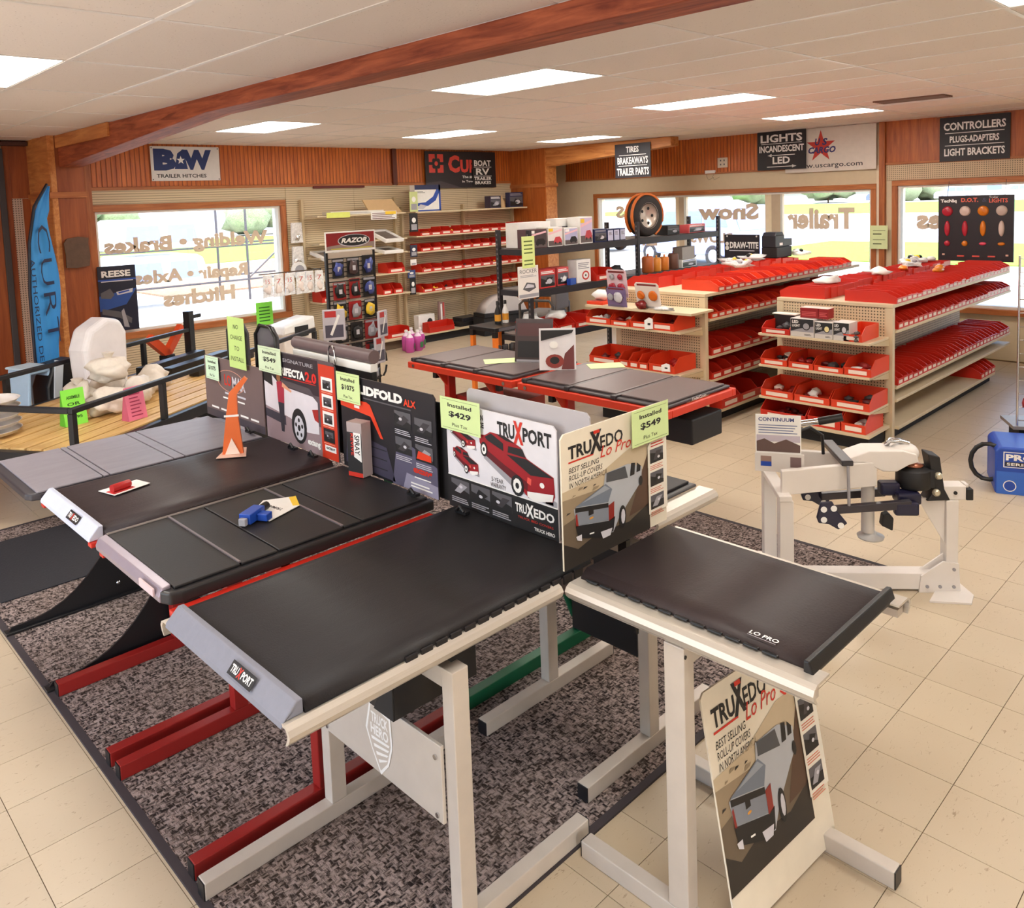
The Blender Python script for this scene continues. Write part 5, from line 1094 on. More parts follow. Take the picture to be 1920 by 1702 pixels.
for k, (z, r) in enumerate(((1.78, 0), (1.45, .0), (1.28, .12))):
    o = thing(('pin_pack', 'coupler_pack', 'round_gauge')[k], ('clear pack of pins hung beside the window', 'clear pack of chrome parts hung beside the window', 'round white dial hung beside the window')[k], 'hanging pack', (5.76, 10.2, z), 0)
    if r: MB().lathe([(r, 0), (r, .02), (r * .9, .03)], PW, 20, Tm((0, 0, 0), 0, 90)).build('dial', o); MB().lathe([(r * .6, .031), (r * .6, .034)], PG2, 16, Tm((0, 0, 0), 0, 90)).build('face', o); MB().tube([(0, .0, 0), (0, .075, 0)], .004, CHROME, 6).build('hook', o)
    else: MB().prism([(-.09, -.12), (.09, -.12), (.08, .16), (-.08, .16)], 1, -.012, .012, FILM_W).build('bag', o); MB().blob((0, 0, -.05), (.06, .02, .06), CHROME, .3, k, 2).build('part', o); MB().tube([(0, .0, .15), (0, .075, .15)], .004, CHROME, 6).build('hook', o)
# clear bags hung across the right side of the window
tag(MB().box((5.02, 9.92, 1.285), (5.94, 9.935, 1.30), CHROME).box((5.93, 9.92, 1.28), (5.945, 10.28, 1.30), CHROME).build('hang_rail'), 'thin rail holding clear bags before the window corner', 'rail')
for k, x in enumerate((5.13, 5.27, 5.45, 5.60, 5.75, 5.88)):
    o = thing('clear_bag', 'clear bag of white fittings, number %s from the left on the window rail' % ('one', 'two', 'three', 'four', 'five', 'six')[k], 'bag', (x, 9.928 - .03 * (k % 2) - .02, 1.28), 0, 'clear bags hung by the window')
    MB().prism([(-.075, -.30), (.08, -.29), (.06, 0), (-.055, 0)], 1, -.012, .012, FILM_W).build('bag', o, .006)
    MB().blob((0, -.006, -.2), (.05, .02, .07), P((240, 226, 220), .4), .3, k, 2).build('fitting', o); m = MB(); m.text('7' if k % 2 else '15', -.03, -.12, .03, -.06, P((190, 70, 60), .5), -.0126); m.build('print', o); MB().tube([(0, 0, -.004), (0, .05, .0)], .003, CHROME, 6).build('hook', o)
o = thing('notice_paper', 'bright green paper notice taped low at the right of the left window', 'notice', (5.11, YB - .066, .58)); MB().box((0, 0, 0), (.24, .0012, .31), LIME2).build('sheet', o); m = MB()
for k in range(5): m.lines(.04, .05 + .045 * k, .20, .075 + .045 * k, 1, P((40, 110, 30), .6), -.001, .6)
m.build('print', o)
# white bucket with bag liner
bk = thing('waste_bin', 'white swing bin with a bag liner below the left window', 'bin', (5.2, 9.5, .0005), 12); MB().prism([(-.2, .0), (.2, 0), (.25, .62), (-.25, .62)], 1, -.15, .15, P((240, 230, 222), .5)).build('tub', bk, .02); MB().prism([(-.27, .55), (.27, .58), (.26, .74), (-.24, .66)], 1, -.17, .17, PW).build('liner', bk, .02); MB().box((-.08, -.177, .5), (.14, -.171, .64), INK).build('opening', bk)

# ---------------------------------------------------------------- product display rack
rk = thing('display_rack', 'tall black display rack of carded parts with a red header', 'display rack', (5.05, 7.8, 0)); q = random.Random(3)
MB().box((-.33, -.18, .0005), (.35, .2, .04), BLACK).build('base', rk, .005)
for x in (-.30, .315): bx('upright', rk, (x - .012, -.01, .041), (x + .012, .03, 1.66), BLACK)
bx('slat_panel', rk, (-.288, .0, .08), (.303, .02, 1.64), P((206, 190, 174), .5)); m = MB()
for k in range(30): m.box((-.287, -.0045, .09 + k * .051), (.302, -.0002, .10 + k * .051), INK)
m.build('groove', rk)['kind'] = 'stuff'
hd = MB().prism([(-.32, 1.645), (.335, 1.645), (.335, 1.87), (-.32, 1.87)], 1, -.02, -.012, PW).build('header', rk, .003)
m = MB(); m.rect(-.305, 1.67, .32, 1.855, P((140, 26, 28), .4), -.0206); m.poly([(-.305, 1.67), (.32, 1.67), (.32, 1.74), (-.1, 1.73), (-.305, 1.71)], P((150, 130, 124), .45), -.021)
m.disc(.05, 1.765, .21, .07, PGL, -.0214, 28); m.disc(.05, 1.767, .20, .062, INK, -.0218, 28); m.text('RAZOR', -.12, 1.74, .22, 1.795, PW, -.0224, .04, .3); m.lines(-.25, 1.675, .3, 1.69, 1, P((206, 196, 80), .5), -.0222, .7); m.build('print', hd)
cols = [INK, P((44, 44, 50), .4), P((60, 60, 66), .4), INK, P((70, 50, 50), .4)]; n = 0
words = ('top', 'second', 'third', 'fourth', 'fifth', 'sixth', 'lowest'); place = ('left', 'middle', 'right')
for r in range(6):
    for c in range(3):
        if r >= 4 and c == 0 and r == 5: continue
        z = 1.36 - .24 * r; x = -.19 + .195 * c; w, h = q.uniform(.14, .175), q.uniform(.19, .23)
        t = thing('carded_part', '%s row %s carded part on the black display rack' % (words[r], place[c]), 'carded part', (5.05 + x, 7.8 - .045 - .01 * (r % 2), z), 0, 'carded parts on the display rack')
        MB().box((-w / 2, 0, 0), (w / 2, .003, h), q.choice([P((190, 186, 190), .4), P((150, 40, 40), .4), INK, INK, CHAR])).build('card', t)
        MB().blob((0, -.012, h * .45), (w * .36, .014, h * .36), q.choice(cols + [PG2, YELLOW if r == 2 else INK, P((60, 70, 140), .4)]), .35, r * 3 + c, 2).build('part', t)
        m = MB(); m.rect(-w * .45, h * .86, w * .45, h * .97, q.choice([P((180, 40, 40), .4), INK, PG2]), -.001); m.rect(-w * .15, h * .35, w * .1, h * .6, PGL, -.027); m.build('print', t); MB().tube([(0, .004, h - .012), (0, .05, h)], .003, CHROME, 6).build('hook', t)
for k, (dx, dz, w, h, rz) in enumerate(((-.36, .70, .24, .34, -30), (.36, .36, .17, .30, 15), (.42, .66, .17, .30, 20))):
    t = thing('clamshell_pack', ('angled clamshell pack sticking out left of the display rack', 'lower clamshell with a silver bar at the right of the display rack', 'upper clamshell with a silver bar at the right of the display rack')[k], 'clamshell', (5.05 + dx * (.95 if k == 0 else .62), 7.65 - .03 * k, dz), rz, 'clamshell packs hung on the rack sides')
    MB().box((-w / 2, 0, 0), (w / 2, .03, h), P((196, 190, 200), .25)).build('shell', t, .01); m = MB(); m.rect(-w * .4, h * .1, w * .4, h * .5, P((80, 76, 92), .4), -.001); m.rect(-w * .4, h * .75, w * .1, h * .95, P((190, 50, 50), .4), -.001); m.poly([(-w * .2, h * .2), (-w * .1, h * .16), (w * .28, h * .8), (w * .18, h * .84)], PW, -.0014); m.build('print', t); MB().tube([(0, .03, h - .02), (0, .145 + .03 * k, h - .02)], .003, CHROME, 6).build('hook', t)
cr = thing('black_strap', 'coiled black strap hung low on the right of the rack', 'strap', (5.39, 7.78, .34)); MB().tube([(.07 * math.cos(a * .5) , 0, .17 * math.sin(a * .5)) for a in range(13)], .012, BLACK, 8).build('coil', cr)

# ---------------------------------------------------------------- black steel shelving
bs = thing('steel_shelving', 'black steel shelving of two bays before the right window wall', 'shelving', (7.93, 6.25, 0)); SX_ = [(-1.845, 0), (.02, 0), (1.83, 0)]
for x, _ in SX_:
    for y in (-.245, .225):
        p = MB().box((x - .022, y - .022, .0), (x + .022, y + .022, 1.83), STEEL).build('post', bs, .002); m = MB()
        for k in range(34): m.box((x - .0232, y - .008, .05 + k * .052), (x - .0222, y + .008, .072 + k * .052), P((110, 104, 106), .6))
        m.build('keyholes', p)['kind'] = 'stuff'
for z in (1.63, 1.19, .70):
    for a, b in ((-1.822, -.003), (.043, 1.807)):
        for y in (-.262, .232): bx('beam', bs, (a, y, z - .075), (b, y + .03, z), STEEL, .002)
        bx('shelf_board', bs, (a, -.231, z - .03), (b, .231, z - .004), P((110, 96, 90), .6))
    for x, _ in SX_: bx('end_beam', bs, (x - .015, -.222, z - .07), (x + .015, .202, z - .01), STEEL)
def on_shelf(x, y): return (x, y)
def pr_car(seed, hue):
    def f(m, w, h):
        m.rect(-w * .47, h * .04, w * .47, h * .96, hue, -.001); m.poly([(-w * .47, h * .6), (w * .47, h * .8), (w * .47, h * .9), (-w * .47, h * .7)], P((236, 190, 200), .5), -.0014); m.rect(-w * .47, h * .04, w * .47, h * .3, P((96, 84, 84), .5), -.0014)
        m.poly([(-w * .1, h * .3), (0, h * .48), (w * .3, h * .5), (w * .42, h * .36), (w * .42, h * .18), (-w * .1, h * .18)], (P((190, 60, 70), .4) if seed % 2 else INK), -.0018); m.disc(0, h * .18, w * .06, h * .06, INK, -.0022, 10); m.disc(w * .3, h * .18, w * .06, h * .06, INK, -.0022, 10); m.rect(-w * .45, h * .78, -w * .15, h * .93, YELLOW if seed % 2 else PW, -.0022)
    return f
ZT = 1.6305
for k, (x, w, h, mt) in enumerate(((6.24, .26, .2, P((90, 60, 64), .5)), (6.52, .22, .21, PW), (6.78, .22, .19, PW), (7.04, .23, .3, PW))):
    carton('boxed_kit', ('dark picture box at the left end of the steel shelving top', 'white carton second on the steel shelving top', 'white picture box with a dark car on the steel shelving top', 'tall picture box with a red car on the steel shelving top')[k], 'box', (x, 6.03, ZT), -6 + 3 * k, w, .18, h, mt, pr_car(k, (P((70, 60, 62), .5), P((226, 220, 220), .5), P((180, 180, 214), .5), P((206, 190, 220), .5))[k]), 'boxes on the steel shelving top')
carton('white_carton', 'wide white carton at the back of the steel shelving top', 'box', (6.4, 6.22, ZT), 0, .5, .2, .27, PW, None); carton('white_carton', 'white carton behind the tall red car box', 'box', (6.92, 6.24, ZT), 0, .3, .16, .29, PW, pr_photo(8))
carton('blue_carton', 'dark blue carton of lamps on the steel shelving top', 'box', (7.29, 6.03, ZT), 0, .22, .16, .15, NAVY, pr_photo(9, PG2, PGL))
for k in range(3): carton('blue_carton', ('pale blue small carton, left of three on the steel shelving', 'pale blue small carton, middle of three on the steel shelving', 'pale blue small carton, right of three on the steel shelving')[k], 'box', (7.47 + .115 * k, 6.03, ZT), 0, .105, .14, .14, NAVY, (lambda m, w, h: (m.rect(-w * .46, h * .05, w * .46, h * .9, P((196, 200, 226), .5), -.001), m.lines(-w * .3, h * .5, w * .3, h * .8, 3, PG1, -.0014, .4))), 'small pale blue cartons')
wl = thing('spare_wheel', 'trailer wheel strapped with orange webbing on the steel shelving', 'wheel', (8.30, 6.16, ZT + .262), -8); Ty = Tm((0, 0, 0), 0, 90)
MB().lathe([(.15, -.085), (.22, -.09), (.25, -.075), (.26, -.04), (.26, .04), (.25, .075), (.22, .09), (.15, .085)], P((40, 36, 36), .7), 36, Ty, True, False).build('tyre', wl)
MB().lathe([(.152, -.08), (.165, -.088), (.15, -.07), (.135, -.05), (.06, -.035), (.0, -.03)], P((214, 204, 194), .3, .4), 32, Ty, True, False).lathe([(.0, .03), (.135, .05), (.165, .088), (.152, .08)], P((214, 204, 194), .3, .4), 32, Ty, True, False).build('rim', wl); m = MB()
for k in range(5): a = k * 1.2566; m.lathe([(.018, 0), (.018, .004)], INK, 10, Tm((.095 * math.cos(a), .048, .095 * math.sin(a)), 0, 90)).lathe([(.02, 0), (.02, .004)], INK, 10, Tm((.095 * math.cos(a), -.046, .095 * math.sin(a)), 0, 90))
m.build('rim_hole', wl)['kind'] = 'stuff'
for s, y in ((-1, -.045), (1, .035)): MB().tube([(.27 * math.cos(a), y * (1 + .3 * abs(math.cos(a))), .27 * math.sin(a)) for a in [R(-60 + 15 * k) * 1 + math.pi / 2 * 0 + R(90) for k in range(-6, 14)]], .02, P((216, 116, 44), .5), 6).build('strap', wl)
carton('black_batteries', 'stack of flat black packs beside the strapped wheel', 'pack', (8.82, 6.08, ZT), 4, .3, .18, .12, INK, pr_photo(12, PG1, PG2)); carton('pink_carton', 'long pink carton at the right end of the steel shelving top', 'box', (9.33, 6.06, ZT), 6, .46, .14, .11, P((226, 96, 100), .4), pr_photo(13))
o = thing('wood_plank', 'short light plank under the strapped wheel', 'plank', (8.3, 6.05, ZT)) if False else None
ZM = 1.1905
carton('red_carton', 'red and white carton on the middle steel shelf at left', 'box', (6.38, 6.03, ZM), 0, .24, .18, .2, P((200, 60, 60), .5), pr_photo(14)); carton('red_carton', 'red carton in a bag second on the middle steel shelf', 'box', (6.66, 6.06, ZM), 4, .2, .16, .2, P((210, 80, 80), .5), pr_photo(15, PW, PW))
carton('blue_box', 'small blue box before the cartons on the middle steel shelf', 'box', (6.75, 5.99, ZM), 10, .12, .05, .07, BLUE); carton('white_kit', 'tall white kit with a red disc on the middle steel shelf', 'box', (7.0, 6.05, ZM), 0, .24, .14, .26, PW, (lambda m, w, h: (m.disc(.03, h * .3, w * .26, h * .2, INKR, -.001), m.disc(.03, h * .3, w * .18, h * .14, PW, -.0014), m.disc(.03, h * .3, w * .05, h * .05, INK, -.0018), m.lines(-w * .4, h * .6, w * .4, h * .9, 4, PG2, -.001))))
place_bin(7.34, 6.01, ZM, 0, .34, .26, .13, 'red bin on the middle steel shelf', None, BINRED); o = thing('cable_heap', 'black cable heap beside the red bin on the middle steel shelf', 'cable', (7.68, 6.12, ZM)); MB().blob((0, 0, .07), (.12, .08, .07), BLACKM, .3, 5, 2).build('coil', o)
carton('picture_panel', 'cream panel with a line drawing at the left end of the steel shelving', 'panel', (6.02, 5.965, 1.12), 0, .30, .01, .34, P((232, 226, 222), .5), (lambda m, w, h: (m.text('ROCKER', -w * .42, h * .78, w * .42, h * .9, PG1, -.001), m.lines(-w * .4, h * .66, w * .4, h * .74, 2, PG2, -.001), m.poly([(-w * .3, h * .3), (-w * .1, h * .5), (w * .3, h * .45), (w * .36, h * .3), (0, h * .2)], PG1, -.001), m.poly([(-w * .2, h * .33), (-w * .06, h * .45), (w * .25, h * .4), (w * .26, h * .32)], PGL, -.0014), m.rect(-w * .48, h * .04, w * .48, h * .14, PG2, -.001))))
for k, (x, r, h, mt) in enumerate(((8.25, .075, .2, P((190, 100, 50), .4)), (8.43, .06, .17, P((230, 150, 60), .35)), (8.60, .06, .17, P((220, 130, 50), .35)), (8.80, .07, .2, P((110, 74, 62), .45)))):
    o = thing('filter_can', ('brown round can at the left of the second bay', 'amber can second in the second bay', 'amber can third in the second bay', 'dark brown can fourth in the second bay')[k], 'can', (x, 6.08, ZM), 0, 'round cans in the second bay'); MB().lathe([(r * .9, 0), (r, .01), (r, h * .9), (r * .8, h), (.0, h)], mt, 16).build('body', o); MB().lathe([(.012, h + .0005), (.012, h + .03)], mt, 8).build('stem', o)
carton('grey_case', 'grey case on a white carton in the second bay', 'case', (9.12, 6.06, ZM + .105), 5, .34, .14, .16, P((150, 140, 134), .5)); carton('flat_carton', 'flat white carton under the grey case', 'box', (9.12, 6.05, ZM), 5, .38, .18, .1, PW, pr_photo(17, BLUE))
ZL = .7005
for k, x in enumerate((6.32, 6.62, 6.92, 7.2)): place_bin(x, 6.0, ZL, 0, .27, .36, .12, ('red bin first from left on the bottom steel shelf', 'red bin second from left on the bottom steel shelf', 'red bin third from left on the bottom steel shelf', 'red bin fourth from left on the bottom steel shelf')[k], 'red bins on the bottom steel shelf', BINRED)
for k, (x, z) in enumerate(((6.66, .82), (6.28, .82))): o = thing('packet_heap', ('crumpled packets on the second bottom shelf bin', 'white packet on the first bottom shelf bin')[k], 'packets', (x, 6.2, z)); MB().blob((0, 0, .03), (.12, .10, .05), PW, .4, k, 2).build('wrap', o)
o = thing('notice_paper', 'pale green paper notice tied to the left post of the steel shelving', 'notice', (5.93, 5.96, 1.44)); MB().box((0, 0, 0), (.19, .0012, .33), P((216, 232, 150), .7)).build('sheet', o); m = MB()
for k in range(7):
    if k != 2: m.lines(.03, .03 + .04 * k, .16, .055 + .04 * k, 1, P((90, 110, 50), .6), -.001, .55)
m.build('print', o)
# orange-legged stool with bottles
st = thing('tool_stand', 'black topped stand with orange legs left of the steel shelving', 'stand', (5.76, 6.2, 0))
MB().box((-.21, -.2, .82), (.21, .2, .86), BLACK).build('top', st, .004)
for x in (-.185, .185):
    for y in (-.17, .17): MB().box((x - .022, y - .022, .0005), (x + .022, y + .022, .76), ORANGE).box((x - .024, y - .024, .7601), (x + .024, y + .024, .819), BLACK).build('leg', st, .003)
MB().box((-.16, -.19, .40), (.16, .19, .42), BLACK).build('lower_shelf', st); MB().box((-.16, -.204, .825), (.1, -.201, .855), PG1).build('print', st)
for k, (x, c) in enumerate(((5.80, INK), (5.91, PW))):
    o = thing('fluid_bottle', ('black bottle with an orange label on the orange-legged stand', 'white bottle with an orange label on the orange-legged stand')[k], 'bottle', (x, 6.22, .8605), 0, 'bottles on the orange-legged stand'); MB().lathe([(.032, 0), (.034, .01), (.034, .12), (.026, .15), (.014, .18), (.014, .2)], c, 14).build('bottle', o); MB().lathe([(.017, .2002), (.017, .235), (.012, .24)], INK, 12).build('cap', o); MB().lathe([(.0348, .03), (.0348, .1)], P((232, 160, 50), .5), 14).build('label', o)
for k in range(6):
    o = thing('spray_can', 'black spray can %s from the left under the orange-legged stand' % NTH(k + 1), 'can', (5.64 + .052 * k, 6.08 + .03 * (k % 2), .4205), 0, 'black cans under the orange-legged stand')
    MB().lathe([(.03, 0), (.032, .006), (.032, .17), (.026, .19)], INK, 12).lathe([(.0325, .05), (.0325, .08)], PW, 12).build('can', o); MB().lathe([(.028, .1902), (.028, .23), (.022, .236)], P((52, 50, 54), .5), 12).build('cap', o)
# chair by the right wall
ch = thing('armchair', 'grey upholstered armchair beyond the steel shelving', 'chair', (8.7, 8.3, 0), 200)
MB().box((-.26, -.25, .40), (.26, .25, .5), P((120, 112, 108), .8)).build('seat', ch, .03); MB().box((-.26, .2, .52), (.26, .29, .95), P((112, 104, 102), .8)).build('backrest', ch, .03)
for s in (-1, 1):
    MB().tube([(s * .3, -.27, .0), (s * .3, -.27, .62), (s * .3, -.2, .68), (s * .3, .2, .68), (s * .3, .26, .6), (s * .3, .26, 0)], .02, P((70, 64, 62), .4), 8).build('arm_frame', ch)
MB().box((-.285, -.2, .41), (.285, .2, .44), BLACK).build('seat_frame', ch)
# ---------------------------------------------------------------- wall signs
def wall_sign(name, label, cat, loc, rz, w, h, mat, pr, th=.006, group='signs along the top of the walls'):
    o = board(name, label, cat, loc, rz, w, h, mat, th, None, .004, None, group); m = MB(); pr(m, w, h); m.build('print', o); return o
YS = YB - .034; XS = XR - .034
DKB = P((28, 50, 108), .5)
def p_bw(m, w, h):
    m.text('B', .04 * w, .30 * h, .36 * w, .93 * h, DKB, -.001, .07); m.text('W', .44 * w, .32 * h, .88 * w, .91 * h, DKB, -.001, .07)
    st = lambda cx, cz, r: [(cx + (r if k % 2 == 0 else r * .4) * math.sin(k * math.pi / 5), cz + (r if k % 2 == 0 else r * .4) * math.cos(k * math.pi / 5)) for k in range(10)]
    m.poly([(.33 * w, .34 * h), (.52 * w, .34 * h), (.47 * w, .93 * h), (.38 * w, .8 * h)], DKB, -.0014); m.poly(st(.425 * w, .6 * h, .13 * h), PW, -.0018)
    m.text('TRAILER HITCHES', .07 * w, .09 * h, .79 * w, .2 * h, INK, -.001, .02)
    for a, b in ((.02, .95), (.98, .95), (.02, .04), (.98, .04)): m.disc(a * w, b * h, .008, .008, CHAR, -.001, 8)
wall_sign('hitch_sign', 'white sign with large blue initials and a star on the back wall', 'sign', (3.88, YS, 2.535), 0, .87, .425, P((228, 224, 222), .4), p_bw)
def p_cu(m, w, h):
    c = P((226, 74, 62), .5); x0, z0, s = .05 * w, .42 * h, .5 * h
    for k in range(4):
        a, b = x0 + s * (.25 + .5 * (k % 2)), z0 + s * (.25 + .5 * (k // 2)); m.rect(a - s * .25, b - s * .25, a + s * .25, b + s * .25, c, -.001); m.disc(a + s * .1 * (1 - 2 * (k % 2)), b + s * .1 * (1 - 2 * (k // 2)), s * .13, s * .13, INK, -.0014, 14)
    m.rect(x0 + s * .42, z0, x0 + s * .58, z0 + s, INK, -.0018); m.rect(x0, z0 + s * .42, x0 + s, z0 + s * .58, INK, -.0018); m.disc(x0 + s * .5, z0 + s * .5, s * .12, s * .12, c, -.0022, 12)
    m.text('C', .31 * w, .42 * h, .47 * w, .9 * h, c, -.001, .05); m.text('U', .48 * w, .42 * h, .60 * w, .78 * h, c, -.001, .05); m.text('R', .61 * w, .42 * h, .70 * w, .78 * h, c, -.001, .05); m.text('T', .71 * w, .42 * h, .80 * w, .78 * h, c, -.001, .05)
    m.text('The #1', .5 * w, .26 * h, .66 * w, .34 * h, PW, -.001, .02); m.text('in Towing', .5 * w, .13 * h, .72 * w, .21 * h, PW, -.001, .02); m.poly([(0, 0), (.5 * w, 0), (.2 * w, .2 * h), (0, .15 * h)], P((70, 60, 66), .5), -.0008)
wall_sign('banner', 'black banner with a red logo hung over the bin wall', 'banner', (8.10, YS - .03, 2.37), 0, 1.52, .59, P((36, 30, 36), .55), p_cu)
def p_rows(rows):
    def f(m, w, h):
        for tx, a, z0, z1 in rows:
            if tx == '-': m.rect(a * w, z0 * h, (1 - a) * w, z1 * h, PW, -.001)
            elif tx in '<>':
                m.rect(a * w, (z0 + z1) / 2 * h - .005, (1 - a) * w, (z0 + z1) / 2 * h + .005, PW, -.001); e = a if tx == '<' else 1 - a; d = .08 if tx == '<' else -.08
                m.poly([((e - d * .1) * w, (z0 + z1) / 2 * h), ((e + d) * w, z1 * h), ((e + d) * w, z0 * h)], PW, -.001)
            else: m.text(tx, a * w, z0 * h, (1 - a) * w, z1 * h, PW, -.001, .03)
    return f
wall_sign('boat_sign', 'black sign reading BOAT RV in front of the red logo banner', 'sign', (9.08, YS - .05, 2.40), 0, .45, .45, INK, p_rows([('BOAT', .08, .72, .94), ('-', .06, .675, .695), ('RV', .16, .40, .64), ('-', .06, .345, .365), ('TRAILER', .06, .20, .32), ('BRAKES', .1, .05, .17)]))
wall_sign('parts_sign', 'black sign reading TIRES BRAKEAWAYS TRAILER PARTS in the far corner', 'sign', (10.03, 7.97, 2.417), -90, .67, .515, P((44, 40, 48), .5), p_rows([('TIRES', .32, .74, .92), ('-', .12, .655, .675), ('BRAKEAWAYS', .07, .40, .61), ('-', .1, .345, .362), ('TRAILER PARTS', .05, .07, .29)]))
wall_sign('lights_sign', 'black sign reading LIGHTS INCANDESCENT LED over the right window', 'sign', (XS - .06, 6.07, 2.44), -90, .74, .56, P((30, 27, 32), .5), p_rows([('LIGHTS', .07, .70, .90), ('-', .08, .66, .672), ('INCANDESCENT', .04, .45, .62), ('<', .22, .33, .41), ('LED', .32, .15, .33), ('>', .2, .04, .12)]))
RST, BLT = P((196, 56, 44), .5), P((52, 46, 108), .5)
def p_usc(m, w, h):
    st = [((.41 + (.165 if k % 2 == 0 else .063) * math.sin(k * math.pi / 5)) * w, (.57 + (.38 if k % 2 == 0 else .145) * math.cos(k * math.pi / 5)) * h) for k in range(10)]
    m.poly(st, RST, -.001); m.text('U', .345 * w, .60 * h, .405 * w, .76 * h, BLT, -.0018, .04, .2); m.text('S', .425 * w, .60 * h, .485 * w, .76 * h, BLT, -.0018, .04, .2); m.text('CARGO', .27 * w, .42 * h, .575 * w, .57 * h, BLT, -.0018, .04, .25)
    m.text('www.uscargo.com', .10 * w, .06 * h, .86 * w, .17 * h, CHAR, -.001, .01)
wall_sign('cargo_banner', 'white banner with a red star logo hung over the right window', 'banner', (XS - .02, 5.66, 2.385), -90, 1.28, .60, P((226, 216, 206), .6), p_usc)
wall_sign('controllers_sign', 'black sign reading CONTROLLERS PLUGS ADAPTERS LIGHT BRACKETS at the top right', 'sign', (XS, 3.61, 2.43), -90, .78, .54, P((28, 25, 30), .5), p_rows([('CONTROLLERS', .06, .70, .88), ('-', .08, .63, .645), ('PLUGS-ADAPTERS', .15, .42, .57), ('-', .08, .35, .365), ('LIGHT BRACKETS', .07, .12, .29)]))
o = thing('wall_socket', 'white wall socket high between the signs', 'socket', (XS + .02, 6.78, 2.52), -90); MB().box((0, -.01, 0), (.17, .012, .15), P((220, 206, 186), .4)).build('plate', o, .004); m = MB()
for a in (.045, .105):
    for b in (.035, .095): m.rect(a, b, a + .02, b + .025, CHAR, -.0106)
m.build('slots', o)['kind'] = 'stuff'
o = thing('junction_box', 'small white cable box with loose wires over the right window', 'box', (XS + .02, 7.0, 2.44), -90); MB().box((0, -.02, 0), (.18, .012, .05), PW).build('case', o, .006)
for k in range(2): MB().tube([(.02 + .14 * k, 0, 0), (.03 + .1 * k, -.01, -.05), (.06 + .1 * k, -.01, -.10), (.15 + .1 * k, -.01, -.06)], .002, CHAR, 5).build('wire', o)

# window posters and boards
def p_reese(m, w, h):
    m.text('REESE', .1 * w, .83 * h, .86 * w, .93 * h, PW, -.001, .04); m.rect(.08 * w, .76 * h, .92 * w, .775 * h, PGL, -.001); m.rect(0, .775 * h, w, .80 * h, P((40, 80, 170), .5), -.0008); m.poly([(0, .55 * h), (w, .64 * h), (.7 * w, .4 * h), (0, .32 * h)], P((36, 76, 150), .5), -.0008)
    m.poly([(.05 * w, .6 * h), (.3 * w, .66 * h), (.4 * w, .56 * h), (.3 * w, .5 * h), (.05 * w, .52 * h)], PG1, -.0012); m.poly([(.45 * w, .6 * h), (.9 * w, .64 * h), (.88 * w, .58 * h), (.48 * w, .55 * h)], PGL, -.0012); m.poly([(.5 * w, .595 * h), (.8 * w, .62 * h), (.8 * w, .6 * h), (.52 * w, .57 * h)], BLUE, -.0016)
    m.poly([(.05 * w, .28 * h), (.5 * w, .2 * h), (.8 * w, .1 * h), (.82 * w, .18 * h), (.5 * w, .3 * h), (.06 * w, .36 * h)], PG1, -.0012); m.poly([(.55 * w, .3 * h), (.62 * w, .34 * h), (.74 * w, .04 * h), (.6 * w, .06 * h)], PG2, -.0016); m.poly([(.05 * w, .06 * h), (.3 * w, .1 * h), (.2 * w, .03 * h)], PGL, -.0012)
wall_sign('poster', 'dark blue poster of towing gear in the left window corner', 'poster', (3.16, YB - .075, .76), -4, .42, .78, P((26, 30, 52), .4), p_reese, group='window posters')
def p_dot(m, w, h):
    m.text('TecNiq', .03 * w, .885 * h, .25 * w, .95 * h, PW, -.001, .05); m.text('D.O.T.', .31 * w, .90 * h, .54 * w, .965 * h, P((236, 110, 90), .5), -.001, .04); m.text('&', .59 * w, .90 * h, .65 * w, .96 * h, P((70, 66, 96), .5), -.001); m.text('LIGHTS', .68 * w, .885 * h, .92 * w, .95 * h, P((236, 110, 90), .5), -.001, .03); m.text('Trailer', .68 * w, .955 * h, .8 * w, .985 * h, PW, -.001)
dot = wall_sign('lights_display', 'black display board of red and amber lamps in the right window', 'display board', (XS - .11, 3.58, 1.205), -90, .83, .80, P((36, 30, 38), .35), p_dot, .02, group='window posters')
LC = [P((190, 40, 60), .25), P((220, 196, 186), .3), P((226, 126, 30), .25), P((210, 190, 180), .3)]
for k in range(4):
    for r, (z, a, b) in enumerate(((.765, .062, .062), (.50, .032, .095), (.27, .034, .034))):
        c = LC[(0, 1, 2, 3)[k]] if r == 0 else LC[(0, 0, 2, 1)[k]] if r == 1 else (LC[0], LC[2], P((230, 70, 100), .3), LC[2])[k]
        if r == 2 and k > 1: a, b = .04, .02
        MB().lathe([(1, 0), (.95, .6), (.7, 1), (0, 1.1)], c, 18, Matrix.Translation(((.125 + .24 * k) * .83, -.0005, z * .80)) @ Matrix.Rotation(R(90), 4, 'X') @ Matrix.Diagonal((a, b, .018, 1))).build('lamp', dot)
for a in (.1, .73): MB().tube([(a, .01, .80), (a, .06, .98)], .003, CHAR, 5).build('cord', dot)
for k in range(3): MB().box((.22 + .17 * k, -.012, .055), (.30 + .17 * k, -.0005, .072), P((226, 90, 80), .3)).build('lamp', dot)
for a in (.065, .765): MB().box((a - .014, -.012, .07), (a + .014, -.0005, .09), P((240, 190, 170), .3)).build('lamp', dot)
def p_dt(m, w, h):
    m.text('DRAW-TITE', .16 * w, .58 * h, .97 * w, .78 * h, PW, -.001, .04); m.disc(.08 * w, .72 * h, .05 * w, .06 * h, PW, -.001); m.disc(.08 * w, .59 * h, .055 * w, .07 * h, PW, -.001)
    m.rect(.14 * w, .50 * h, .86 * w, .525 * h, PGL, -.001); m.rect(.05 * w, .25 * h, .98 * w, .27 * h, PGL, -.001); m.rect(.05 * w, .19 * h, .98 * w, .21 * h, PGL, -.001)
    for a, b in ((.08, .95), (.92, .95), (.08, .06)): m.disc(a * w, b * h, .014, .014, PW, -.001, 8)
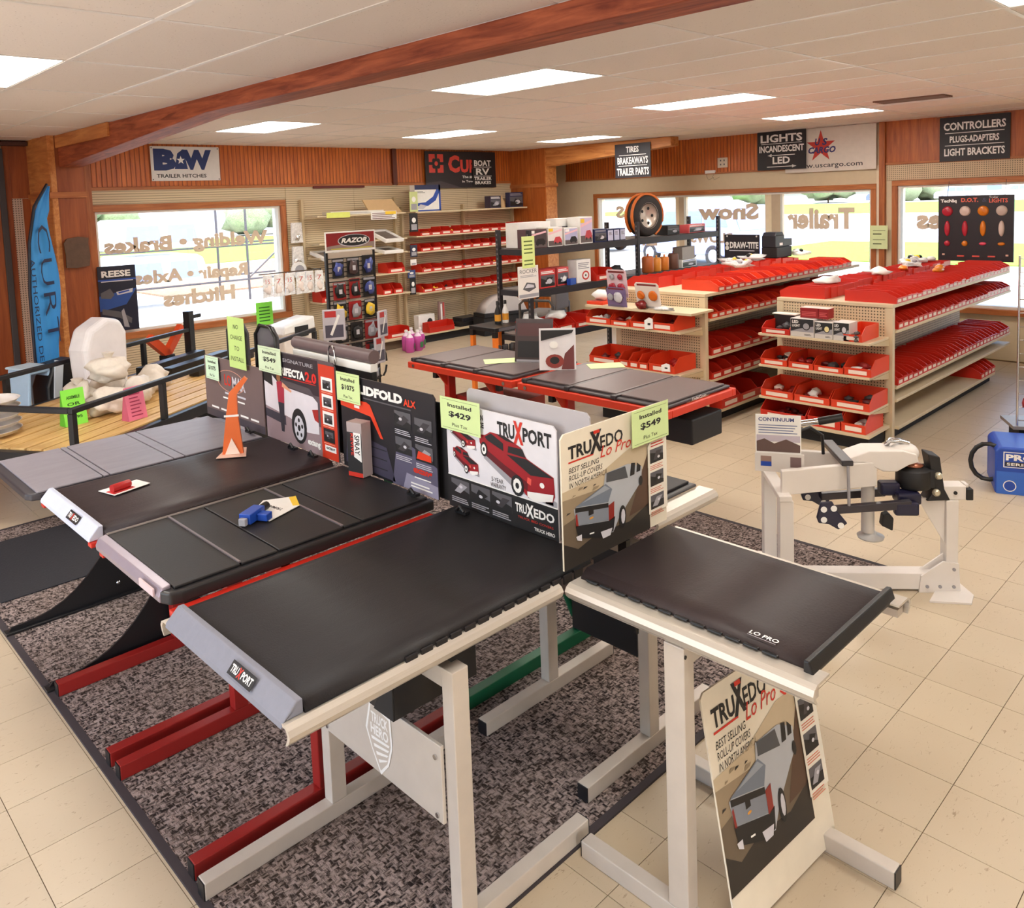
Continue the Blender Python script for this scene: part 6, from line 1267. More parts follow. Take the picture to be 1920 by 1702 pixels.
dtb = wall_sign('poster', 'black board with white lettering standing in the middle right window', 'poster', (XS - .12, 6.60, 1.02), -90, .58, .49, P((34, 29, 40), .4), p_dt, .01, group='window posters'); bx('easel_leg', dtb, (.1, .011, -1.0195), (.13, .03, .4), CHAR); bx('easel_leg', dtb, (.45, .011, -1.0195), (.48, .03, .4), CHAR)
o = tag(MB().box((0, 0, 0), (.23, .0012, .31), P((214, 224, 170), .7)).build('notice_paper', None, loc=(XS - .05, 4.45, 1.33), rot=(0, 0, R(-90))), 'pale green paper notice on the post between the right windows', 'notice'); m = MB()
for z, a in ((.24, .2), (.19, .14), (.12, .2), (.06, .14)): m.rect(.04, z, .04 + a * .8, z + (.006 if a > .15 else .014), P((70, 80, 40), .6), -.001)
m.build('print', o)
# lettering on the panes, readable from outside
DEC = P((226, 206, 184), .6)
def decal(w, txt, x0, x1, z0, z1, horiz):
    m = MB(); m.text(txt, x0, z0, x1, z1, DEC, 0, .05, mirror=True)
    o = m.build('lettering', w)
    if horiz: o.location = (0, YB + .074, 0)
    else: o.matrix_local = Matrix.Translation((XR + .074, 0, 0)) @ Matrix.Rotation(R(-90), 4, 'Z')
for tx, a, b, z0, z1 in (('Welding \u2022 Brakes', 3.30, 5.42, 1.62, 1.86), ('Repair \u2022 Axles', 3.62, 5.1, 1.22, 1.44), ('Hitches', 3.95, 4.9, .96, 1.16)): decal(win1, tx, a, b, z0, z1, True)
for tx, a, b, z0, z1 in (('BEDS', -8.85, -8.0, 1.76, 1.97), ('Snow', -7.2, -6.15, 1.72, 1.97), ('LINERS', -9.0, -8.0, 1.30, 1.46), ('PLOWS', -7.35, -6.6, 1.36, 1.52)): decal(win2, tx, a, b, z0, z1, False)
decal(win2, 'Trailer', -5.70, -4.72, 1.58, 1.88, False); decal(win3, 'Brakes', -3.92, -2.9, 1.58, 1.84, False)

# plaque on the column
pq = tag(MB().prism([(-.115, -.155), (-.02, -.165), (.11, -.15), (.125, -.04), (.112, .09), (.12, .15), (.02, .165), (-.09, .15), (-.125, .1), (-.112, -.02)], 1, -.022, .0, P((92, 66, 50), .6, 0, .35, 18, 1.0)).build('carved_plaque', None, loc=(2.74, 9.462, 1.76)), 'small carved brown plaque hung on the left column', 'plaque')
MB().box((-.10, .001, -.14), (.10, .02, .14), P((70, 44, 30), .6)).build('backing', pq)

# feather flag
ff = thing('feather_flag', 'tall blue feather flag standing left of the window', 'flag', (2.25, 8.95, 0), 28)
pole = [(-.10, .01, .05), (-.135, .01, .8), (-.13, .01, 1.4), (-.09, .01, 1.9), (0, .01, 2.25), (.17, .01, 2.47)]
FB = NT('printed_flag_cloth'); co = FB.coord((7, 1, .6)); nz = FB.n('TexNoise', Scale=1.0, Detail=2.0); FB.l(co, nz.inputs['Vector']); FB.base(FB.mix(nz.outputs[0], lin((28, 110, 196)), lin((70, 170, 236)))); FB.bump(nz.outputs[0], .4, .03); FLAGM = FB.fin(.6)
m = MB(); rows = 26; vs = []; fs = []
def pole_x(z):
    for (x0, _, z0), (x1, _, z1) in zip(pole[:-1], pole[1:]):
        if z0 <= z <= z1: return x0 + (x1 - x0) * (z - z0) / (z1 - z0)
    return pole[0][0] if z < .1 else .17
for i in range(rows + 1):
    z = .38 + (2.45 - .38) * i / rows; a = pole_x(z) + .012; t = i / rows; b = .17 - .04 * math.sin(t * 9) - .02 * t
    b = max(a + .012, b if z < 2.2 else .15 + (z - 2.2) * .1)
    for k in range(9): s = k / 8; vs.append((a + (b - a) * s, .022 * math.sin(s * 9 + z * 1.3) * s, z))
for i in range(rows):
    for k in range(8): fs.append((i * 9 + k, i * 9 + k + 1, (i + 1) * 9 + k + 1, (i + 1) * 9 + k))
cl = m.add(vs, fs, FLAGM, None, True).build('cloth', ff); sd = cl.modifiers.new('thickness', 'SOLIDIFY'); sd.thickness = .003
MB().tube(pole, .014, P((20, 24, 44), .5), 8).build('pole', ff); MB().box((-.25, -.2, .0005), (.1, .2, .03), BLACK).tube([(-.10, .01, .03), (-.10, .01, .06)], .02, BLACK, 8).build('base', ff)
m = MB(); Tf = Matrix.Translation((.0, -.03, 1.95)) @ Matrix.Rotation(R(88), 4, 'Y'); m.text('CURT', -.12, -.03, 1.05, .11, P((24, 32, 70), .5), 0, -.012, 0, Tf)
Tf2 = Matrix.Translation((-.105, -.022, 1.75)) @ Matrix.Rotation(R(89), 4, 'Y'); m.text('AUTHORIZED DEALER', 0, -.02, 1.3, .03, P((24, 32, 70), .5), 0, .0, 0, Tf2); m.build('print', ff)

# ---------------------------------------------------------------- trailer on the left
tr_ = thing('utility_trailer', 'black railed utility trailer with a pine board deck at the left', 'trailer', (1.594, 5.883, 0), 31)
TW, TL, TD, TRZ = 1.53, 3.35, .565, .86
m = MB()
for y0, y1 in ((0, .06), (TW - .06, TW)): m.box((0, y0, TD - .09), (TL, y1, TD - .005), BLACK)
m.box((0, .06, TD - .09), (.06, TW - .06, TD - .005), BLACK).box((TL - .06, .06, TD - .09), (TL, TW - .06, TD - .005), BLACK); m.build('frame', tr_, .004)
nb = 10; bw = (TW - .13) / nb; bd = None
for k in range(nb):
    if bd is None: bd = MB().box((.065, 0, TD - .035), (TL - .065, bw - .02, TD + .005), PINE).build('deck_board', tr_, .003); bd.location = (0, .065, 0)
    else: o = bd.copy(); COL.objects.link(o); o.location = (0, .065 + k * bw, 0)
m = None
for x in (.02, .92, 1.72, 2.55, TL - .02):
    for y in (.02, TW - .02):
        if x == TL - .02 and y > 1: continue
        bx('post', tr_, (x - .02, y - .02, TD - .004), (x + .02, y + .02, TRZ - .02), BLACK)
for y in (.02, TW - .02): bx('top_rail', tr_, (0, y - .02, TRZ - .0195), (TL - .01, y + .02, TRZ + .02), BLACK, .006)
bx('top_rail', tr_, (0, .041, TRZ - .0195), (.04, TW - .041, TRZ + .02), BLACK, .006); bx('post', tr_, (0.0, TW / 2 - .02, TD), (.04, TW / 2 + .02, TRZ - .02), BLACK)
bx('corner_post', tr_, (3.33, 1.94, .3), (3.42, 2.03, 1.06), BLACK) if False else None
bx('corner_post', tr_, (TL - .09, TW - .05, TD), (TL - .01, TW + .03, 1.06), BLACK, .004); bx('latch', tr_, (TL - .0, TW - .03, .97), (TL + .15, TW + .0, 1.01), BLACK, .004)
for k, y in enumerate((.25, .55, .85)): bx('front_rail', tr_, (2.3, y + .45, TD + .0055), (TL - .1, y + .56, TD + .08), BLACK, .004)
for y in (-.14, TW + .14):
    w_ = MB().lathe([(.14, -.08), (.25, -.085), (.27, -.06), (.27, .06), (.25, .085), (.14, .08)], P((34, 32, 33), .7), 28, Tm((2.1, y, .27), 0, 90)).lathe([(0, -.06), (.14, -.07), (.14, .07), (0, .06)], GREY, 20, Tm((2.1, y, .27), 0, 90)).build('wheel', tr_)
bx('axle', tr_, (2.07, -.06, .24), (2.13, TW + .06, .30), BLACK); bx('jack', tr_, (TL - .1, TW / 2 - .03, .0005), (TL - .04, TW / 2 + .03, TD - .1), BLACK); bx('jack', tr_, (.1, .1, .0105), (.15, .15, TD - .1), BLACK)
TTM = Tm((1.594, 5.883, 0), 31); DZ = TD + .0055
def tpt(x, y, z=DZ): return tuple(TTM @ Vector((x, y, z)))
for k, (x, y, z, s) in enumerate(((.98, .58, 0, 0), (1.36, .60, 0, 1), (1.74, .78, 0, 2), (1.08, .96, 0, 3), (1.45, .98, .02, 4), (1.24, .78, .19, 5))):
    o = thing('filled_sack', ('tied cream sack at the near left of the pile on the trailer', 'tied cream sack in the near middle of the pile on the trailer', 'tied cream sack at the right of the pile on the trailer', 'cream sack on top at the left of the pile', 'cream sack on top at the right of the pile', 'cream sack on top in the middle of the pile')[k], 'sack', tpt(x, y, DZ + z), 31 + 17 * k, 'cream sacks piled on the trailer')
    MB().blob((0, 0, .10), (.165, .13, .105), BAG, .22, s, 3).build('sack', o); MB().lathe([(.02, .2), (.03, .215), (.05, .25)], BAG, 10).build('neck', o) if k > 2 else None
o = thing('plastic_sack', 'big shiny white plastic sack standing behind the cream sacks', 'sack', tpt(1.72, 1.30), 25)
WS = P((236, 233, 238), .2, 0, .1, 7, 1.0); MB().prism([(-.21, 0), (.22, 0), (.24, .5), (.18, .62), (.02, .66), (-.17, .58), (-.24, .4)], 1, -.11, .12, WS).build('sack', o, .05, 4)
for k, (x, y, w, h, mt, rz) in enumerate(((.66, .62, .17, .27, LIME2, 10), (.86, .24, .16, .25, PINK, 16))):
    o = thing('folded_notice', ('bright green folded notice standing on the trailer deck', 'pink folded notice standing on the trailer deck')[k], 'notice', tpt(x, y), rz)
    MB().prism([(-.045, 0), (-.042, 0), (.0, h), (.042, 0), (.045, 0), (.001, h + .004)], 0, -w / 2, w / 2, mt).build('sheet', o)
    m = MB(); T = Matrix.Translation((0, -.0455, 0)) @ Matrix.Rotation(R(-9.5), 4, 'X')
    if k == 0:
        for j, tx in enumerate(('ASSEMBLE', 'OR', 'CRATE', '$ 895')): m.text(tx, -.05, h * (.75 - .19 * j), .05, h * (.84 - .19 * j), P((30, 70, 20), .6), -.0006, .02, 0, T)
    else:
        for j in range(7): m.rect(-.05, h * (.12 + .11 * j), .045 - .01 * (j % 3), h * (.155 + .11 * j), P((170, 50, 90), .6), -.0006, T)
    m.build('print', o)
for k in range(5):
    z = DZ + .055 * k; o = thing('ceramic_dish' if False else 'round_dish', ('lowest white round dish of the stack on the trailer', 'second white round dish of the stack on the trailer', 'third white round dish of the stack on the trailer', 'fourth white round dish of the stack on the trailer', 'topmost white round dish of the stack on the trailer')[k], 'dish', tpt(.14 + .14, 1.0, z), 0, 'white round dishes stacked on the trailer'); MB().lathe([(.10, 0), (.17, .02), (.2, .05), (.205, .052), (.17, .028), (.1, .012), (0, .012)], P((232, 226, 222), .3), 26).build('dish', o)
o = thing('blue_stool', 'pale blue plastic stool beyond the trailer rail', 'stool', (1.95, 8.4, 0), 20); MB().prism([(-.17, .0), (-.12, .0), (-.08, .74), (.08, .74), (.12, 0), (.17, 0), (.1, .78), (-.1, .78)], 1, -.15, .15, P((176, 204, 232), .4)).build('legs', o, .01); MB().box((-.12, -.16, .7805), (.12, .16, .80), P((200, 222, 240), .4)).build('seat', o, .008)
o = thing('black_fender', 'black plastic cover beside the blue stool behind the trailer', 'fender', (2.2, 8.42, 0), 20); MB().prism([(-.2, .0005), (.25, .0005), (.25, .75), (.1, .82), (-.12, .8), (-.2, .6)], 1, -.12, .12, BLACK).build('body', o, .03, 3); MB().prism([(-.16, .45), (-.1, .40), (-.04, .82), (-.12, .84)], 1, -.14, -.122, P((220, 226, 234), .3)).build('trim', o)
o = thing('orange_jack_legs', 'orange folding legs crossed behind the trailer near the window', 'legs', (3.42, 9.0, 0), 30); MB().prism([(-.3, .80), (-.22, .86), (.06, .62), (0, .56)], 1, -.03, .03, P((226, 80, 36), .4)).prism([(.3, .84), (.24, .90), (-.02, .64), (.04, .58)], 1, -.03, .03, P((226, 80, 36), .4)).build('legs', o); MB().box((-.05, -.06, .0005), (.07, .06, .60), BLACK).build('mount', o, .01)

# ---------------------------------------------------------------- red stands in the middle
def red_stand(label, cl, y0, y1, tag2):
    x0, x1, zt = 3.99, 4.72, .865
    t = thing('display_table', label, 'display stand', ((x0 + x1) / 2, (y0 + y1) / 2, 0), 0, 'bright red display stands'); iv = Matrix.Translation((-(x0 + x1) / 2, -(y0 + y1) / 2, 0))
    def put(o): o.matrix_local = iv; return o
    RO = P((222, 62, 36), .4, 0, .08)
    for x, s in ((x0, -1), (x1, 1)): put(bx('side_rail', t, (x - .022, y0, zt - .05), (x + .022, y1, zt), RO, .005))
    for y in (y0 + .02, y1 - .02): put(bx('end_rail', t, (x0 + .023, y - .02, zt - .05), (x1 - .023, y + .02, zt - .002), RO, .005))
    for y in (y0 + .33, y1 - .33):
        put(bx('post', t, (4.10, y - .03, .06), (4.17, y + .03, zt - .051), P((190, 40, 28), .4), .003)); put(MB().prism([(4.0, zt - .052), (4.10, zt - .052), (4.10, zt - .18)], 1, y - .008, y + .008, RO).build('gusset', t)); put(bx('foot', t, (3.9, y - .03, .0105 if y < 6.4 else .001), (4.68, y + .03, .059), RO, .01)); put(bx('arm', t, (4.171, y - .025, zt - .11), (4.69, y + .025, zt - .051), P((170, 34, 26), .4), .003))
    m = MB()
    for y in (y0 + .08, y1 - .08): m.lathe([(.014, 0), (.014, .008)], CHROME, 10, Tm((x0 - .0225, y, zt - .025), -90, 90))
    put(m.build('bolt', t)); put(bx('crate', t, (4.18, y0 + .30, .42), (4.62, y1 - .34, .60), P((150, 30, 24), .5)) if tag2 else bx('tool_box', t, (4.25, y0 + .02, .585), (4.6, y0 + .5, .75), INK, .01))
    put(bx('cover_clamp', t, (4.05, y0 + .22, zt - .12), (4.09, y0 + .26, zt - .052), BLACK)); put(bx('cover_clamp', t, (4.05, y1 - .26, zt - .12), (4.09, y1 - .22, zt - .052), BLACK))
    c = thing('tonneau_cover', cl, 'tonneau cover', ((x0 + x1) / 2, (y0 + y1) / 2, zt), 0, 'tonneau covers on display'); iv2 = Matrix.Translation((-(x0 + x1) / 2, -(y0 + y1) / 2, -zt))
    def pc(o): o.matrix_local = iv2; return o
    pc(bx('frame', c, (x0 + .0, y0 + .03, zt + .0005), (x1, y1 - .03, zt + .02), P((62, 56, 60), .35), .008)); e = (y1 - y0 - .08) / 3
    for k in range(3):
        a = y0 + .04 + e * k; pc(bx('panel', c, (x0 + .05, a + .012, zt + .0202), (x1 - .04, a + e - .03, zt + .034), P((112, 98, 98), .34, .15, .06), .004)); pc(bx('slat', c, (x0 + .03, a + e - .026, zt + .0202), (x1 - .02, a + e + .006, zt + .031), P((84, 76, 78), .35), .004)); pc(bx('slat_cap', c, (x0 - .012, a + e - .03, zt + .004), (x0 + .028, a + e + .01, zt + .034), P((54, 50, 54), .4), .006))
    if not tag2:
        m = MB(); m.text('UnderCover', 0, 0, .16, .02, PW, 0, .02, 0, Tm((x0 + .28, y0 + .0285, zt + .002), 0)); pc(m.build('badge', c))
    return t
red_stand('bright red display stand on the left carrying a ribbed cover', 'ribbed grey cover on the left red stand', 4.14, 5.36, True)
red_stand('bright red display stand on the right carrying a ribbed cover', 'ribbed grey cover on the right red stand', 2.80, 4.08, False)
CT = .90
for k, (x, y, rz) in enumerate(((4.32, 4.62, -38), (4.66, 3.84, -38))): tag(MB().box((-.13, -.09, 0), (.13, .09, .0012), LIME).build('price_card', None, loc=(x, y, CT + .0), rot=(0, 0, R(rz))), ('green price card lying flat on the left red stand', 'green price card lying flat on the right red stand')[k], 'price card', 'green price cards lying on the red stands')
for k, (x, y, rz, w, h) in enumerate(((4.42, 4.36, -62, .30, .33), (4.33, 4.02, -50, .27, .30))):
    o = thing('leaflet_holder', ('dark photo stand on the left red stand', 'leaflet holder with a white and maroon leaflet on the red stands')[k], 'leaflet stand', (x, y, CT), rz)
    b_ = MB().prism([(0, 0), (.006, 0), (.076, h), (.07, h)], 0, -w / 2, w / 2, (P((58, 40, 40), .3), P((226, 222, 226), .3))[k]).box((-w / 2, .0, 0), (w / 2, .12, .004), FILM).build('card', o)
    m = MB(); T = Matrix.Rotation(R(-12.0), 4, 'X')
    if k == 0: m.rect(-w * .42, h * .12, w * .25, h * .5, INK, -.002, T); m.rect(-w * .45, h * .62, w * .45, h * .92, P((80, 44, 44), .4), -.002, T); m.disc(w * .3, h * .45, .025, .04, P((206, 120, 100), .4), -.0024, 10, T); m.rect(-w * .45, h * .02, w * .45, h * .07, PG2, -.002, T)
    else: m.poly([(-w * .45, h * .72), (w * .4, h * .9), (w * .45, h * .98), (-w * .45, h * .98)], INK, -.002, T); m.poly([(w * .1, h * .02), (w * .45, h * .02), (w * .45, h * .62), (w * .2, h * .4)], P((110, 46, 48), .4), -.002, T); m.disc(-w * .08, h * .22, w * .25, h * .17, P((140, 50, 44), .4), -.0024, 16, T); m.disc(-w * .08, h * .24, w * .13, h * .09, INK, -.0028, 12, T); m.disc(-w * .1, h * .62, w * .12, h * .09, PW, -.0024, 12, T)
    m.build('print', o)

# ---------------------------------------------------------------- weight distribution hitch stand
WH = P((222, 214, 208), .4, 0, .04); HN = P((28, 26, 52), .35)
hs = thing('hitch_display', 'white steel stand showing a trailer tongue with a black hitch head', 'hitch display', (4.55, 1.46, 0), -50)
FLR = .0105
bx('base_beam', hs, (-.93, -.05, FLR), (-.06, .04, .10), WH, .004); bx('cross_beam', hs, (-.93, -.24, FLR), (-.86, -.051, .09), WH, .004); bx('cross_beam', hs, (-.93, .041, FLR), (-.86, .24, .09), WH, .004)
MB().prism([(-.14, .0005), (.07, .0005), (.06, .16), (-.02, .17), (-.13, .09)], 1, -.062, -.051, WH).build('gusset_plate', hs); MB().prism([(-.13, -.17), (.07, -.19), (.12, -.10), (.10, .08), (-.06, .08), (-.06, -.062)], 2, .0005, .0102, WH).build('foot_plate', hs)
MB().prism([(-.18, .0102), (-.062, .0102), (-.062, .005)], 2, -.18, .0, WH) if False else None
for x, z in ((.035, .13), (-.10, .035), (-.035, .035), (.035, .035)): MB().lathe([(.009, 0), (.009, .006)], GREY, 8, Tm((x, -.062, z), 0, 90)).build('bolt', hs)
bx('front_post', hs, (.0, -.05, .0103), (.062, .03, .50), WH, .004); MB().prism([(-.001, .505), (-.125, .505), (-.125, .48), (-.001, .26)], 1, -.03, -.018, WH).build('post_gusset', hs); MB().prism([(-.001, .11), (-.12, .11), (-.001, .20)], 1, -.02, -.01, WH).build('post_gusset', hs)
bx('receiver_tube', hs, (-.05, -.045, .501), (.10, .045, .575), WH, .004); MB().box((.1005, -.05, .50), (.135, .05, .56), INK).box((.1005, -.03, .5605), (.12, .03, .58), WH).build('receiver_collar', hs, .004); MB().lathe([(.01, 0), (.01, .004)], INK, 10, Tm((.045, -.0455, .54), 0, 90)).build('pin_hole', hs)
for y in (-.21, .19): bx('rear_leg', hs, (-.90, y - .04, .0905), (-.83, y + .03, .57), WH, .004)
bx('rear_bar', hs, (-.905, -.26, .571), (-.84, .25, .60), WH, .004)
for s in (-1, 1):
    MB().prism([(-.88, s * .21), (-.88, s * .175), (-.36, s * .035), (-.36, s * .07)], 2, .601 if s > 0 else .585, .715, WH).build('tongue_beam', hs, .004)
MB().prism([(-.54, .725), (-.40, .775), (-.23, .775), (-.16, .755), (-.15, .715), (-.20, .70), (-.26, .665), (-.33, .665), (-.42, .7155), (-.56, .7155)], 1, -.075, .075, WH).build('coupler', hs, .014, 3); MB().blob((-.20, 0, .745), (.075, .065, .055), WH, 0, 1, 3).build('ball_socket', hs); MB().tube([(-.28, .03, .775), (-.27, .0, .815), (-.22, -.01, .81), (-.18, -.02, .80)], .013, CHROME, 8).build('coupler_latch', hs)
MB().box((-.56, -.14, .7160), (-.50, .24, .745), P((46, 42, 46), .3)).build('clamp_bar', hs, .006); MB().tube([(-.53, -.145, .72), (-.53, -.16, .50)], .008, GREY, 6).build('clamp_stud', hs)
MB().tube([(-.60, .06, .72), (-.61, .04, .83), (-.68, .02, .88), (-.76, .0, .86), (-.80, -.02, .77)], .009, BLACK, 8).build('cable', hs)
MB().tube([(-.80, .12, .86), (-.62, .08, .895)], .018, CHROME, 10).tube([(-.62, .08, .895), (-.50, .05, .925)], .022, BLACK, 10).tube([(-.80, .12, .86), (-.82, .12, .60)], .014, CHROME, 8).build('jack_handle', hs)
MB().lathe([(.034, .31), (.034, .60)], P((206, 200, 196), .35, .2), 16, Tm((-.385, 0, 0))).build('jack_tube', hs); MB().lathe([(0, .275), (.065, .275), (.07, .287), (.03, .30), (.03, .3098)], P((196, 192, 190), .4), 20, Tm((-.37, 0, 0))).build('jack_foot', hs); MB().prism([(-.33, .36), (-.27, .33), (-.265, .40), (-.29, .43), (-.32, .42)], 1, -.05, .0, INK).build('jack_crank', hs, .008)
MB().prism([(-.095, .75), (-.035, .735), (-.01, .56), (.02, .5), (-.10, .495), (-.06, .56)], 1, -.05, .05, INK).build('head_plate', hs, .006); MB().lathe([(.0, .56), (.085, .562), (.09, .575), (.088, .66), (.06, .672), (0, .672)], INK, 22, Tm((-.15, 0, 0))).box((-.15, -.06, .57), (-.062, .06, .665), INK).build('head', hs, .003); MB().lathe([(0, .6725), (.045, .673), (.05, .68), (.02, .69)], P((176, 110, 84), .3, .5), 16, Tm((-.15, 0, 0))).build('washer', hs)
for x, z in ((-.045, .635), (-.055, .545)): MB().lathe([(.02, 0), (.02, .012), (.011, .02)], P((206, 196, 172), .3, .6), 10, Tm((x, -.0505, z), 0, 90)).build('head_bolt', hs)
for y, z0, z1, xa, xb in ((-.15, .49, .52, -.60, -.22), (.11, .465, .49, -.60, -.26)): MB().prism([(xa, z0 - .02), (xb, z1 - .022), (xb, z1 + .022), (xa, z0 + .018)], 1, y - .018, y + .018, P((50, 44, 50), .3)).build('spring_bar', hs, .004)
MB().box((-.34, -.07, .53), (-.24, .0, .60), HN).box((-.27, -.12, .50), (-.15, -.02, .56), HN).box((-.30, -.17, .46), (-.18, -.121, .53), HN).build('trunnion_block', hs, .012)
for y in (-.19, .13):
    MB().prism([(-.70, .46), (-.68, .54), (-.62, .545), (-.60, .50), (-.545, .43), (-.59, .395), (-.64, .425), (-.69, .43)], 1, y, y + .02, HN).build('bar_bracket', hs, .006)
    for x, z in ((-.665, .505), (-.665, .45), (-.615, .51), (-.58, .42)): MB().lathe([(.016, 0), (.016, .002)], PW, 12, Tm((x, y - .0005, z), 0, 90)).build('bracket_pin', hs)
o = thing('info_plate', 'white card with a mountain photo fixed on the hitch stand', 'card', tuple(Tm((4.55, 1.46, 0), -50) @ Vector((-.985, -.05, .665))), -62); MB().box((0, 0, 0), (.25, .006, .10), WH).box((.005, 0, .1001), (.235, .004, .31), PW).build('card', o); m = MB(); m.poly([(.01, .11), (.23, .11), (.23, .15), (.16, .18), (.1, .155), (.05, .18), (.01, .165)], P((100, 78, 74), .5), -.001); m.rect(.01, .165, .23, .20, P((196, 186, 200), .5), -.0006); m.text('CONTINUUM', .02, .275, .2, .295, P((60, 70, 130), .5), -.001, .02); m.lines(.02, .21, .22, .265, 4, P((110, 120, 160), .5), -.001, .35); m.rect(.03, .03, .085, .085, P((150, 120, 110), .5), -.001); m.rect(.03, .03, .085, .055, BLUE, -.0014); m.rect(.18, .03, .235, .085, P((120, 96, 96), .5), -.001); m.build('print', o)

# ---------------------------------------------------------------- right edge of view
bl = thing('welder', 'blue boxed machine cut by the right edge of view', 'machine', (6.22, 1.66, 0), -68)
MB().prism([(0, .0005), (.42, .0005), (.42, .30), (.40, .33), (.03, .33), (0, .30)], 1, 0, .42, BLUE).build('case', bl, .015, 3); m = MB(); m.rect(.05, .19, .35, .30, PW, -.001); m.rect(.056, .195, .344, .295, BLUE, -.0014); m.text('PRO', .065, .24, .24, .285, PW, -.0018, .04); m.rect(.06, .20, .34, .23, INK, -.0018); m.text('SERIES', .07, .205, .22, .225, PW, -.0022, .02); m.rect(.01, .0, .41, .16, P((52, 104, 200), .4), -.0008); m.disc(.09, .06, .04, .04, PW, -.0014, 20); m.disc(.09, .06, .034, .034, BLUE, -.0018, 20); m.build('print', bl)
MB().tube([(-.03 - .11 * math.cos(a * .42), .1, .19 + .13 * math.sin(a * .42)) for a in range(16)], .016, BLACK, 8).build('hose', bl)
wr = thing('wire_rack', 'wire display rack hung with small packets at the right edge', 'rack', (6.75, 1.66, 0), -60)
for x in (0, .42):
    MB().tube([(x, 0, .36), (x, 0, 1.62)], .008, CHROME, 6).build('upright', wr)
for k in range(13): MB().tube([(0, 0, .40 + .1 * k), (.42, 0, .40 + .1 * k)], .004, CHROME, 5).build('wire', wr)
MB().box((-.03, -.02, .335), (.46, .3, .36), P((150, 140, 134), .4, .4)).box((0.02, .02, .0005), (.4, .26, .3345), BLACKM).build('base', wr)
for k in range(10):
    o = thing('hanging_packet', 'small packet on the wire rack at the right edge, level %s from the top' % ('one', 'two', 'three', 'four', 'five', 'six', 'seven', 'eight', 'nine', 'ten')[k], 'packet', tuple(Tm((6.75, 1.66, 0), -60) @ Vector((.08 + .1 * (k % 2), -.03, 1.42 - .11 * k))), -60, 'packets on the wire rack')
    MB().blob((0, 0, 0), (.05, .02, .055), (P((196, 190, 186), .25, .3), P((60, 58, 62), .4), P((150, 40, 40), .4))[k % 3], .3, k, 2).build('part', o); MB().tube([(0, .005, .05), (0, .03, .05)], .003, CHROME, 5).build('hook', o)
# ---------------------------------------------------------------- outside
GZ = -.15
struct('ground', MB().box((-80, -80, GZ - .2), (240, 200, GZ), m_ground('sunlit_concrete', (170, 166, 160), (196, 192, 186), 3.0)))['kind'] = 'structure'
GR = m_ground('mown_grass', (96, 140, 48), (132, 174, 66), 30.0, .9, .6)
def patch(name, label, cat, a, b, mat, z=.03): return tag(MB().box((*a, GZ + .0005), (*b, GZ + z), mat).build(name), label, cat, None, 'stuff' if 'grass' in name else None)
patch('grass_verge', 'strip of green grass beyond the left window', 'grass', (-4, 34), (32, 62), GR); patch('mulch_bed', 'brown mulch bed beyond the left window', 'mulch', (8.5, 22), (22, 33), m_ground('bark_mulch', (120, 92, 74), (164, 138, 112), 12.0, .95, .8), .05)['kind'] = 'stuff'
patch('grass_verge', 'strip of green grass close outside the right windows', 'grass', (25, -10), (34, 15.5), GR); patch('grass_verge', 'far strip of green grass outside the right windows', 'grass', (70, -20), (112, 70), GR)
patch('road', 'pale road between the two grass strips outside', 'road', (36, -40), (66, 70), m_ground('sunlit_road', (176, 174, 176), (190, 188, 190), 5.0), .01)
struct('porch_deck', MB().box((XR + .2, -4, GZ + .0005), (XR + 3.2, 12, -.02), m_ground('timber_porch', (206, 172, 110), (226, 196, 136), 4.0)))
def vehicle(name, label, cat, loc, rz, L, Wd, H, prof, wins, mat, glass, group=None):
    t = thing(name, label, cat, loc, rz, group)
    MB().prism(prof, 1, -Wd / 2, Wd / 2, mat).build('body', t, .06, 3)
    m = MB()
    for s in (-1, 1):
        for w in wins:
            pts = w if s < 0 else w
            m.prism(pts, 1, s * Wd / 2, s * (Wd / 2 + .012), glass)
    m.build('window', t)['kind'] = 'stuff'
    if name == 'suv': MB().prism([(.04, 1.12), (.30, 1.74), (.288, 1.755), (.026, 1.13)], 1, -Wd * .4, Wd * .4, glass).build('rear_window', t)
    for x in (L * .2, L * .8):
        for s in (-1, 1): MB().lathe([(.2, -.1), (.33, -.1), (.35, -.07), (.35, .07), (.33, .1), (.2, .1)], P((36, 34, 36), .7), 22, Tm((x, s * (Wd / 2 - .1), .35), 0, 90)).lathe([(0, -.11), (.2, -.105), (.2, .105), (0, .11)], P((170, 170, 176), .3, .5), 16, Tm((x, s * (Wd / 2 - .1), .35), 0, 90)).build('wheel', t)
    return t
GLB = P((120, 140, 190), .1); SUVB = P((142, 150, 196), .3); WHC = P((236, 236, 240), .3)
suv_p = [(0, .35), (0, .9), (.05, 1.15), (.35, 1.8), (.55, 1.86), (3.1, 1.86), (3.6, 1.35), (4.5, 1.2), (4.75, .9), (4.75, .35)]
suv_w = [[(.35, 1.25), (.52, 1.7), (1.3, 1.72), (1.3, 1.25)], [(1.4, 1.25), (1.4, 1.72), (2.2, 1.72), (2.2, 1.25)], [(2.3, 1.25), (2.3, 1.72), (2.95, 1.7), (3.35, 1.25)]]
vehicle('suv', 'blue sport utility vehicle parked close outside the middle right window', 'car', (22.4, 12.4, GZ), 78, 4.75, 1.9, 1.86, suv_p, suv_w, SUVB, GLB)
car_p = [(0, .3), (0, .8), (.6, .95), (1.2, 1.4), (2.6, 1.42), (3.4, .95), (4.4, .82), (4.5, .3)]; car_w = [[(.75, .95), (1.25, 1.33), (1.9, 1.35), (1.9, .95)], [(2.0, .95), (2.0, 1.35), (2.55, 1.34), (3.2, .95)]]
vehicle('car', 'white car parked outside behind the strapped wheel', 'car', (26.5, 20.5, GZ), 95, 4.5, 1.8, 1.42, car_p, car_w, WHC, GLB)
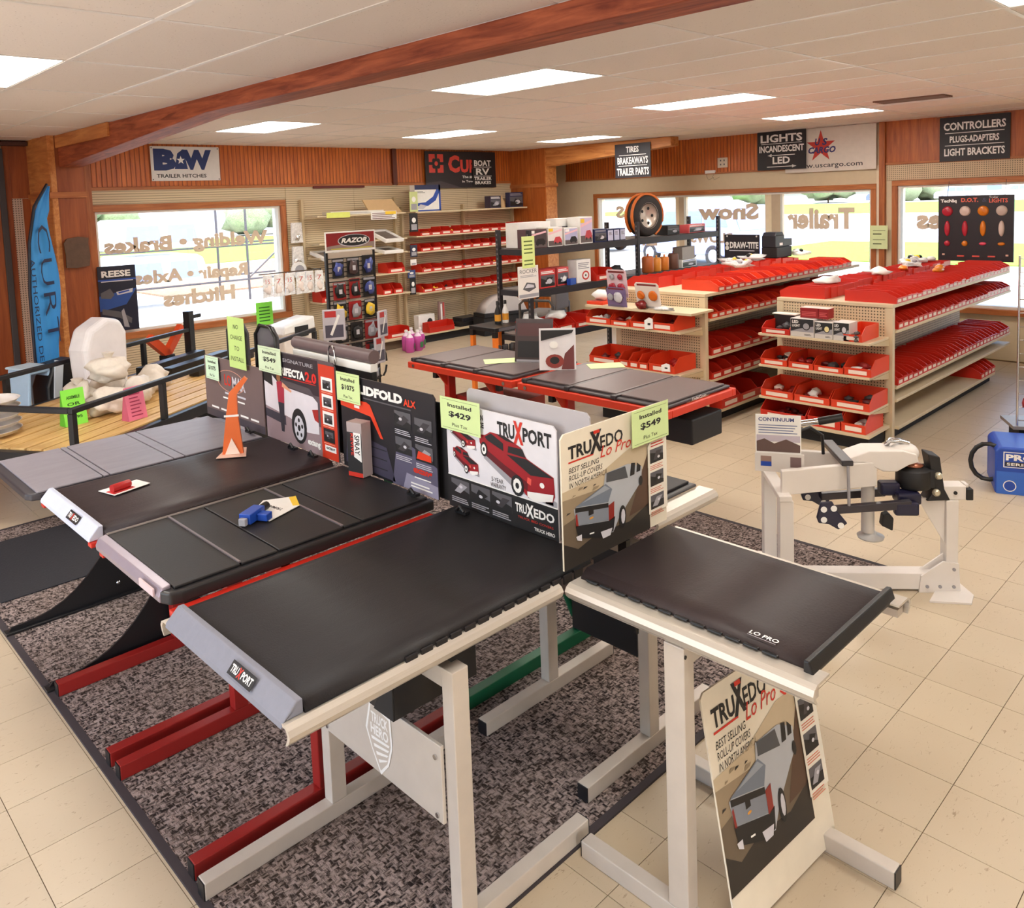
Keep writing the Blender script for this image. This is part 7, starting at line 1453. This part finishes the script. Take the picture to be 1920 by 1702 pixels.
for k, (x, y, rz, mt) in enumerate(((116, 42.5, 112, P((96, 104, 140), .3)), (117, 34, 110, P((150, 152, 164), .3)), (118, 27, 108, WHC))):
    vehicle('car', ('distant dark car at the left of the far right window', 'distant grey car above the lamp display board', 'distant white car at the right of the lamp display board')[k], 'car', (x, y, GZ), rz, 4.75, 1.9, 1.86, suv_p, suv_w, mt, GLB)
# truck toppers on a pipe rack outside the left window
pr = thing('pipe_rack', 'black pipe rack outside the left window', 'rack', (7.4, 19.5, GZ))
for x in (-1.6, 2.2, 4.6):
    for y in (0, 1.7): MB().tube([(x, y, 0), (x, y, 2.6)], .03, CHAR, 6).build('post', pr)
for z in (.52, 1.39, 2.45):
    for y in (0, 1.7): MB().tube([(-1.6, y, z), (4.6, y, z)], .025, CHAR, 6).build('rail', pr)
MB().tube([(2.2, 0, .55), (4.6, 0, 2.45)], .025, CHAR, 6).build('brace', pr)
for k, z in enumerate((.55, 1.42)):
    t = thing('truck_topper', ('lower white truck topper with blue windows on the pipe rack', 'upper white truck topper with blue windows on the pipe rack')[k], 'truck topper', (6.4, 19.6, GZ + z), 0, 'truck toppers on the pipe rack')
    MB().prism([(0, 0), (2.3, 0), (2.1, .62), (1.95, .7), (.3, .72), (.15, .62)], 1, 0, 1.6, WHC).build('shell', t, .05, 3)
    for a, b in ((.3, 1.15), (1.25, 2.0)): MB().prism([(a, .14), (b, .14), (b - .08, .56), (a + .06, .56)], 1, -.012, -.0005, GLB).build('window', t, .004)
# shrubs and low buildings far off
LEAF = m_ground('leafy_shrub', (104, 116, 92), (146, 158, 124), 9.0, .9, .8)
for k, (x, y, s) in enumerate(((118, 54, 4.4), (121, 44, 4.0), (118, 65, 4.4), (20, 66, 3.2), (34, 66, 3.0))):
    t = thing('shrub', ('middle shrub of the far hedge outside the right window', 'right shrub of the far hedge outside the right window', 'left shrub of the far hedge outside the right window', 'shrub at the left beyond the far grass', 'shrub at the right beyond the far grass')[k], 'shrub', (x, y, GZ), 0, 'far shrubs outside')
    m = MB(); q = random.Random(k)
    for j in range(9): m.blob((q.uniform(-1, 1) * s, q.uniform(-1, 1) * s * .5, s * q.uniform(.35, .8)), (s * .55, s * .5, s * .45), LEAF, .25, j + 9 * k, 2)
    m.build('foliage', t)['kind'] = 'stuff'; MB().tube([(0, 0, 0), (0, 0, s * .5)], .12, P((90, 70, 54), .8), 6).build('stem', t)
bd_ = thing('warehouse', 'long pale low building far beyond the left window', 'building', (-2, 72, GZ)); MB().box((0, 0, 0), (46, 10, 4.2), P((226, 222, 220), .7)).build('wall', bd_); MB().box((-.5, -.5, 4.2), (46.5, 10.5, 4.6), P((196, 190, 188), .6)).build('roof', bd_)
for k in range(7): MB().box((3 + 6 * k, -.1, 0), (6 + 6 * k, -.001, 3), P((170, 172, 186), .4)).build('door', bd_)
bd2 = thing('house', 'pale brick house far beyond the right windows', 'building', (140, 20, GZ)); MB().box((0, 0, 0), (9, 26, 3.6), P((222, 206, 196), .7)).build('wall', bd2); MB().prism([(-.6, 3.6), (9.6, 3.6), (4.5, 6.2)], 1, -.6, 26.6, P((150, 140, 140), .7)).build('roof', bd2)
for k in range(5): MB().box((-.08, 2 + 5 * k, 1), (-.001, 4 + 5 * k, 2.6), GLB).build('window', bd2)
